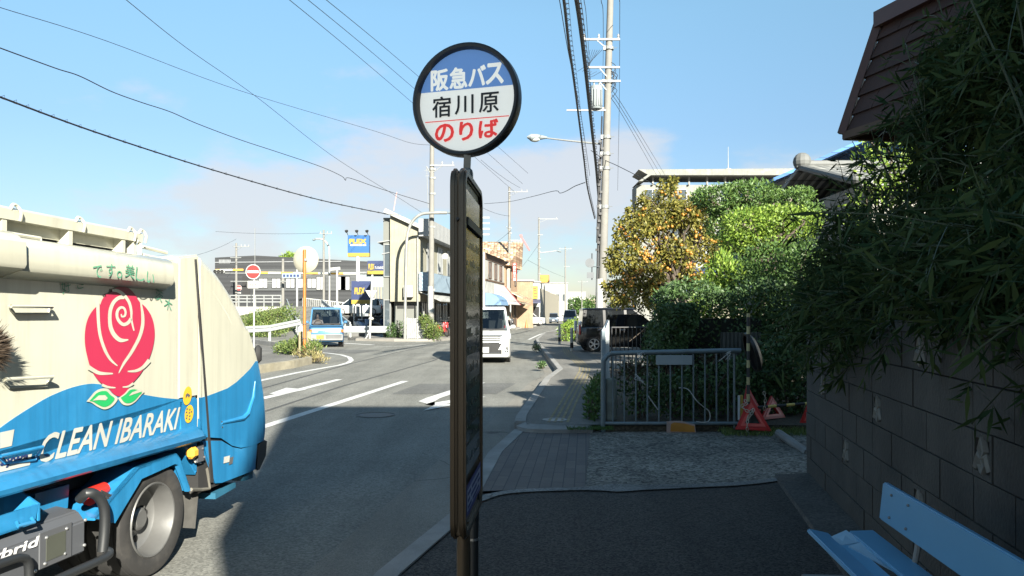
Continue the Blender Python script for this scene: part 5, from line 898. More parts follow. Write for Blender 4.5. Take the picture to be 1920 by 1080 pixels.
# ---- over the junction: dealer lot with its signs, dark warehouse, bridge
wh = thing('dark_warehouse', 'large dark grey warehouse with a row of white windows beyond the junction', 'warehouse', (-26, 100, 0)); M_wd = corr('charcoal cladding', (.021, .023, .026), .5, 2, .3); M_wl = corr('mid grey cladding', (.065, .07, .072), .5, 2, .3)
Y = 92; xl, xm, xr = sx(403, Y), sx(478, Y), sx(722, Y); z = lambda py_, Y=92: EYE + (CY - py_) * Y / F
mb = MB(); mb.add([(xl, Y, -.1), (xm, Y, -.1), (xr, Y, -.1), (xl, Y, z(483)), (xm, Y, z(479)), (xr, Y, z(492)), (xl, Y + 25, -.1), (xr, Y + 25, -.1), (xl, Y + 25, z(483)), (xr, Y + 25, z(492)), (xm, Y + 25, z(479))], [(0, 1, 4, 3), (1, 2, 5, 4), (2, 7, 9, 5), (7, 6, 8, 10, 9), (6, 0, 3, 8), (3, 4, 10, 8), (4, 5, 9, 10)]); build('wall', mb, M_wd, wh, world=True)
mb = MB(); xa = sx(476, Y); mb.box(((xa + xr) / 2, Y - .06, (z(505) + z(545)) / 2), (xr - xa, .1, z(505) - z(545))); build('grey_band', mb, M_wl, wh, world=True)
mb = MB(); mb.box((sx(462, Y), Y - .03, z(538)), (.9, .05, 2.6)); build('doorway', mb, M_dark, wh, world=True)
for px_ in (494, 518.5, 545, 567, 585, 602, 640, 648): window(wh, (sx(px_, Y), Y - .115, z(531)), 1.05, 1.15 if px_ < 590 else 1.6, (0, -1, 0), mat('white blind', (.36, .365, .37), .4), M_dark, 1)
mb = MB()
for k in range(9): mb.box((xl + .55 + k * .16, Y - .03, z(489)), (.11, .03, .3)); mb.box((xl + .55 + k * .15, Y - .03, z(493)), (.1, .03, .12))
build('faint_lettering', mb, mat('dull white', (.22,.23,.24), .6), wh, world=True)
mb = MB(); mb.bar((xl, Y - .06, z(492)), (sx(640, Y), Y - .06, z(490)), .06, .1); build('cable_tray', mb, mat('dull white', (.22,.23,.24)), wh, world=True)
dl = block('dealer_office', 'pale dealer office building carrying the long blue billboard', sx(672, 72), sx(735, 72), 72, 84, z(513, 72), mat('pale panel', (.26, .30, .31), .6))
mb = MB()
for i in range(7): mb.box((sx(693 + i * 5.5, 72), 71.97, 2.3), (.12, .05, 3.4))
build('shutter_post', mb, mat('timber slat', (.30, .25, .18), .7), dl, world=True)
mb = MB(); mb.box(((sx(690, 72) + sx(725, 72)) / 2, 71.98, 2.3), (sx(725, 72) - sx(690, 72), .03, 3.4)); build('shutter', mb, mat('grey shutter', (.13, .15, .16), .6), dl, world=True)
M_fx = mat('billboard blue', (.013, .028, .10), .5, var=.05); M_fx2 = mat('billboard bright blue', (.010, .090, .26), .45, var=.05); M_fy = mat('billboard yellow', (.34, .24, .025), .5, var=.04)
def flexboard(name, label, px0, py0, px1, py1, Y, base, split=.82, sub=None, blue=None, txt=(.1, .42, .62, .3), d=.25, poles=()):
    p0, p1 = at(px0, py1, Y), at(px1, py0, Y); w, hh = p1.x - p0.x, p1.z - p0.z; c = (p0 + p1) / 2; o = thing(name, label, 'sign', (c.x, Y, base)); yb = p0.z + hh * (1 - split)
    mb = MB(); mb.box((c.x, Y + d / 2, (yb + p1.z) / 2), (w, d, p1.z - yb)); bd = build('board', mb, blue or M_fx, o, world=True)
    mb = MB(); mb.box((c.x, Y + d / 2 - .003, (p0.z + yb) / 2), (w + .006, d + .006, yb - p0.z - .003)); build('yellow_band', mb, M_fy, bd, world=True)
    mb = text_mb('FLEX', (p0.x + w * txt[0], Y - .012, p0.z + hh * txt[1]), Vector((w * txt[2], 0, 0)), Vector((0, 0, hh * txt[3])), .07, Vector((0, -1, 0))); build('lettering', mb, M_fy, bd, world=True)
    if sub and sub[0] is None:
        mb = MB()
        for k in range(4): mb.box((p0.x + w * (sub[1] + sub[3] * (k + .5) / 4), Y - .006, p0.z + hh * (sub[2] + sub[4] / 2)), (w * sub[3] / 4 * .82, .008, hh * sub[4]))
        build('small_print', mb, M_wht, bd, world=True)
    elif sub: mb = text_mb(sub[0], (p0.x + w * sub[1], Y - .012, p0.z + hh * sub[2]), Vector((w * sub[3], 0, 0)), Vector((0, 0, hh * sub[4])), .03, Vector((0, -1, 0))); build('lettering', mb, M_wht, bd, world=True)
    for px_, r in poles:
        x = sx(px_, Y + .1); mb = MB(); mb.tube([(x, Y + .12, base), (x, Y + .12, p0.z + .02)], r, 10); build('pole', mb, M_wht, o, world=True)
    return o, p0, p1
o, p0, p1 = flexboard('pole_sign', 'square bright blue pole sign with three lamps on its top', 652, 441, 692, 481, 62, 0.2, .83, (None, .1, .5, .78, .07), M_fx2, (.06, .60, .82, .23), .5, ((671, .15),))
for px_ in (652, 671, 690): mb = MB(); mb.tube([(sx(px_, 62), 62.1, p1.z), (sx(px_, 62), 61.6, p1.z + .22)], .025, 6); mb.lathe([(.03, -.1), (.12, -.02), (.14, .1), (.0001, .1)], Matrix.Translation((sx(px_, 62), 61.55, p1.z + .24)) @ Matrix.Rotation(R(30), 4, 'X'), 12); build('flood_lamp', mb, M_dark, o, world=True)
flexboard('box_sign', 'dark blue sign board standing low in front of the parked bikes', 659, 527, 694, 570, 58, .25, .82, None, M_fx, (.16, .42, .55, .30), .3, ((664, .07), (678, .07)))
flexboard('billboard', 'long blue billboard with telephone number on the dealer office', 689, 489, 723, 514, 71.6, z(514, 72), .74, ('TEL 072-640-2225', .40, .40, .52, .18), M_fx, (.05, .33, .33, .45), .2)
# dark planters / lot wall under the board
mb = MB(); mb.prism([(-14.0, 53, -.05), (-9.2, 53.5, -.05), (-8.3, 50.5, -.05), (-8.3, 70, -.05), (-17.0, 70, -.05)], (0, 0, .26)); solo('dealer_lot', mb, mat('lot concrete', (.12, .12, .115), .9, var=.2, scale=.8), 'raised grey concrete lot with parked bikes behind the guard rail', 'lot', kind='structure')
mb = MB(); mb.bar((-13.2, 62, .8), (-9.4, 62, .8), 5.5, 1.0); solo('lot_terrace', mb, mat('dark terrace wall', (.05, .05, .05), .9), 'dark raised terrace carrying the parked white car', 'terrace')
# bridge over the far side
bz = 72; b = thing('bridge_parapet', 'white concrete bridge parapet with steel rails over dark gap', 'bridge parapet', (-26, bz, .5))
xa, xb = sx(400, bz), sx(527, bz)
mb = MB(); mb.box(((xa + xb) / 2, bz, z(590, bz)), (xb - xa, .4, z(574, bz) - z(604, bz))); build('parapet', mb, mat('painted concrete', (.32, .32, .30), .8, var=.1, dirt=(.35, .35, .33), dscale=.7), b, world=True)
mb = MB()
for py_ in (554, 560, 566): mb.bar((xa, bz, z(py_, bz)), (xb, bz, z(py_, bz)), .09, .12)
for k in range(9): x_ = xa + (xb - xa) * k / 8; mb.bar((x_, bz, z(575, bz)), (x_, bz, z(553, bz)), .1)
build('rail', mb, M_alu, b, world=True)
mb = MB(); mb.box(((xa + xb) / 2, bz + 3, -.0), (xb - xa - .5, 5.5, 1.3)); build('girder', mb, M_dark, b, world=True)
# ---- behind the camera and right: the mansard house whose roof shades the stop
mh = thing('mansard_house', 'dark house with steep brown shingled mansard roof behind the block wall', 'house', (5, 4, 0))
Lc, Tc = at(1590, 250, 7.18), at(1660, 40, 7.0); e1 = Vector((.262, -.965, 0)); e2 = Vector((.985, .17, 0)).normalized(); LEN, WID = 14.0, 9.0
M_shin = mat('brown roof shingle', (.055, .025, .019), .8, var=.25, scale=3, bump=.3, bscale=80); M_mwall = mat('dark stucco', (.06, .055, .05), .9, var=.15); M_trim = mat('rust brown metal trim', (.10, .040, .031), .5, var=.1)
mb = MB(); lo = [Lc, Lc + e1 * LEN, Lc + e1 * LEN + e2 * WID, Lc + e2 * WID]; hi = [Tc, Tc + e1 * (LEN - .4), Tc + e1 * (LEN - .4) + e2 * (WID - .5), Tc + e2 * (WID - .5)]
mb.add(lo + hi, [(0, 1, 5, 4), (1, 2, 6, 5), (2, 3, 7, 6), (3, 0, 4, 7), (4, 5, 6, 7), (0, 3, 2, 1)]); rf = build('roof', mb, M_shin, mh, world=True)
fz = Vector((-.965, -.262, 0)); up_ = (Tc - Lc); nrow = 6
for side in (0, 1):
    mb = MB(); d = e1 if side == 0 else e2; Ln = LEN if side == 0 else WID; out = Vector((d.y, -d.x, 0)) if side == 0 else Vector((-d.y, d.x, 0)); out.normalize()
    if side == 0 and out.x > 0: out = -out
    if side == 1 and out.y < 0: out = -out
    for r_ in range(nrow):
        a0, a1 = r_ / nrow, (r_ + 1) / nrow; x = -(r_ % 2) * .16
        while x < Ln - .1:
            x0_, x1_ = max(x, 0) + .004, min(x + .42, Ln - .2) - .004
            if x1_ > x0_ + .03:
                P0_ = Lc + up_ * a0 + d * x0_ + out * (.030 + random.uniform(0, .004)); P1_ = Lc + up_ * a0 + d * x1_ + out * .031; P2_ = Lc + up_ * a1 + d * x1_ + out * .008; P3_ = Lc + up_ * a1 + d * x0_ + out * .008
                mb.prism([P0_, P1_, P2_, P3_], -out * .02 - Vector((0, 0, .001)))
            x += .42
    build('shingles', mb, M_shin, rf, world=True)
mb = MB(); off = Vector((-.045, .03, 0))
for a_, b2 in ((hi[0], hi[1]), (hi[0], hi[3])): mb.bar(a_ + Vector((0, 0, .02)) + off, b2 + Vector((0, 0, .02)) + off, .12, .14)
mb.bar(Lc + off, Tc + off, .07, .07); build('roof_trim', mb, M_trim, rf, world=True)
mb = MB(); mb.bar(Lc + Vector((-.02, .02, -.02)), Lc + e1 * LEN + Vector((0, 0, -.02)), .06, .07); mb.bar(Lc + Vector((-.02, .02, -.02)), Lc + e2 * WID + Vector((0, 0, -.02)), .06, .07); build('eave_board', mb, M_brown, rf, world=True)
ins = e1 * .75 + e2 * .8; q0 = Lc + ins
mb = MB(); mb.prism([Vector((p.x, p.y, -.05)) for p in (q0, Lc + e1 * (LEN - .5) + e2 * .8, Lc + e1 * (LEN - .5) + e2 * (WID - .6), Lc + e1 * .75 + e2 * (WID - .6))], (0, 0, Lc.z + .03)); wl_ = build('wall', mb, M_mwall, mh, world=True)
for u_ in (2.5, 6.0, 9.5): window(mh, q0 + e1 * u_ + Vector((-.965, -.262, 0)) * .01 + Vector((0, 0, 1.6 - q0.z)), 1.6, 1.3, (-.965, -.262, 0), M_win, M_dark, 1)
# ---- right, behind the trees
wb_ = thing('school_building', 'large white flat roofed building rising behind the persimmon tree', 'building', (20, 80, 0)); Y = 76; z = lambda py_: EYE + (CY - py_) * Y / F
M_sw = mat('off white concrete', (.22, .225, .205), .85, streak=.25, var=.06, dirt=(.4, .4, .37), damt=.3)
mb = MB(); mb.box((sx(1390, Y), Y + 1.9, z(345) / 2), (sx(1590, Y) - sx(1200, Y), 2.8, z(345))); build('wall', mb, M_sw, wb_, world=True)
mb = MB(); x0_, x1_ = sx(1195, Y), sx(1590, Y); mb.prism([(x0_, Y - .8, z(342)), (x0_ + .9, Y - .8, z(330)), (x0_ + .0, Y - .8, z(320.5)), (x1_, Y - .8, z(318)), (x1_, Y - .8, z(331)), (x0_ + 1.2, Y - .8, z(331)), (x0_ + .35, Y - .8, z(342))], (0, 4.2, 0)); build('roof', mb, M_sw, wb_, world=True)
for k in range(8): mb = MB(); mb.box((sx(1225 + k * 34, Y), Y + .3, z(338)), (.14, .3, z(331) - z(346))); build('roof_strut', mb, M_ww, wb_, world=True)
for r_ in range(4):
    for k in range(7): window(wb_, (sx(1225 + k * 48, Y), Y + .49, z(368) - r_ * 3.2), 1.7, 1.5, (0, -1, 0), M_win, M_alu, 1)
mb = MB(); mb.tube([(sx(1376, Y), Y + 2, z(318)), (sx(1376, Y), Y + 2, z(267))], [.05, .02], 6); mb.lathe([(.4, 0), (.3, .5), (.0001, .6)], Matrix.Translation((sx(1376, Y), Y + 2, z(319))), 10); build('roof_mast', mb, M_ww, wb_, world=True)
def gable(name, label, x0, x1, y0, y1, ze, zr, wall_m, roof_m, ov=.5, axis='x'):
    o = thing(name, label, 'house', ((x0 + x1) / 2, (y0 + y1) / 2, 0)); mb = MB(); mb.box(((x0 + x1) / 2, (y0 + y1) / 2, ze / 2 - .02), (x1 - x0, y1 - y0, ze)); build('wall', mb, wall_m, o, world=True); mb = MB()
    if axis == 'x':
        ym = (y0 + y1) / 2; mb.loft([[Vector((x, y0 - ov, ze - .1)), Vector((x, ym, zr)), Vector((x, y1 + ov, ze - .1)), Vector((x, y1 + ov, ze - .22)), Vector((x, ym, zr - .14)), Vector((x, y0 - ov, ze - .22))] for x in (x0 - ov, x1 + ov)])
    else:
        xm_ = (x0 + x1) / 2; mb.loft([[Vector((x0 - ov, y, ze - .1)), Vector((xm_, y, zr)), Vector((x1 + ov, y, ze - .1)), Vector((x1 + ov, y, ze - .22)), Vector((xm_, y, zr - .14)), Vector((x0 - ov, y, ze - .22))] for y in (y0 - ov, y1 + ov)])
    r_ = build('roof', mb, roof_m, o, world=True); return o, r_
M_blt = tilemat('blue glazed roof tile', (.035, .13, .36), (.05, .17, .42), .28, .2, 'yz'); M_gyt = tilemat('grey roof tile', (.16, .165, .155), (.24, .24, .22), .28, .18, 'xz')
o, r_ = gable('blue_roofed_house', 'house with bright blue tiled roof just behind the grey tiled roof', 10.5, 18, 29.5, 37, 6.75, 8.6, M_ww, M_blt, .7, 'y')
o, r_ = gable('grey_roofed_house', 'old house with grey tiled roof peeping over the clipped trees', 9.75, 19, 21, 28, 5.2, 6.3, mat('dim plaster', (.30, .29, .26), .9, var=.15), M_gyt, .6, 'x')
mb = MB(); mb.tube([(9.05, 24.5, 6.32), (19.6, 24.5, 6.32)], .14, 8); mb.ball((9.25, 24.5, 6.42), .28, 8); mb.tube([(9.2, 24.4, 6.2), (9.2, 20.6, 5.12)], .1, 8); mb.ball((9.2, 20.5, 5.16), .16, 8); build('ridge_tiles', mb, mat('ridge tile grey', (.13, .135, .13), .7), r_, world=True)
hw = thing('white_house', 'white walled house showing through the persimmon branches', 'house', (7, 27, 0)); mb = MB(); mb.box((8.6, 31.4, 2.2), (3.6, 6, 4.5)); build('wall', mb, mat('bluish white render', (.30, .33, .34), .8, var=.06), hw, world=True)
window(hw, (7.95, 28.395, 3.6), .35, 1.3, (0, -1, 0), M_win, M_alu, 0); window(hw, (9.3, 28.395, 3.4), 1.0, 1.2, (0, -1, 0), M_win, M_alu, 1)
mb = MB(); mb.box((8.6, 31.4, 4.53), (3.9, 6.4, .14)); build('roof', mb, M_alu, hw, world=True)
o, r_ = gable('storehouse', 'small garden storehouse with navy tiled roof under the persimmon tree', 5.2, 7.4, 24.6, 27, 2.45, 3.1, M_plas, tilemat('navy roof tile', (.02, .04, .13), (.03, .05, .16), .26, .16, 'xz'), .35, 'x')
mb = MB(); mb.lathe([(.0001, .45), (.16, .4), (.24, .2), (.22, 0), (.0001, -.05)], Matrix.Translation((5.65, 25.0, 2.95)), 12); solo('orange_tub', mb, mat('orange plastic tub', (.6, .16, .06), .5), 'upturned orange tub on the navy storehouse roof', 'tub', smooth=True)

# ---- flats behind the viewer on the same side: their roof edge draws the shade across the road
fl = thing('mansard_flats', 'three storey flats with steep brown mansard roof along the pavement behind the viewer', 'flats', (8, -12, 0)); y0_, y1_ = -6.56, -24.0
mb = MB(); mb.prism([(3.0, y0_ - .15, -.05), (17, y0_ - .15, -.05), (17, y1_, -.05), (10.5, y1_, -.05)], (0, 0, 6.0)); wf = build('wall', mb, M_mwall, fl, world=True)
mb = MB(); lo = [(2.63, y0_, 6.06), (17.4, y0_, 6.06), (17.4, y1_, 6.06), (10.1, y1_, 6.06)]; hi = [(3.98, y0_ - .03, 10.0), (16.5, y0_ - .03, 10.0), (16.5, y1_ + .5, 10), (11.4, y1_ + .5, 10)]
mb.add(lo + hi + [(p[0], p[1], 5.95) for p in lo], [(0, 1, 5, 4), (1, 2, 6, 5), (2, 3, 7, 6), (3, 0, 4, 7), (4, 5, 6, 7), (0, 8, 9, 1), (1, 9, 10, 2), (2, 10, 11, 3), (3, 11, 8, 0), (8, 11, 10, 9)]); build('roof', mb, M_shin, fl, world=True)
for k in range(4):
    for z_ in (1.6, 4.4): window(fl, (4.2 + k * 3.4, y0_ - .145, z_), 1.7, 1.4, (0, 1, 0), M_win, M_alu, 1)
    for z_ in (1.6, 4.4): window(fl, (3.0 + (2.3 + k * 4) * .434 - .012, -9 - k * 4, z_), 1.7, 1.4, (-1, -.434, 0), M_win, M_alu, 1)
# ---------------------------------------------------------------- poles, wires, signs, rails, wall, bench
M_pole = mat('concrete pole', (.195, .19, .175), .85, var=.1, scale=2.5, dirt=(.2, .19, .16), dscale=1.6, damt=.5); M_galv = mat('galvanised steel', (.24, .25, .245), .5, .2, var=.12, scale=8); M_ins = mat('white insulator', (.4, .4, .39), .3); M_wire = mat('black cable', (.015, .015, .017), .6); M_tr = mat('transformer grey', (.22, .25, .26), .5, var=.06); M_wp = mat('white pole paint', (.36, .365, .35), .5, dirt=(.4, .38, .33), dscale=3, damt=.35)
def utility_pole(label, x, y, top, r0=.17, r1=.11, arms=(), lean=(0, 0), extras=None, z0=0.0):
    t = thing('utility_pole', label, 'utility pole', (x, y, z0)); P = lambda z: Vector((x + lean[0] * z, y + lean[1] * z, z0 + z)); mb = MB(); n = 8
    mb.tube([P(-.1 + (top + .1) * i / n) for i in range(n + 1)], [r0 + (r1 - r0) * i / n for i in range(n + 1)], 14); build('pole', mb, M_pole, t, world=True, smooth=True)
    for z, xa, xb, ins in arms:
        mb = MB(); c = P(z); mb.bar(c + Vector((xa, -.14, 0)), c + Vector((xb, -.14, 0)), .075, .075)
        xe = xa if abs(xa) > abs(xb) else xb; mb.bar(c + Vector((xe * .5, -.14, 0)), c + Vector((0, -.1, -.45)), .03); ar = build('crossarm', mb, M_galv, t, world=True)
        mb = MB()
        for xi in ins: mb.lathe([(.0001, 0), (.05, 0), (.03, .06), (.055, .08), (.035, .13), (.05, .15), (.0001, .2)], Matrix.Translation(c + Vector((xi, -.14, .04))), 10)
        if ins: build('insulators', mb, M_ins, ar, world=True)
    if extras: extras(t, P)
    return t
def bigx(t, P):
    c = P(10.55) + Vector((-.48, -.05, 0)); mb = MB(); mb.lathe([(.0001, -.5), (.24, -.5), (.26, -.47), (.26, .42), (.24, .46), (.0001, .5)], Matrix.Translation(c), 20)
    for a in (-.1, .12): mb.tube([c + Vector((a, -.05, .48)), c + Vector((a, -.05, .68))], [.05, .03], 8)
    for k in range(5): mb.box(c + Vector((-.2 + k * .1, -.27, -.05)), (.02, .06, .7))
    tr = build('transformer', mb, M_tr, t, world=True, smooth=True)
    mb = MB(); mb.bar(P(10.0) + Vector((-1.7, -.1, 0)), P(10) + Vector((0, -.1, 0)), .06); mb.bar(P(10.1) + Vector((-.75, -.05, 0)), P(10.1), .07); build('bracket_arm', mb, M_galv, t, world=True)
    a, b_ = P(8.32), Vector((0, 0, 0)); e_ = at(1008, 258, 30.5); mb = MB(); mb.tube([at(1125, 270, 32), at(1060, 263, 31.2), at(1022, 258.5, 30.6)], [.04, .035, .03], 8); la = build('lamp_arm', mb, M_galv, t, world=True)
    mb = MB(); A_, B2 = at(1026, 258, 30.6), at(988, 257, 30.3); d = (B2 - A_); rings = []
    for f, w, hu, hd in ((0, .05, .04, .04), (.2, .1, .08, .07), (.5, .17, .13, .12), (.8, .17, .13, .15), (1.0, .05, .03, .04)):
        c = A_ + d * f; rings.append([c + Vector((0, w * math.cos(k * math.pi / 6), (hu if math.sin(k * math.pi / 6) > 0 else hd) * math.sin(k * math.pi / 6))) for k in range(12)])
    mb.loft(rings); lh = build('lamp_head', mb, M_tr, la, world=True, smooth=True); mb = MB(); c = A_ + d * .62 + Vector((0, 0, -.09)); mb.ball(c, .14, 8, (1.5, 1, .7)); build('lamp_glass', mb, mat('lamp glass', (.5, .53, .5), .15), lh, world=True, smooth=True)
    mb = MB()
    for z in (12.6, 11.2, 8.9, 8.2, 7.6, 6.0): mb.lathe([(.19, -.06), (.2, -.06), (.2, .06), (.19, .06)], Matrix.Translation(P(z)), 12); mb.box(P(z) + Vector((-.18, -.05, 0)), (.14, .12, .16)); mb.tube([P(z) + Vector((.12, 0, 0)), P(z) + Vector((.32, -.05, .02))], .012, 5)
    build('pole_band', mb, M_galv, t, world=True)
    mb = MB(); mb.tube([P(z) + Vector((-.23, -.04, 0)) for z in (.5, 3, 5, 8.6)], .045, 8); mb.tube([P(z) + Vector((-.2, .1, 0)) for z in (.5, 9.8)], .03, 6); mb.tube([P(z) + Vector((-.29, -.1, 0)) for z in (4.5, 6.5, 8)], .035, 6)
    for k in range(16): z = 4.2 + k * .3; mb.box(P(z) + Vector((-.28 + .05 * (k % 3), -.14, 0)), (.12, .08, .1))
    build('riser_cables', mb, mat('grey cable', (.04, .04, .042), .6), t, world=True)
    mb = MB(); rs = random.Random(3)
    for k in range(10): z0 = 11.0 + rs.random(); mb.tube(spline([P(z0) + Vector((.1, -.1, 0)), P(z0 - .2) + Vector((.2 + .2 * rs.random(), -.15, 0)), P(z0 - .5) + Vector((.15, -.1, 0))], 3), .012, 4)
    for k in range(6): mb.tube(spline([P(12.5) + Vector((-.3 - .1 * k, -.14, 0)), P(12 - .1 * k) + Vector((-.9, -.1, -.1)), P(11.6) + Vector((-1.3 + .2 * k, -.14, .0))], 4), .008, 4)
    build('jumper_wires', mb, M_wire, t, world=True)
    mb = MB(); mb.lathe([(.195, 1.2), (.197, 1.2), (.19, 3.0), (.188, 3.0)], Matrix.Translation(P(0)), 14); build('pole_wrap', mb, mat('pale wrap', (.45, .46, .44), .7), t, world=True)
pb = at(1126, 600, 32); utility_pole('tall concrete pole with transformer and street lamp behind the black parked car', pb.x, 32, 16.0, .19, .125, ((12.93, -1.15, .42, (-1.05, -.45, .36)), (11.77, -.85, .45, ()), (11.2, -.8, .5, ())), (.028, 0), bigx)
def p2x(t, P):
    mb = MB()
    for z in (9.8, 9.3, 8.4, 6.5, 2.9): mb.lathe([(.15, -.05), (.165, -.05), (.165, .05), (.15, .05)], Matrix.Translation(P(z)), 10); mb.box(P(z) + Vector((.16, -.05, 0)), (.14, .1, .12))
    mb.tube([P(9.6) + Vector((-.1, -.1, 0)), P(9.9) + Vector((-.3, -.1, .05))], .03, 6); build('pole_band', mb, M_galv, t, world=True)
    mb = MB(); mb.lathe([(.172, 1.6), (.178, 1.6), (.174, 3.1), (.168, 3.1)], Matrix.Translation(P(0)), 12); build('pole_wrap', mb, mat('pale wrap', (.45, .46, .44)), t, world=True)
utility_pole('concrete pole in front of the cream house, nearest on the shop side', at(808, 600, 44).x, 44, 11.2, .18, .125, ((10.0, -.1, 1.3, (.6, 1.2)),), (.0055, 0), p2x)
utility_pole('utility pole between the white van and the tiled shops', sx(955, 74), 74.5, 13.8, .17, .1, ((13.3, -.1, 1.8, (1.2, 1.7)), (8.6, -.1, 1.2, (1.1,))), extras=p2x)
utility_pole('utility pole just left of the yellow ramen sign', sx(1010.5, 97), 97, 13.6, .17, .1, ((13.4, -.1, 2.4, (2.2,)), (11.4, -.2, .5, ())), extras=p2x)
utility_pole('slim utility pole standing beyond the ramen sign at the far bend', sx(1060, 140), 140, 13.6, .17, .1, ((13.2, -1.2, 1.2, (-1, 1)), (10, -.3, .8, ())))
utility_pole('farthest tiny utility pole at the end of the street', sx(1091, 200), 200, 10.0, .17, .1, ((9.6, -1, 1.6, (-1, 1.4)),))
utility_pole('pole with antenna like wires above the dark warehouse, leftmost of all', sx(443, 84), 84, 9.2, .16, .1, ((8.8, -.3, 1.5, (.6, 1.0, 1.4)), (7.6, -.6, .6, ())))
utility_pole('grey pole carrying the traffic signal arms in front of the warehouse', sx(530.5, 80), 80, 7.2, .17, .13, ((5.7, -7.0, 9.6, ()), (4.85, -5.4, .5, ())))
utility_pole('slim pole with street lamp bracket left of the blue pole sign', sx(607, 78), 78, 10.0, .14, .09, ((9.6, -.4, .9, (-.3, .4, .8)),))
mb = MB(); c = at(1376, 300, 40); 
# small lamps
def lamp(label, pts, head, r=.07, m=None, z0=True):
    t = thing('street_lamp', label, 'street lamp', pts[0]); mb = MB(); mb.tube(spline(pts, 5), r, 10); build('pole', mb, m or M_wp, t, world=True, smooth=True)
    mb = MB(); a, b_ = Vector(head[0]), Vector(head[1]); d = b_ - a
    mb.loft([[a + d * f + Vector((0, w * math.cos(k * math.pi / 4), w * .7 * math.sin(k * math.pi / 4))) for k in range(8)] for f, w in ((0, .05), (.4, .16), (.8, .16), (1, .05))]); build('lamp_head', mb, M_tr, t, world=True, smooth=True); return t
Y = 43.3; pts = [at(759, 640, Y), at(760, 560, Y), at(762, 470, Y), at(764, 440, Y), at(772, 417, Y), at(787, 403, Y), at(805, 399.5, Y), at(838, 399, Y)]; pts[0].z = 0
lamp('white curved lamp column at the corner of the cream house', pts, (at(838, 399, Y), at(862, 398, Y)), .085, mat('weathered white column', (.22, .225, .21), .55, dirt=(.33, .3, .26), damt=.5))
Y = 80; pts = [at(617.5, 575, Y), at(617.5, 480, Y), at(615, 460, Y), at(605, 449, Y), at(592, 448, Y)]; pts[0].z = .5; lamp('curved lamp column beside the slim pole left of the blue pole sign', pts, (at(594, 448, Y), at(586, 450, Y)), .09)
Y = 97; lamp('far street lamp reaching over the road by the ramen sign', [at(1012.5, 474, Y), at(1030, 472, Y), at(1045, 470, Y)], (at(1043, 470, Y), at(1053, 472, Y)), .05)
# traffic signals on the arms
def signal(label, c, n=Vector((0, -1, 0))):
    t = thing('traffic_signal', label, 'traffic signal', c); mb = MB(); mb.box(c, (1.15, .25, .38), bev=.06); build('housing', mb, mat('signal grey', (.3, .31, .3), .5), t, world=True)
    for k in (-1, 0, 1): mb = MB(); mb.lathe([(.0001, 0), (.14, 0), (.15, .12), (.16, .12), (.16, -.01)], Matrix.Translation(c + Vector((k * .36, -.13, 0))) @ Matrix.Rotation(R(90), 4, 'X'), 12); build('lens', mb, M_dark, t, world=True)
    return t
sg1 = signal('traffic signal head at the left, hung near the truck tailgate', at(411, 509, 79.5)); sg2 = signal('traffic signal head between the orange mirror pole and blue sign board', at(690, 513, 79.5))
rw = rings_mat('yellow striped arm', (.62, .60, .52), (.72, .38, .05), 0, 2.6, .5)
for sg, xa, xb, py_, dy in ((sg1, 404, 456, 506.5, -.5), (sg2, 486, 692, 511.5, 2)): mb = MB(); mb.tube([at(xa, py_, 79.8), at(xb, py_ + dy, 79.8)], .1, 8); build('arm', mb, rw, sg, world=True)
# road name plate on post
p = at(546, 517, 78); t = thing('name_plate_sign', 'pale blue junction name plate on a white post before the warehouse', 'sign', (p.x + 1, 78, .3)); mb = MB(); mb.box(p, (1.9, .08, .46), bev=.02); b_ = build('board', mb, mat('pale blue plate', (.26, .34, .40), .5), t, world=True)
mb = MB()
for k in range(5): mb.box(p + Vector((-.7 + k * .35, -.045, 0)), (.24, .012, .26))
build('print', mb, mat('navy ink', (.02, .035, .12)), b_, world=True); mb = MB(); mb.tube([at(557, 600, 78.1), at(557, 505, 78.1)], .1, 8); build('pole', mb, M_wp, t, world=True)
mb = MB(); mb.tube([at(632, 610, 79), at(632, 506, 79)], .11, 8); mb.bar(at(617, 505, 79), at(638, 503, 79), .1, .3); solo('signal_post', mb, M_wp, 'plain white post with short top arm left of the blue sign boards', 'post')
# no entry signs
def noentry(label, px_, py_, rad, Y, base_py, sub=True, dy=0):
    c = at(px_, py_, Y); b0 = at(px_, base_py, Y + .06); t = thing('no_entry_sign', label, 'road sign', b0); mb = MB(); mb.tube([b0 + Vector((.03, 0, -.4)), Vector((c.x + .03, Y + .06, c.z + rad * .8))], .032 * max(1, Y / 38), 8); build('pole', mb, M_wp, t, world=True)
    RM = Matrix.Translation(c) @ Matrix.Rotation(R(90), 4, 'X'); mb = MB(); mb.lathe([(.0001, 0), (rad, 0), (rad, -.02), (.0001, -.02)], RM, 28); pl_ = build('plate', mb, M_wht, t, world=True)
    mb = MB(); mb.lathe([(.0001, .006), (rad * .90, .006), (rad * .90, .002), (.0001, .002)], RM, 28); rd_ = build('red_disc', mb, mat('sign red', (.32, .016, .014)), pl_, world=True)
    mb = MB(); mb.box(c + Vector((0, -.010, 0)), (rad * 1.5, .006, rad * .34)); build('white_bar', mb, M_wht, rd_, world=True)
    if sub: mb = MB(); mb.box(c + Vector((0, 0, -rad - .22)), (rad * 1.45, .02, .30), bev=.008); sp_ = build('supplement_plate', mb, M_wht, t, world=True); mb = text_mb('自転車を除く', c + Vector((-rad * .6, -.013, -rad - .29)), Vector((rad * 1.2, 0, 0)), Vector((0, 0, .14)), .01, Vector((0, -1, 0))); build('lettering', mb, M_cha, sp_, world=True)
noentry('large round red no entry sign with small white plate beneath, next to the truck', 474.5, 509.5, .30, 31, 655); noentry('tiny far no entry sign left of the large one', 447.5, 540, .33, 84, 575, True)
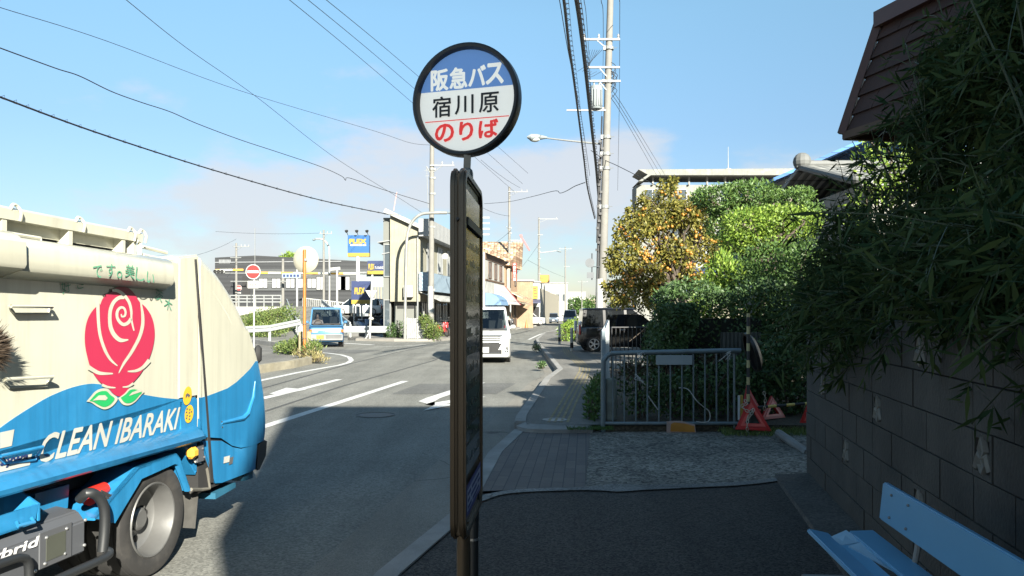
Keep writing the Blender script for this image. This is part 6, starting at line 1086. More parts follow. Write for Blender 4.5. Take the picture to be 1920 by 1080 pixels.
# convex mirror seen from behind on its orange pole
Y = 25.6; c = at(573, 487, Y + .12); b0 = at(571, 672, Y); b0.z = .08; t = thing('traffic_mirror', 'round white back of a traffic mirror on an orange pole', 'traffic mirror', b0); M_or = mat('orange pole paint', (.42, .125, .016), .5, var=.06, dirt=(.5, .2, .06), damt=.4)
mb = MB(); mb.tube([b0, at(571, 468, Y)], .052, 12); po = build('pole', mb, M_or, t, world=True, smooth=True); mb = MB()
for py_ in (608, 635): q_ = at(571, py_, Y); mb.lathe([(.052, -.02), (.058, -.02), (.058, .02), (.052, .02)], Matrix.Translation(q_), 12)
build('band', mb, mat('dark band', (.1, .07, .04), .6), po, world=True)
mb = MB(); mb.lathe([(.0001, .10), (.25, .085), (.41, .03), (.45, .0), (.455, -.03), (.43, -.035), (.25, -.0), (.0001, .02)], Matrix.Translation(c) @ Matrix.Rotation(R(90), 4, 'X') @ Matrix.Rotation(R(-12), 4, 'Y'), 36); build('mirror_back', mb, mat('mirror back white', (.34, .325, .26), .6, var=.04, dirt=(.5, .46, .36), damt=.3), t, world=True, smooth=True)
mb = MB(); mb.box(at(573, 487, Y - .05), (.09, .06, .09), bev=.01); build('bracket', mb, M_galv, t, world=True)
for i, (px_, lb) in enumerate(((563.5, 'weathered wooden stake left of the orange mirror pole'), (579, 'weathered wooden stake right of the orange mirror pole'))): b0 = at(px_, 664, 26.3); mb = MB(); mb.tube([Vector((b0.x, 26.3, 0)), Vector((b0.x, 26.3, .95))], .07, 9); solo('wooden_stake', mb, mat('weathered wood', (.32, .27, .16), .9, var=.3, scale=5), lb, 'stake', 'stakes by the mirror pole')
# slanted white post with triangular sign seen from behind
Y = 44.0; b0 = at(693, 637, Y); b0.z = 0; t = thing('triangle_sign', 'white leaning post with white back of a triangular stop sign', 'road sign', b0); mb = MB(); mb.tube([b0, at(698, 515, Y)], .06, 8); mb.bar(b0 + Vector((-.28, 0, 0)), at(694.5, 620, Y), .07); build('pole', mb, M_wp, t, world=True)
mb = MB(); mb.prism([at(685, 544.5, Y + .08), at(706.5, 544.5, Y + .08), at(696, 562, Y + .08)], (0, .02, 0)); build('plate', mb, M_wht, t, world=True); mb = MB(); mb.ball(at(696, 597.5, Y), .14, 8, (1.1, .8, .7)); build('clamp', mb, M_wp, t, world=True)
# guard rails: beam of three folds on posts
def guardrail(label, pts, h=.75, bw=.34, posts=2.0, m=None, z0=None):
    P = [Vector(p) for p in pts]; t = thing('guard_rail', label, 'guard rail', P[0]); m = m or M_wp; rings = []
    for i, p in enumerate(P):
        d = (P[min(i + 1, len(P) - 1)] - P[max(i - 1, 0)]); d.z = 0; d.normalize(); n_ = Vector((d.y, -d.x, 0)); n_ = -n_ if n_.y > 0 else n_; sec = [(0, -.5), (.05, -.42), (.05, -.15), (.0, -.05), (.0, .05), (.05, .15), (.05, .42), (0, .5), (-.02, .5), (-.02, -.5)]; rings.append([p + n_ * a + Vector((0, 0, h + b_ * bw)) for a, b_ in sec])
    mb = MB(); mb.loft(rings); build('beam', mb, m, t, world=True)
    for i in range(len(P) - 1):
        L_ = (P[i + 1] - P[i]).length; k = max(1, int(L_ / posts))
        for j in range(k + (i == len(P) - 2)): q_ = P[i].lerp(P[i + 1], j / k) + Vector((0, .08, 0)); mb = MB(); mb.box(q_ + Vector((0, 0, h / 2 - .05)), (.11, .11, h + .2)); build('post', mb, m, t, world=True)
    return t
M_gr = mat('guard rail white', (.33, .35, .35), .5, var=.08, dirt=(.36, .37, .36), dscale=2, damt=.4)
guardrail('straight white guard rail in front of the cream house and parked bikes', [(sx(641, 45.2), 45.2, 0), (sx(731, 45.2), 45.2, 0)], .60, .40, 1.1, M_gr)
guardrail('white guard rail left of the blue van, rising from the bushes', [(sx(440, 38), 38, .1), (sx(505, 40), 40, .15), (sx(562, 42), 42, .45)], .62, .34, 1.6, M_gr)
guardrail('guard rail climbing the ramp on its left side', [(sx(566, 43), 43, .15), (sx(548, 56), 56, .8), (sx(538, 72), 72, 2.1)], .62, .36, 2.0, M_gr)
guardrail('guard rail climbing the ramp on its right side behind the blue van', [(sx(657, 48), 48, .2), (sx(637, 57), 57, .7), (sx(603, 74), 74, 2.1)], .62, .36, 2.0, M_gr)
def barfence(label, a, b_, h, n, m, r=.02, rail=.03, name='fence', z0=.0, solid=None):
    a, b_ = Vector(a), Vector(b_); t = thing(name, label, 'fence', a); mb = MB(); U = Vector((0, 0, 1)); 
    for z_ in (h, .12): mb = MB(); mb.tube([a + U * z_, b_ + U * z_], rail, 8); build('rail', mb, m, t, world=True)
    for k in range(n + 1): mb = MB(); q_ = a.lerp(b_, k / n); mb.tube([q_ + U * (0 if k in (0, n) else .12), q_ + U * h], r if k not in (0, n) else rail, 6); build('bar', mb, m, t, world=True)
    return t
barfence('low pale railing along the top of the ramp', (sx(568, 77), 77, 2.1), (sx(650, 77), 77, 1.6), .95, 22, M_wp, .04, .05)
p0 = at(764, 600, 43.8); t = thing('panel_fence', 'low pale corrugated panel fence beside the curved lamp column', 'fence', (p0.x, 43.9, 0)); mb = MB(); mb.box(((sx(764, 43.9) + sx(799, 43.9)) / 2, 43.9, .7), (sx(799, 43.9) - sx(764, 43.9), .05, 1.15)); build('panel', mb, corr('pale fence sheet', (.27, .28, .275), .12, 0), t, world=True)
for px_ in (764, 783, 799): mb = MB(); mb.box((sx(px_, 43.85), 43.85, .65), (.07, .07, 1.3)); build('post', mb, M_wp, t, world=True)
# ---- railing by the driveway
M_rail = mat('grey blue railing steel', (.17, .22, .24), .5, .35, var=.15, scale=6, dirt=(.14, .10, .07), dscale=4, damt=.4); Y = 10.15; xa, xb = sx(1131, Y), sx(1386, Y); zt = EYE + (CY - 662) * Y / F; zb = EYE + (CY - 794) * Y / F
rl = thing('railing', 'long grey steel tube railing with thin upright bars across the drive end', 'railing', (xa, Y, 0)); mb = MB()
mb.tube(spline([(xa, Y, -.02), (xa, Y, zt - .2), (xa + .02, Y, zt - .08), (xa + .1, Y, zt - .01), (xa + .25, Y, zt), (xb - .2, Y, zt + .03), (xb + .02, Y, zt + .03)], 5), .032, 12); mb.tube([(xa, Y, zb), (xb - .02, Y, zb)], .024, 10); mb.tube([(xb - .06, Y + .02, .0), (xb - .06, Y + .02, zt + .02)], .016, 8); build('frame', mb, M_rail, rl, world=True, smooth=True)
for k in range(11): px_ = 1149 + 21.6 * k; mb = MB(); mb.tube([(sx(px_, Y), Y, zb), (sx(px_, Y), Y, zt + .02)], .011, 7); build('bar', mb, M_rail, rl, world=True, smooth=True)
mb = MB(); a, b_ = at(1230, 684, Y - .045), at(1298, 666, Y - .045); mb.box((a + b_) / 2, (b_.x - a.x, .012, b_.z - a.z), bev=.003); pl_ = build('white_plate', mb, mat('blank pale plate', (.30, .34, .35), .6, dirt=(.2, .21, .2), damt=.5), rl, world=True)
for k, (px_, py_) in enumerate(((1198, 664), (1196, 705), (1362, 662))): 
    mb = MB(); c = at(px_, py_, Y - .04); rs = random.Random(k)
    for j in range(5): mb.tube(spline([c, c + Vector((rs.uniform(-.06, .06), -.02, rs.uniform(-.04, .03))), c + Vector((rs.uniform(-.12, .12), -.01, rs.uniform(-.12, .0)))], 3), .004, 4)
    build('wire_tie', mb, mat('pale wire tie', (.5, .5, .48), .6), rl, world=True)
mb = MB(); mb.tube([at(1215, 742, Y + .05), at(1232, 766, Y + .03), at(1234, 768, Y + .03)], .008, 5); mb.tube(spline([at(1273, 727, Y + .03), at(1290, 730, Y + .0), at(1305, 750, Y - .03), at(1318, 762, Y), at(1330, 772, Y), at(1330, 788, Y - .02), at(1318, 792, Y - .04), at(1305, 790, Y - .02)], 4), .007, 5); solo('tie_rope', mb, mat('pale rope', (.45, .45, .42), .8), 'thin pale rope tangled in the bars of the grey railing', 'rope')
mb = MB(); pts = [at(1250, 811, Y - .06), at(1250, 790, Y - .07), at(1277, 789, Y - .05), at(1287, 792, Y - .05), at(1303, 796, Y - .05), at(1305, 811, Y - .06)]; mb.prism(pts, (0, .008, 0)); ys = thing('yellow_board', 'broken orange yellow board with pale edge leaning under the grey railing', 'board', pts[0]); build('board', mb, mat('pale pink board', (.42, .30, .26), .6), ys, world=True)
mb = MB(); mb.prism([at(1257, 809, Y - .066), at(1258, 795, Y - .075), at(1264, 792, Y - .07), at(1284, 794, Y - .065), at(1302, 799, Y - .062), at(1303, 810, Y - .066)], (0, .004, 0)); build('yellow_face', mb, mat('board orange', (.52, .22, .03), .6, var=.2), ys, world=True)
# white edge board and post behind it, black gate
Y = 10.75; t = thing('edge_board', 'tall narrow white board on a pale blue post behind the railing end', 'board', (sx(1137, Y), Y, .1)); mb = MB(); mb.prism([at(1134, 722, Y), at(1135, 618, Y), at(1142, 600, Y), at(1143, 700, Y), at(1146, 722, Y)], (.03, .5, 0)); build('board', mb, mat('white board', (.62, .66, .66), .5), t, world=True); mb = MB(); mb.box((sx(1130.5, Y) + .0, Y - .06, .72), (.05, .1, 1.25)); mb.v = mb.v; mb.prism([at(1127, 622, Y - .02), at(1134, 610, Y - .02), at(1134, 800, Y - .02), at(1127, 800, Y - .02)], (0, .03, 0)); build('post', mb, mat('pale blue post', (.24, .30, .33), .5), t, world=True)
mb = MB(); mb.lathe([(.09, 0), (.1, .3), (.085, .62), (.0001, .64)], Matrix.Translation((sx(1144, Y), Y, .05)), 12); build('mossy_foot', mb, mat('mossy concrete', (.20, .22, .19), .9, var=.3, scale=6), t, world=True)
M_blk2 = mat('black iron', (.03, .03, .032), .5); barfence('black iron bar fence in front of the black parked car', (sx(1147, 13.4), 13.4, .12), (sx(1225, 13.4), 13.4, .12), 1.22, 10, M_blk2, .009, .014)
# striped pole, chain, yellow black bar, warning triangles
M_strp = rings_mat('yellow black stripes', (.02, .02, .02), (.36, .31, .15), 2, .22, .55); Y = 10.0; c = at(1403, 760, Y); mb = MB(); mb.tube([(0, 0, 0), (0, 0, 1.49)], .022, 10); o = build('striped_pole', mb, M_strp); o.location = (c.x, Y, .1); setp(o, 'upright pole striped black and cream at the right end of the railing', 'pole')
M_strx = rings_mat('yellow black bar stripes', (.02, .02, .02), (.55, .40, .10), 0, .27, .55); a, b_ = at(1420, 764, Y + .1), at(1520, 756, Y + .3); mb = MB(); mb.tube([(0, 0, 0), b_ - a], .02, 8); o = build('striped_bar', mb, M_strx); o.location = a; setp(o, 'horizontal yellow and black striped bar between the warning triangles', 'bar')
def chain(label, pts, m):
    mb = MB(); P = spline(pts, 8); acc = 0; k = 0
    for i in range(len(P) - 1):
        acc += (P[i + 1] - P[i]).length
        if acc > .042:
            acc = 0; k += 1; d = (P[i + 1] - P[i]).normalized(); s_ = d.cross(Vector((0, -1, 0) if k % 2 else (.6, -.2, .75))).normalized(); c = P[i]; mb.tube([c + d * (.03 * math.cos(a)) + s_ * (.016 * math.sin(a)) for a in [j * math.pi / 4 for j in range(9)]], .0055, 5)
    solo('chain', mb, m, label, 'chain')
M_chn = mat('pale plastic chain', (.48, .42, .33), .5); chain('pale plastic chain draped over the front red warning triangle', [at(1396, 748, Y - .05), at(1399, 757, Y - .1), at(1391, 762, Y - .1), at(1404, 772, Y - .12), at(1412, 768, Y - .1), at(1409, 776, Y - .13), at(1403, 783, Y - .14), at(1401, 798, Y - .18), at(1402, 813, Y - .16)], M_chn); chain('pale chain hanging from the striped bar by the shrubs', [at(1432, 733, Y + .1), at(1435, 748, Y + .1), at(1434, 758, Y + .1), at(1433, 772, Y + .1)], M_chn)
M_trr = mat('triangle red plastic', (.55, .025, .018), .35, var=.1); M_tro = mat('triangle reflector', (.80, .14, .11), .25, var=.1)
def triangle(label, A, B_, C_, lean=(0, .1, 0)):
    t = thing('warning_triangle', label, 'warning triangle', (A + B_) / 2); n_ = (B_ - A).cross(C_ - A).normalized(); n_ = -n_ if n_.y > 0 else n_; g = (A + B_ + C_) / 3
    def frame(k0, k1, d0, d1):
        mb = MB()
        for p, q_ in ((A, B_), (B_, C_), (C_, A)):
            o0, o1, i0, i1 = g + (p - g) * k0, g + (q_ - g) * k0, g + (p - g) * k1, g + (q_ - g) * k1; mb.add([o0 + n_ * d0, o1 + n_ * d0, i1 + n_ * d0, i0 + n_ * d0, o0 + n_ * d1, o1 + n_ * d1, i1 + n_ * d1, i0 + n_ * d1], [(0, 1, 2, 3), (4, 7, 6, 5), (0, 4, 5, 1), (3, 2, 6, 7), (1, 5, 6, 2), (0, 3, 7, 4)])
        return mb
    f_ = build('frame', frame(1.0, .42, 0, .03), M_trr, t, world=True, bevel=.004); build('reflector', frame(.70, .46, .028, .036), M_tro, f_, world=True)
    mb = MB(); mb.bar(g + Vector((0, .12, .12)), (A + B_) / 2 + Vector((0, .35, .0)), .04, .02); mb.bar(A + Vector((.0, .02, .01)), B_ + Vector((0, .02, .01)), .05, .02); build('stand', mb, M_cha, t, world=True)
triangle('front red warning triangle with pale chain over its top', at(1378, 806, 9.9), at(1446, 809, 9.85), at(1406, 742, 10.05)); triangle('second red warning triangle half hidden behind the chain draped one', at(1424, 788, 10.5), at(1470, 783, 10.9), at(1444, 742, 10.8)); triangle('red warning triangle cut off by the edge of the block wall', at(1497, 797, 10.4), at(1560, 800, 10.4), at(1522, 735, 10.6)); triangle('upright red triangle folded behind the yellow marker post', at(1390, 770, 10.35), at(1425, 770, 10.5), at(1399, 722, 10.5))
mb = MB(); mb.prism([at(1386, 742, 10.02), at(1393, 741, 10.02), at(1393, 786, 10.02), at(1386, 787, 10.02)], (0, .05, 0)); mp0 = thing('marker_post', 'short flat yellow marker post with white edge beside the front triangle', 'post', at(1389, 787, 10.02)); build('post', mb, mat('marker yellow', (.50, .34, .06), .6), mp0, world=True); mb = MB(); mb.prism([at(1384.5, 742, 10.0), at(1387.5, 742, 10), at(1387.5, 787, 10), at(1384.5, 788, 10)], (0, .03, 0)); build('white_edge', mb, mat('white board', (.62, .66, .66)), mp0, world=True)
mb = MB(); mb.tube([at(1460, 812, 9.6), at(1515, 850, 8.6)], .05, 8); solo('pipe_kerb', mb, mat('pale concrete pipe', (.24, .24, .23), .8, var=.2), 'pale round concrete pipe lying along the drive edge by the block wall', 'pipe')
mb = MB(); mb.lathe([(.0001, .06), (.16, .05), (.22, .0), (.22, -.04), (.19, -.04)], Matrix.Translation(at(1412, 660, 10.2)) @ Matrix.Rotation(R(72), 4, 'Y') @ Matrix.Scale(1.25, 4, (1, 0, 0)), 20); solo('dark_mirror', mb, mat('dark brown plastic', (.022, .018, .016), .4), 'dark oval mirror back mounted beside the striped pole', 'mirror', smooth=True)
mb = MB(); mb.box(at(1388, 648, 11.6), (.6, .05, .4)); solo('corrugated_board', mb, corr('dull grey sheet', (.035, .038, .032), .06, 0), 'dull corrugated sheet standing in the shrubs behind the striped pole', 'board')
# ---- block wall of concrete blocks with pierced decorative blocks
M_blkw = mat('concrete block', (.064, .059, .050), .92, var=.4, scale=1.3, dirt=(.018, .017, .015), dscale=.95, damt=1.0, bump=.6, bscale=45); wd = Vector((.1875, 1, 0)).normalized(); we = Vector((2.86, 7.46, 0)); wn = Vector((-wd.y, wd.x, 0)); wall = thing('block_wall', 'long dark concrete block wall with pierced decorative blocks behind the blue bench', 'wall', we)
BL, BH, NR, NC = .42, .213, 7, 32; open_ = {(1, 8), (2, 8)}; holes = [(1 + 2 * i, r_) for i, r_ in ()]
WB = lambda a, d, z: we - wd * a + wn * d + Vector((0, 0, z))
# pierced positions: (column in half blocks, row)
PCS = set()
def wallpx(px_, py_):                                      # where a ray meets the wall face
    d = Vector(((px_ - CX) / F, 1, -(py_ - CY) / F)); o_ = Vector((0, 0, EYE)); k = (we - o_).dot(wn) / d.dot(wn); p = o_ + d * k; return -(p - we).dot(wd), p.z
for px_, py_ in ((1588, 657), (1542, 731), (1650, 782), (1588, 853), (1732, 690), (1838, 868), (1730, 935)): a_, z_ = wallpx(px_, py_); PCS.add((int(a_ / (BL / 2)), int(z_ / BH)))
mb = MB(); pc_m = MB(); g_ = .004
for r_ in range(NR):
    c = 0 if r_ % 2 == 0 else 1; used = {p for p in PCS if p[1] == r_}; hb = 0; cells = []
    while hb < NC * 2:
        if (hb, r_) in PCS: cells.append((hb, 1, True)); hb += 1
        elif (hb + 1, r_) in PCS or (hb == 0 and r_ % 2): cells.append((hb, 1, False)); hb += 1
        else: cells.append((hb, 2, False)); hb += 2
    for hb, w, pierced in cells:
        a0, a1, z0, z1 = hb * BL / 2 + g_, (hb + w) * BL / 2 - g_, r_ * BH + g_ - .0, (r_ + 1) * BH - g_; d = random.uniform(-.004, .004)
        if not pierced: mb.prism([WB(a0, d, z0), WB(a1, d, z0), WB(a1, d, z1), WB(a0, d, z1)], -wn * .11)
        else:
            W_, H_ = a1 - a0, z1 - z0; t_ = .022
            for q_ in ([(0, 0), (1, 0), (1, .13), (0, .13)], [(0, .87), (1, .87), (1, 1), (0, 1)], [(0, .13), (.1, .13), (.1, .87), (0, .87)], [(.9, .13), (1, .13), (1, .87), (.9, .87)]): mb.prism([WB(a0 + W_ * x_, d, z0 + H_ * y_) for x_, y_ in q_], -wn * .11)
            for pts in ([(.5, .9), (.36, .62), (.5, .44), (.64, .62), (.5, .9)], [(.12, .2), (.3, .5), (.5, .44)], [(.88, .2), (.7, .5), (.5, .44)], [(.5, .13), (.36, .3), (.5, .44), (.64, .3), (.5, .13)]): pc_m.tube([WB(a0 + W_ * x_, d - .010, z0 + H_ * y_) for x_, y_ in pts], .021, 6)
mb2 = MB(); mb2.prism([WB(0.01, -.065, -.05), WB(NC * BL, -.065, -.05), WB(NC * BL, -.065, NR * BH - .01), WB(.01, -.065, NR * BH - .01)], -wn * .04)
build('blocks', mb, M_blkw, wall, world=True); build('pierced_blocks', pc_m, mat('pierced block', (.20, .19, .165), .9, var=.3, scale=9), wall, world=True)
for (hb, r_) in PCS: pass
build('mortar', mb2, mat('dark mortar', (.03, .03, .028), .95), wall, world=True)
mb = MB(); mb.prism([WB(-.004, .012, NR * BH), WB(NC * BL, .012, NR * BH), WB(NC * BL, .012, NR * BH + .06), WB(-.004, .012, NR * BH + .06)], -wn * .14); build('coping', mb, M_blkw, wall, world=True)
# ---- bench
M_bn = mat('sky blue bench plastic', (.14, .40, .64), .3, var=.05, scale=3, dirt=(.10, .27, .42), dscale=4, damt=.35); bd_ = Vector((.10, 1, 0)).normalized(); b0 = at(1655, 905, 3.56); bn = Vector((-bd_.y, bd_.x, 0)); be = thing('bench', 'sky blue plastic bench with board backrest in front of the block wall', 'bench', (b0.x - .2, 2.6, .02)); LB = 1.75; zs = at(1540, 1000, 3.84).z
def board(name, o0, w_dir, w, th, par, ln=LB, end_in=0.0):
    mb = MB(); n_ = w_dir.cross(bd_).normalized(); mb.prism([o0, o0 + w_dir * w, o0 + w_dir * w + n_ * th, o0 + n_ * th], -bd_ * ln); return build(name, mb, M_bn, par, world=True, bevel=.006, smooth=True)
tz_ = Vector((.28, 0, -.96)).normalized(); board('backrest', b0 + Vector((0, 0, .004)), Vector((-.10, .01, -1)).normalized(), .172, .028, be)
q1 = at(1512, 998, 3.86); q2 = at(1549, 1006, 3.80); q3 = at(1591, 1003, 3.80)
board('seat_slat', q1, Vector((.80, 0, -.18)).normalized(), .11, .022, be); board('seat_slat', q2 + Vector((.0, 0, -.02)), Vector((1, 0, .05)).normalized(), .095, .02, be, LB); board('seat_slat', q3, Vector((1, 0, .03)).normalized(), .125, .022, be)
mb = MB(); o_ = q2 + Vector((.012, -.02, .004)); mb.prism([o_, o_ + Vector((.085, .015, .03)), o_ + Vector((.10, -.12, .012)), o_ + Vector((.0, -.13, .0))], (0, 0, -.006)); mb.prism([o_ + Vector((.02, -.16, .004)), o_ + Vector((.10, -.14, .022)), o_ + Vector((.16, -.5, .02)), o_ + Vector((.07, -.6, .004))], (0, 0, -.006)); solo('folded_cloth', mb, mat('pale blue sheet', (.28, .47, .62), .5), 'pale blue sheet lying folded between the bench slats', 'sheet')
mb = MB()
for a_ in (.12, .30, 1.2, 1.4):
    for w_ in (.03, .13): mb.ball(b0 - bd_ * a_ + Vector((-.004 - .10 * w_, 0, -w_)), .0065, 5)
for a_ in (.06, .5): mb.ball(q1 - bd_ * a_ + Vector((.02, 0, .004)), .006, 5)
build('bolts', mb, M_galv, be, world=True)
for a_ in (.25, 1.45):
    mb = MB(); c = b0 - bd_ * a_
    for pts in ([(-.42, zs - .05), (-.40, .02)], [(-.05, zs - .06), (-.02, .02)], [(-.44, zs - .04), (.03, zs - .05), (.075, b0.z - .13)]): mb.tube([Vector((c.x + x_, c.y, z_)) for x_, z_ in pts], .016, 8)
    build('leg', mb, M_galv, be, world=True, smooth=True)
# ---- bollards, cone, small things along the right pavement
for i, (px_, py_, Y, h_, lb) in enumerate(((1049, 640, 36, .85, 'pale slim bollard on the pavement left of the black car, farther one'), (1072, 655, 29.5, .85, 'slim white bollard on the pavement right behind the black car'))):
    t = thing('bollard', lb, 'bollard', (sx(px_, Y), Y, .12), group='pavement bollards'); mb = MB(); mb.tube([(0, 0, 0), (0, 0, h_)], .06, 10); mb.ball((0, 0, h_), .06, 6); build('post', mb, M_wp, t); mb = MB(); mb.lathe([(.0605, .12), (.064, .12), (.064, .32), (.0605, .32)], None, 10); build('band', mb, M_cha, t)
c = at(987, 606, 73); t = thing('traffic_cone', 'orange traffic cone standing at the shop kerb beside the boxed scooter', 'traffic cone', (c.x, 73, .115)); mb = MB(); mb.lathe([(.0001, .8), (.03, .8), (.16, .04), (.0001, .04)], None, 14); build('cone', mb, mat('cone orange', (.75, .16, .04), .5), t); mb = MB(); mb.box((0, 0, .02), (.4, .4, .04), bev=.01); build('base', mb, M_cha, t)
mb = MB(); c = at(1107, 495, 31.5); mb.lathe([(.0001, 0), (.19, 0), (.19, .02), (.0001, .02)], Matrix.Translation(at(1106, 493, 31.6)) @ Matrix.Rotation(R(90), 4, 'X'), 20); mb.tube([at(1110, 475, 31.65), at(1110, 525, 31.65)], .03, 6); mb.tube([at(1110, 500, 31.65), at(1124, 500, 31.9)], .02, 6); mb.box(at(1107, 516, 31.6), (.28, .02, .24)); solo('sign_back', mb, mat('grey sign back', (.10, .11, .12), .5, .3), 'grey back of a round road sign on the left of the tall pole', 'road sign')
# ---- overhead wires, each a cable of its own
def wire(label, pts, r=.012, sagk=0.0, group=None, spirals=0, name='power_line'):
    P = spline(pts, 8) if len(pts) > 2 else [Vector(pts[0]).lerp(Vector(pts[1]), i / 16) + Vector((0, 0, -sagk * 4 * (i / 16) * (1 - i / 16))) for i in range(17)]; mb = MB(); mb.tube(P, r, 5)
    if spirals:                                                     # hanger rings along the bundled cables
        L_ = 0; nxt = 0
        for i in range(len(P) - 1):
            seg = (P[i + 1] - P[i]).length; k = max(1, int(seg / spirals))
            for j in range(k): c = P[i].lerp(P[i + 1], j / k); mb.tube([c, c + Vector((.09, .02, .05)), c + Vector((.10, .04, -.06)), c + Vector((0, .06, -.02))], r * .3, 3, cap=False)
    return solo(name, mb, M_wire, label, 'cable', group)
LG = 'wires crossing the sky at the left'
wire('thick wire with hangers, lowest of those sweeping from the left edge to the cream roof', [at(-120, 135, 16), at(0, 182, 18), at(200, 255, 23), at(420, 325, 31), at(600, 375, 39), at(728, 402, 45.3)], .026, 0, LG, .6); wire('wavy wire, second lowest from the left edge, running to the concrete pole', [at(-120, 45, 16), at(0, 90, 18), at(60, 112, 19.5), at(110, 130, 21), at(150, 143, 22), at(210, 172, 24), at(265, 192, 26), at(320, 210, 28), at(370, 232, 30), at(450, 262, 33), at(520, 285, 36), at(600, 312, 39), at(640, 330, 40.5), at(648, 338, 41), at(656, 334, 41.2), at(720, 356, 43), at(812, 384, 44)], .016, 0, LG)
wire('thin wire from the upper left edge to the top of the concrete pole', [at(-100, -20, 18), at(0, 14, 20), at(200, 77, 25), at(450, 170, 33), at(700, 245, 41), at(770, 268, 43), at(812, 272, 44)], .010, 0, LG); wire('thin steep wire from the top edge down to the roof of the cream house', [at(200, -30, 18), at(237, 0, 20), at(350, 90, 26), at(480, 181, 33), at(620, 290, 40), at(740, 366, 45), at(790, 398, 46)], .010, 0, LG)
for i, (x0_, x1_, y1_, lb) in enumerate(((543, 985, 335, 'leftmost of three parallel wires passing behind the round sign'), (578, 1000, 320, 'middle of three parallel wires passing behind the round sign'), (612, 1010, 300, 'rightmost of three parallel wires passing behind the round sign'))): wire(lb, [at(x0_ - 110, -78, 24), at(x0_, 0, 28), at((x0_ + x1_) / 2 - 12, y1_ * .52, 48), at(x1_ - 20, y1_ + 25, 74)], .013, 0, 'three parallel wires behind the round sign')
CG = 'cables running to the tall pole'
wire('thickest black bundled cable running down along the tall pole', [at(1068, -60, 15), at(1081, 0, 16.5), at(1092, 80, 19), at(1101, 160, 22), at(1110, 245, 26), at(1119, 330, 31.5), at(1124, 420, 42), at(1120, 480, 60)], .055, 0, CG, .34); wire('black bundled cable left of the thickest one', [at(1045, -60, 14), at(1057, 0, 15.5), at(1066, 80, 18), at(1076, 150, 21), at(1085, 220, 25), at(1095, 300, 30), at(1102, 355, 36), at(1115, 410, 48)], .034, 0, CG, .34)
wire('very thin wire just left of the bundled cables', [at(1040, -40, 15), at(1049, 0, 16), at(1066, 100, 20), at(1090, 220, 27), at(1106, 330, 36)], .010, 0, CG); wire('thin vertical looking wire crossing at the left end of the top crossarm', [at(1092, -40, 22), at(1095, 0, 24), at(1100, 40, 31.6), at(1107, 150, 50), at(1110, 210, 70)], .012, 0, CG); wire('thin wire over the middle of the top crossarm', [at(1124, -40, 22), at(1127, 0, 24), at(1131, 38, 31.8), at(1130, 150, 50), at(1126, 250, 80)], .012, 0, CG); wire('thin wire at the right end of the top crossarm hanging straight down', [at(1160, -40, 22), at(1161.5, 0, 24), at(1162, 30, 31.8), at(1161, 200, 44), at(1158, 357, 64)], .012, 0, CG)
for i in range(3): wire(('uppermost', 'middle', 'lowest')[i] + ' of three service wires slanting from the tall pole to the white building', [at(1150 - 2 * i, 172 + 6 * i, 32), at(1180 - 3 * i, 218 + 5 * i, 42), at(1248 - 8 * i, 330, 74)], .013, 0, 'service wires to the white building')
wire('dark service wire from the tall pole to the persimmon tree house', [at(1108, 282, 31), at(1134, 300, 31.9), at(1160, 312, 30), at(1235, 350, 27.5)], .014, 0, 'service wires to the white building'); wire('wavy cable crossing the street from the tall pole to the tiled shops', [at(1097, 342, 30.5), at(1078, 349, 36), at(1062, 358, 42), at(1050, 362, 46), at(1040, 358, 48), at(1000, 368, 58), at(955, 378, 74), at(908, 382, 80)], .02, 0, CG)
for i, (a_, b2, lb) in enumerate(((at(902, 388, 66), at(955, 405, 74), 'short wire entering the second pole from the left, upper'), (at(902, 300, 60), at(975, 352, 74), 'wire from the round sign to the top of the second pole'), (at(958, 432, 74.5), at(903, 470, 64), 'stay wire from the second pole down to the white shop roof'), (at(1012, 455, 97), at(962, 520, 75), 'stay wire from the ramen pole down to the red sign'), (at(990, 488, 84), at(1060, 520, 140), 'thin wire sagging past the ramen sign'), (at(404, 434, 78), at(600, 437, 79), 'thin level wire high above the dark warehouse'), (at(443, 490, 84), at(425, 520, 60), 'dark slanting stay in front of the dark warehouse'), (at(443, 448, 84), at(370, 478, 70), 'thin stay wire left of the leftmost pole'))): wire(lb, [a_, b2], .014, .15)
mb = MB(); Y = 60; mb.tube([at(738, 395, 47), at(744, 360, 47)], .03, 6); solo('roof_mast', mb, mat('red and white mast', (.5, .3, .28), .6), 'thin mast on the peak of the cream house roof', 'mast'); mb = MB(); mb.tube([at(803, 390, 50), at(800, 312, 50)], .02, 5); mb.bar(at(796, 320, 50), at(806, 318, 50), .02); mb.bar(at(797, 330, 50), at(805, 329, 50), .02); solo('roof_antenna', mb, M_galv, 'thin roof antenna just left of the concrete pole', 'antenna'); mb = MB(); mb.tube([at(474, 640, 40), at(474.5, 430, 78)], .02, 5)
mb = MB(); mb.tube([at(478, 510, 66), at(478, 428, 66)], .03, 5); solo('thin_mast', mb, M_galv, 'very thin mast rising just behind the large no entry sign', 'mast'); mb = MB(); mb.bar(at(993, 470, 160), at(978, 445, 160), .5, .3); mb.bar(at(978, 445, 160), at(976, 440, 160), .5); solo('crane_boom', mb, mat('crane red', (.55, .12, .12), .6), 'tip of a red crane boom above the tiled roof', 'crane')
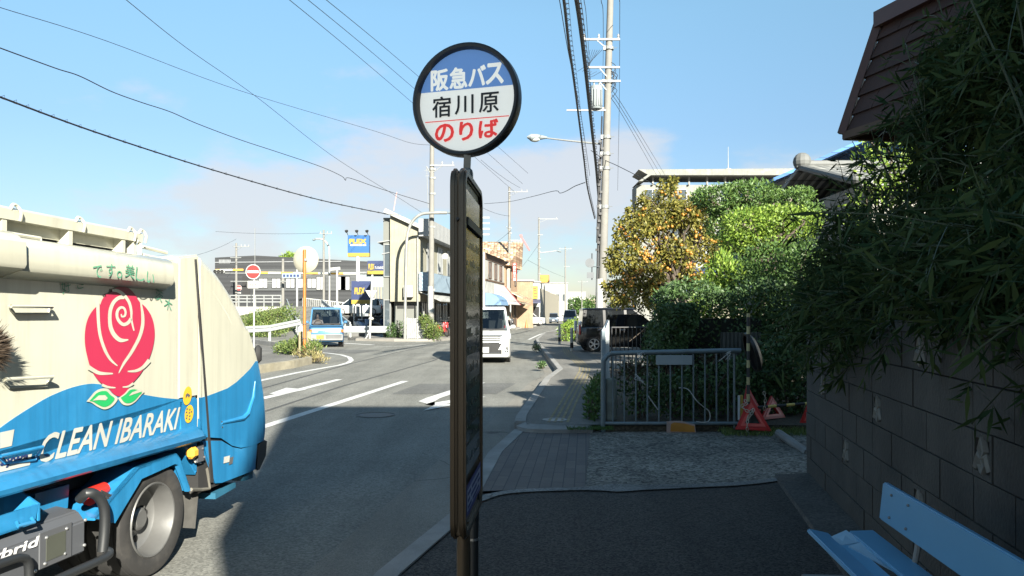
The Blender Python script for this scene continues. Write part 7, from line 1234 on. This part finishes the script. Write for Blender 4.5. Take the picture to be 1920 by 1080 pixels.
# ---------------------------------------------------------------- trees, hedges, shrubs
M_bark = mat('dark bark', (.085, .065, .048), .9, var=.35, scale=9, bump=.6, bscale=40); M_barkl = mat('pale grey bark', (.20, .17, .13), .9, var=.3, scale=9)
def limbs(start, targets, r0, r1, wob=.12, seed=1, n=5):
    mb = MB(); rs = random.Random(seed); start = Vector(start)
    for t_ in targets:
        t_ = Vector(t_); P = [start]
        for i in range(1, n): f = i / n; P.append(start.lerp(t_, f) + Vector((rs.uniform(-wob, wob), rs.uniform(-wob, wob), rs.uniform(-wob, wob) + .12 * math.sin(f * math.pi))))
        P.append(t_); P = spline(P, 3); m = len(P); mb.tube(P, [r0 + (r1 - r0) * (i / (m - 1)) ** .7 for i in range(m)], 6)
    return mb
def nearest(P, Q, k): return P[np.argsort(((P - Q) ** 2).sum(1))[:k]]
def tree(name, label, cat, base, trunk_r, fork, cl, n, L, Wd, lm, bark=None, shell=.5, up=.1, twigs=14, seed=1, group=None, droop=0):
    t = thing(name, label, cat, base, group=group); base = Vector(base); fork = Vector(fork); mb = MB(); pts = [base, base.lerp(fork, .5) + Vector((.06, .05, 0)), fork]; P = spline(pts, 5); m = len(P)
    mb.tube([P[0] - Vector((0, 0, .1))] + P, [trunk_r * 1.25] + [trunk_r * (1 - .3 * i / (m - 1)) for i in range(m)], 10); tr = build('trunk', mb, bark or M_bark, t, world=True, smooth=True)
    tg = [Vector(c[:3]) + Vector((random.uniform(-1, 1) * c[3], random.uniform(-1, 1) * c[4], random.uniform(-.6, .9) * c[5])) * .8 for c in cl for _ in range(max(2, twigs // len(cl)))]
    build('limbs', limbs(fork, tg, trunk_r * .55, .012, .16, seed), bark or M_bark, tr, world=True, smooth=True)
    P, d = clumps(cl, n, shell); D = d * .5 + rdir(n, up); D[:, 2] -= droop; leaf_obj('crown', P, D, rdir(n), rng.uniform(.7, 1.25, n) * L, rng.uniform(.75, 1.2, n) * Wd, lm, t); return t
LM = leafmat
m_per = LM('persimmon leaf', (.075, .088, .018), (.26, .225, .05), .4); m_top = LM('pine green', (.035, .08, .022), (.11, .18, .04), .2); m_brt = LM('bright leaf', (.075, .15, .022), (.24, .33, .05), .35); m_dkg = LM('dark hedge leaf', (.022, .048, .017), (.075, .13, .04), .2); m_mid = LM('mid green leaf', (.03, .07, .018), (.09, .15, .035), .3); m_bam = LM('bamboo leaf', (.012, .032, .012), (.062, .088, .030), .18, .7, .08); m_dry = LM('dry weed', (.16, .15, .06), (.34, .28, .13), .3); m_weed = LM('weed green', (.05, .10, .02), (.17, .20, .06), .3)
# persimmon tree with fruit
Y = 22.0; pc = lambda px_, py_, Y=Y: tuple(at(px_, py_, Y))
cl = [(*pc(1232, 400), .75, .8, .62), (*pc(1195, 425, 21.6), .62, .7, .45), (*pc(1172, 480, 21.4), .55, .6, .5), (*pc(1283, 400), .55, .7, .5), (*pc(1165, 545, 21.3), .45, .6, .42), (*pc(1210, 520, 21.8), .6, .7, .5), (*pc(1262, 470), .7, .6, .5), (*pc(1225, 560, 21.8), .42, .5, .28), (*pc(1312, 415, 22.2), .45, .6, .55), (*pc(1322, 465, 22.3), .42, .5, .5), (*pc(1150, 500, 21.3), .2, .3, .25), (*pc(1250, 352), .3, .4, .25), (*pc(1298, 520, 22), .4, .5, .4), (*pc(1160, 440, 21.4), .13, .2, .12), (*pc(1205, 372, 21.7), .14, .2, .12), (*pc(1262, 338), .12, .2, .1), (*pc(1136, 535, 21.2), .12, .2, .12), (*pc(1150, 470, 21.3), .12, .2, .1), (*pc(1180, 392, 21.5), .1, .2, .1)]
base = gnd(1285, 640, .12); t = tree('persimmon_tree', 'persimmon tree hung with orange fruit leaning towards the tall pole', 'tree', (at(1290, 560, 22.3).x, 22.3, .12), .16, at(1278, 545, 22.3), cl, 13500, .12, .06, m_per, M_bark, .35, -.2, 40, 4, None, .4)
Pc_, df = clumps(cl[:7] + cl[8:13], 150, .85); Pc_ = Pc_[df[:, 1] < .25][:52]; Pf = np.vstack([p + rng.normal(size=(rng.integers(2, 9), 3)) * np.array([.10, .08, .085]) for p in Pc_]) + np.array([0, -.10, 0]); mfr = mat('persimmon orange', (.40, .185, .022), .45, var=.12, scale=2)
mb = MB(); mb.lathe([(.0001, -.036), (.025, -.034), (.043, -.012), (.045, .008), (.034, .03), (.012, .036), (.0001, .034)], None, 9); f0 = build('fruit', mb, mfr, t, smooth=True); inv = root_m(t).inverted()
order = np.argsort(Pf[:, 1]); Pf = Pf[order]
for i in range(90):
    o = f0 if i == 0 else f0.copy()
    if i: COL.objects.link(o); o.parent = t
    o.location = inv @ Vector(Pf[i]); s_ = random.uniform(.6, .95); o.scale = (s_, s_, s_)
mb = MB()
for p in Pf[90:]: mb.ball(p, .045, 5)
o = build('fruit', mb, mfr, t, world=True, smooth=True); o['kind'] = 'stuff'
mb = limbs(at(1278, 545, 22.2), [at(1180, 640, 21.5), at(1215, 625, 21.6), at(1240, 605, 21.5), at(1265, 612, 21.6), at(1175, 590, 21.4)], .05, .008, .2, 9); build('limbs', mb, M_bark, t, world=True, smooth=True)
n = 420; P, d = clumps([(*pc(1245, 580, 21.5), .45, .4, .35), (*pc(1165, 565, 21.5), .3, .3, .2)], n, .1); leaf_obj('low_leaves', P, rdir(n, -.5), rdir(n), .10, .055, m_per, t)
# clipped trees
Y = 17.5; tree('clipped_pine', 'flat topped clipped evergreen, the highest green crown below the white building', 'tree', (*at(1440, 560, Y)[:2], .12), .13, at(1425, 470, Y), [(*pc(1345, 375, Y), .42, .7, .30), (*pc(1410, 368, Y), .55, .8, .30), (*pc(1475, 378, Y), .48, .7, .24), (*pc(1515, 398, Y), .3, .5, .2), (*pc(1375, 398, Y), .5, .6, .22), (*pc(1318, 372, Y), .25, .5, .2), (*pc(1350, 425, Y), .32, .5, .3), (*pc(1500, 362, Y), .25, .4, .12), (*pc(1385, 352, Y), .3, .5, .12)], 10500, .085, .034, m_top, M_barkl, .72, .5, 30, 3)
Y = 15.2; tree('clipped_holly', 'bright yellow green clipped tree below the flat topped evergreen', 'tree', (*at(1450, 640, Y)[:2], .12), .12, at(1440, 520, Y), [(*pc(1400, 425, Y), .5, .6, .33), (*pc(1455, 415, Y), .5, .6, .3), (*pc(1500, 420, Y), .42, .5, .3), (*pc(1380, 455, Y), .3, .5, .22), (*pc(1440, 455, Y), .45, .5, .25)], 8000, .07, .036, m_brt, M_bark, .7, .4, 26, 5)
# bushes under them
def bush(name, label, cl, n, L, Wd, lm, group=None, shell=.55, up=.3, cat='shrub', stem=True, droop=0.0):
    c0 = cl[0]; zb_ = .1; t = thing(name, label, cat, (c0[0], c0[1], zb_), group=group); mb = MB(); rs = random.Random(int(abs(c0[0] * 100)))
    for c in cl:
        for k in range(4): a = Vector((c[0] + rs.uniform(-.1, .1), c[1] + rs.uniform(-.1, .1), max(zb_ - .05, c[2] - c[5] * 1.4) if c[2] - c[5] < 1 else c[2] - c[5])); b_ = Vector((c[0] + rs.uniform(-.7, .7) * c[3], c[1] + rs.uniform(-.7, .7) * c[4], c[2] + rs.uniform(.0, .8) * c[5])); mb.tube(spline([a, a.lerp(b_, .5) + Vector((rs.uniform(-.06, .06), 0, .05)), b_], 3), [.016] * 6 + [.006], 5)
    build('stems', mb, M_bark, t, world=True); P, d = clumps(cl, n, shell); D = d * .5 + rdir(n, up); D[:, 2] -= droop; leaf_obj('foliage', P, D, rdir(n), rng.uniform(.7, 1.3, n) * L, rng.uniform(.8, 1.2, n) * Wd, lm, t); return t
bush('leafy_shrub', 'bright green upright shrub between the persimmon trunk and clipped tree', [(*pc(1352, 520, 14.2), .3, .3, .5), (*pc(1335, 560, 14), .28, .3, .45), (*pc(1372, 540, 14.2), .28, .3, .5), (*pc(1310, 590, 14), .25, .3, .35)], 3800, .085, .036, m_brt, up=.8)
bush('dense_shrub', 'large mottled dark shrub below the bright clipped tree', [(*pc(1420, 570, 13.5), .6, .5, .75), (*pc(1480, 550, 13.2), .5, .5, .85), (*pc(1445, 500, 14.3), .55, .5, .5), (*pc(1510, 500, 14.2), .4, .5, .6), (*pc(1375, 520, 14.6), .45, .4, .45), (*pc(1390, 640, 13.2), .5, .5, .6), (*pc(1450, 670, 13), .6, .5, .55), (*pc(1510, 640, 12.8), .5, .5, .7)], 12500, .08, .04, m_mid)
bush('dense_shrub', 'dark shrub filling the corner behind the warning triangles', [(*pc(1440, 690, 11.4), .5, .4, .42), (*pc(1490, 690, 11.4), .5, .4, .5), (*pc(1410, 720, 11.4), .35, .4, .35), (*pc(1470, 750, 11.3), .55, .4, .25)], 4200, .07, .042, m_dkg)
hd = thing('hedge', 'tall dark clipped hedge behind the railing', 'hedge', (3.4, 13.5, .12)); hx0, hx1 = sx(1228, 12.6), sx(1400, 12.6); n = 13000; P = inbox((hx0, 12.2, .15), (hx1 + .5, 13.5, 2.0), n, .12); P[:, 2] += .10 * np.sin(P[:, 0] * 5) + .08 * np.sin(P[:, 1] * 3.1); P[:, 0] += .10 * np.sin(P[:, 2] * 4 + P[:, 1]); leaf_obj('foliage', P, rdir(n, .4), rdir(n), rng.uniform(.05, .09, n), .035, m_dkg, hd)
n = 9000; P = inbox((sx(1232, 12.0), 11.6, .15), (sx(1290, 12), 12.6, 1.72), n, .2); P[:, 0] += .12 * np.sin(P[:, 2] * 5); leaf_obj('foliage', P, rdir(n, .3), rdir(n), rng.uniform(.05, .09, n), .032, m_dkg, hd)
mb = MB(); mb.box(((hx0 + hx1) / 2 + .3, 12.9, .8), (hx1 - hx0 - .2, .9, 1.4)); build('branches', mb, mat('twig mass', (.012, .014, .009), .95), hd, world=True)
bush('leafy_shrub', 'dark leafy plant low behind the grey railing bars', [(*pc(1200, 730, 10.9), .32, .3, .4), (*pc(1260, 740, 10.9), .35, .3, .42), (*pc(1330, 730, 10.9), .35, .3, .45), (*pc(1375, 720, 10.9), .25, .3, .4)], 2200, .075, .04, m_dkg, shell=.3)
bush('climbing_vine', 'thin red brown vine threading the railing bars at its left part', [(*pc(1190, 690, 10.35), .3, .08, .12), (*pc(1260, 685, 10.35), .35, .08, .08), (*pc(1330, 672, 10.3), .2, .06, .05)], 420, .06, .03, LM('vine leaf', (.035, .02, .012), (.05, .06, .02), .2), shell=.1, cat='vine')
for lb, px_, Y, w, h, lm in (('small round bright shrub just right of the tall pole base', 1165, 36, .45, 1.4, m_brt), ('brown tinged shrub between the bright shrub and persimmon leaves', 1190, 36, .5, 1.4, m_per), ('upright green shrub behind the tall pole at its left', 1112, 40, .45, 1.7, m_mid), ('leafy shrub touching the right of the pole base', 1148, 37, .35, 1.3, m_mid)): bush('round_shrub', lb, [(sx(px_, Y), Y, h, w, w, .8), (sx(px_, Y), Y, .7, w * .8, w * .8, .6)], 1300, .12, .06, lm, 'shrubs beyond the black car')
bush('low_hedge', 'bright green low hedge along the pavement by the far bollards', [(sx(1060, 40), 40, .55, .42, .9, .5), (sx(1071, 41), 41, .62, .45, 1.2, .6), (sx(1080, 43), 43, .65, .42, 1.5, .62)], 2600, .11, .055, m_brt, shell=.7)
# bamboo-like shrubs over the block wall: arching canes with sprays of long drooping leaves
def bamboo(label, x, y, z0, tips, nodes, per, seed, L=.135, group='bamboo shrubs behind the block wall', fill=0, fillc=None):
    t = thing('bamboo_shrub', label, 'bamboo', (x, y, z0), group=group); rs = np.random.default_rng(seed); mb = MB(); PP = []; DD = []
    for tip in tips:
        s_ = Vector((x + rs.uniform(-.3, .3), y + rs.uniform(-.5, .5), z0)); tip = Vector(tip); mid = s_.lerp(tip, .55) + Vector((.05, 0, .30)); C = spline([s_, mid, tip], 10); m = len(C); mb.tube(C, [.011 - .008 * i / m for i in range(m)], 5)
        for k in range(nodes):
            f = .25 + .75 * (k + rs.random()) / nodes; c = C[min(m - 1, int(f * (m - 1)))]; tw = Vector(rs.normal(size=3)) * .16; e_ = c + tw + Vector((-.05, -.03, -.04)); mb.tube([c, c.lerp(e_, .5) + Vector((0, 0, .02)), e_], .003, 3, cap=False)
            for j in range(per): d = Vector(rs.normal(size=3)) + tw.normalized() * .9 + Vector((-.2, 0, -.55)); PP.append(e_ - tw * rs.uniform(0, .5)); DD.append(d)
    build('canes', mb, mat('cane green', (.04, .06, .02), .6), t, world=True); P = np.array([tuple(p) for p in PP]); D = np.array([tuple(d) for d in DD])
    if fill: Pf_, _ = clumps(fillc, fill, .1); P = np.vstack([P, Pf_]); D = np.vstack([D, rdir(fill, -.5)])
    n = len(P); leaf_obj('leaves', P, D, rdir(n), rng.uniform(.5, 1.4, n) * L, rng.uniform(.011, .026, n), m_bam, t); return t
def tips(lst, Y): return [tuple(at(px_, py_, Y + random.uniform(-.35, .35))) for px_, py_ in lst]
random.seed(21)
T1 = [(1538, 420), (1548, 470), (1538, 530), (1558, 580), (1578, 390), (1583, 440), (1598, 500), (1568, 620), (1598, 560), (1613, 350), (1618, 420), (1638, 300), (1638, 380), (1648, 470), (1598, 265), (1633, 245), (1658, 530), (1613, 600), (1678, 600), (1578, 330)]
bamboo('bamboo shrub at the far end of the block wall, reaching left past its edge', 3.55, 6.9, .4, tips(T1, 6.6), 15, 8, 11, .14, fill=3600, fillc=[(*at(1590, 480, 7.0), .36, .3, .6), (*at(1540, 540, 7.1), .2, .3, .38), (*at(1620, 560, 6.8), .3, .3, .34)])
T2 = [(1660, 220), (1680, 280), (1690, 170), (1700, 350), (1700, 90), (1730, 120), (1740, 200), (1745, 290), (1760, 60), (1750, 400), (1700, 450), (1680, 520), (1740, 500), (1720, 580), (1770, 340), (1790, 150), (1660, 400), (1650, 480), (1800, 620), (1690, 620), (1760, 0), (1780, 250)]
bamboo('tall bamboo shrub in front of the brown mansard roof', 3.1, 5.0, .4, tips(T2, 5.1), 16, 9, 12, .13, fill=6000, fillc=[(*at(1775, 150, 5.2), .17, .25, .42), (*at(1735, 230, 5.3), .1, .2, .25), (*at(1720, 470, 5.5), .34, .3, .55), (*at(1760, 300, 5.5), .22, .3, .5), (*at(1690, 560, 5.6), .3, .3, .25)])
T3 = [(1800, 80), (1830, 160), (1850, 40), (1870, 240), (1890, 120), (1900, 330), (1840, 330), (1810, 420), (1860, 450), (1910, 500), (1830, 540), (1880, 590), (1920, 200), (1940, 40), (1950, 400), (1800, 300), (1960, 560), (1850, 640), (1820, 0), (1900, -40), (1960, -40), (2000, 200)]
bamboo('bamboo shrub filling the right edge above the bench', 2.75, 3.6, .4, tips(T3, 4.1), 17, 9, 13, .12, fill=9500, fillc=[(*at(1835, 130, 4.4), .22, .3, .4), (*at(1900, 40, 4.3), .28, .3, .3), (*at(1860, 420, 4.5), .30, .3, .5), (*at(1900, 200, 4.5), .26, .3, .6), (*at(1840, 560, 4.6), .32, .3, .22), (*at(1970, 300, 4.3), .26, .3, .7)])
random.seed(5)
for i, (x, y) in enumerate(((2.75, 1.9), (2.5, .4), (2.2, -1.2), (1.9, -2.8))):
    tp_ = [(x + random.uniform(-.75, .35), y + random.uniform(-.8, .8), random.uniform(1.9, 3.1)) for _ in range(20)]
    bamboo(('bamboo shrub behind the bench end nearest the viewer', 'bamboo shrub beside the viewer above the block wall', 'bamboo shrub along the wall just behind the viewer', 'last bamboo shrub along the wall behind the viewer')[i], x, y, .4, tp_, 13, 8, 30 + i, .13, fill=3000, fillc=[(x - .1, y, 2.2, .5, .8, .75), (x, y, 2.6, .4, .7, .45)])
bush('sunlit_shrub', 'sunlit pale green shrub glimpsed under the mansard eave through the bamboo', [(*at(1680, 300, 10.5), .5, .5, .4), (*at(1740, 330, 10.5), .6, .5, .5), (*at(1830, 480, 10), .8, .6, .9), (*at(1640, 400, 10.5), .4, .5, .5), (*at(1900, 420, 10), .8, .6, .9)], 3600, .09, .045, m_brt, shell=.4)
random.seed(33)
for i, (x0_, y0_, x1_, y1_) in enumerate(((2.75, 7.1, 2.3, 4.4), (2.25, 4.3, 1.75, 1.6))):
    tp_ = [(x0_ + (x1_ - x0_) * f - random.uniform(-.05, .30), y0_ + (y1_ - y0_) * f, random.uniform(*((1.36, 1.78), (1.58, 1.98))[i])) for f in [random.random() for _ in range(44)]]
    bamboo(('low bamboo sprays drooping over the farther half of the block wall', 'low bamboo sprays drooping over the block wall above the bench')[i], (x0_ + x1_) / 2 + .45, (y0_ + y1_) / 2, .9, tp_, 9, 8, 50 + i, .13, fill=5200, fillc=[((x0_ + x1_) / 2 + .15, (y0_ + y1_) / 2, (1.68, 1.85)[i], .3, 1.4, .36)])
# left side greenery
bush('wild_bushes', 'wild roadside bushes below the bridge parapet', [(sx(490, 48), 48, .9, .9, .9, .9), (sx(515, 49), 49, 1.0, 1.0, .9, .95), (sx(538, 51), 51, 1.15, .9, .9, .9), (sx(468, 47), 47, .7, .9, .8, .8), (sx(500, 46), 46, .5, 1.2, .6, .5)], 6500, .15, .06, m_weed, shell=.35, cat='bush')
tree('distant_tree', 'bright green tree top behind the dark warehouse', 'tree', (sx(537, 122), 122, 0), .25, (sx(537, 122), 122, 8), [(sx(533, 122), 122, 9.6, 1.0, 1, 1.2), (sx(543, 122), 122, 9.9, .9, 1, 1.3), (sx(528, 122), 122, 8.8, .8, 1, .8)], 1500, .42, .2, m_brt, None, .3, .8, 8, 2)
bush('wild_bushes', 'low bushes at the foot of the cream house behind the guard rail', [(sx(735, 45.1), 45.1, .5, .35, .3, .45), (sx(748, 45.1), 45.1, .55, .4, .3, .5), (sx(728, 45.8), 45.8, .4, .3, .3, .4)], 1500, .10, .05, m_dkg, cat='bush')
bush('wild_bushes', 'yellow green bush at the foot of the concrete pole by the cream house', [(sx(803, 43.4), 43.4, .75, .38, .3, .65), (sx(815, 43.2), 43.2, .5, .45, .35, .45), (sx(795, 43.6), 43.6, 1.2, .3, .2, .3)], 2200, .11, .05, m_weed, shell=.4, cat='bush')
bush('weed_tuft', 'dry weeds around the foot of the orange mirror pole', [(sx(590, 24.6), 24.6, .16, .36, .3, .24), (sx(601, 24.3), 24.3, .1, .28, .3, .14), (sx(571, 25.2), 25.2, .2, .35, .3, .25)], 700, .13, .02, m_dry, shell=.1, up=1.0, cat='weeds'); bush('weed_tuft', 'green weeds left of the orange mirror pole by the lot kerb', [(sx(545, 27.5), 27.5, .32, .45, .3, .3), (sx(530, 28.2), 28.2, .25, .35, .3, .22), (sx(558, 27), 27, .4, .3, .3, .35), (sx(588, 25), 25, .4, .3, .3, .3)], 1700, .14, .035, m_weed, shell=.2, up=.8, cat='weeds')
for lb, px_, py_, r_ in (('weed clump at the kerb corner of the right pavement', 1016, 688, .11), ('small dark weed sprouting from the kerb farther along', 1006, 655, .2)): g0 = gnd(px_, py_, .1); bush('weed_tuft', lb, [(g0.x, g0.y, .14, r_, r_ * 1.6, r_ * .8)], 200, .10, .026, m_dkg, shell=.1, up=.8, cat='weeds')
bush('weed_tuft', 'weeds along the pavement edge left of the railing post', [(1.12, 10.7, .25, .1, .35, .2), (1.25, 11.8, .3, .12, .6, .25), (1.5, 13.2, .3, .12, .7, .25)], 1300, .07, .03, m_mid, shell=.2, up=.6, cat='weeds')
# grass at the triangles and on the bank: stuff
n = 2600; P = np.column_stack([rng.uniform(2.7, 4.0, n), rng.uniform(9.7, 10.5, n), np.full(n, .03)]); g = leaf_obj('grass', P, rdir(n, 1.6), rdir(n), rng.uniform(.03, .10, n), .010, m_weed, None); g['kind'] = 'stuff'
n = 9000; u = rng.random(n); v = rng.random(n); P = np.column_stack([-19 + 3.6 * v - 10 * u * .6, 41 + 18 * u, .12 + .75 * u]); g = leaf_obj('grass', P, rdir(n, 1.4), rdir(n), rng.uniform(.1, .28, n), .05, m_weed, None); g['kind'] = 'stuff'
n = 900; P = np.column_stack([rng.uniform(-.3, .3, n) + 1.02, rng.uniform(9.9, 10.2, n), np.full(n, .08)]); g = leaf_obj('grass', P, rdir(n, 1.2), rdir(n), rng.uniform(.02, .05, n), .008, m_mid, None); g['kind'] = 'stuff'
for lb, px_, Y, h, w in (('dark round tree at the far end of the street before the pale block', 1078, 210, 3.2, 3.0), ('smaller far tree right of the dark round street end tree', 1098, 225, 3.0, 2.2)): tree('distant_tree', lb, 'tree', (sx(px_, Y), Y, 0), .3, (sx(px_, Y), Y, 1.5), [(sx(px_, Y), Y, h, w, w, h * .8), (sx(px_, Y) + 1.2, Y, h * .8, w * .7, w, h * .6)], 1500, .6, .4, m_mid, None, .5, .3, 6, 2)
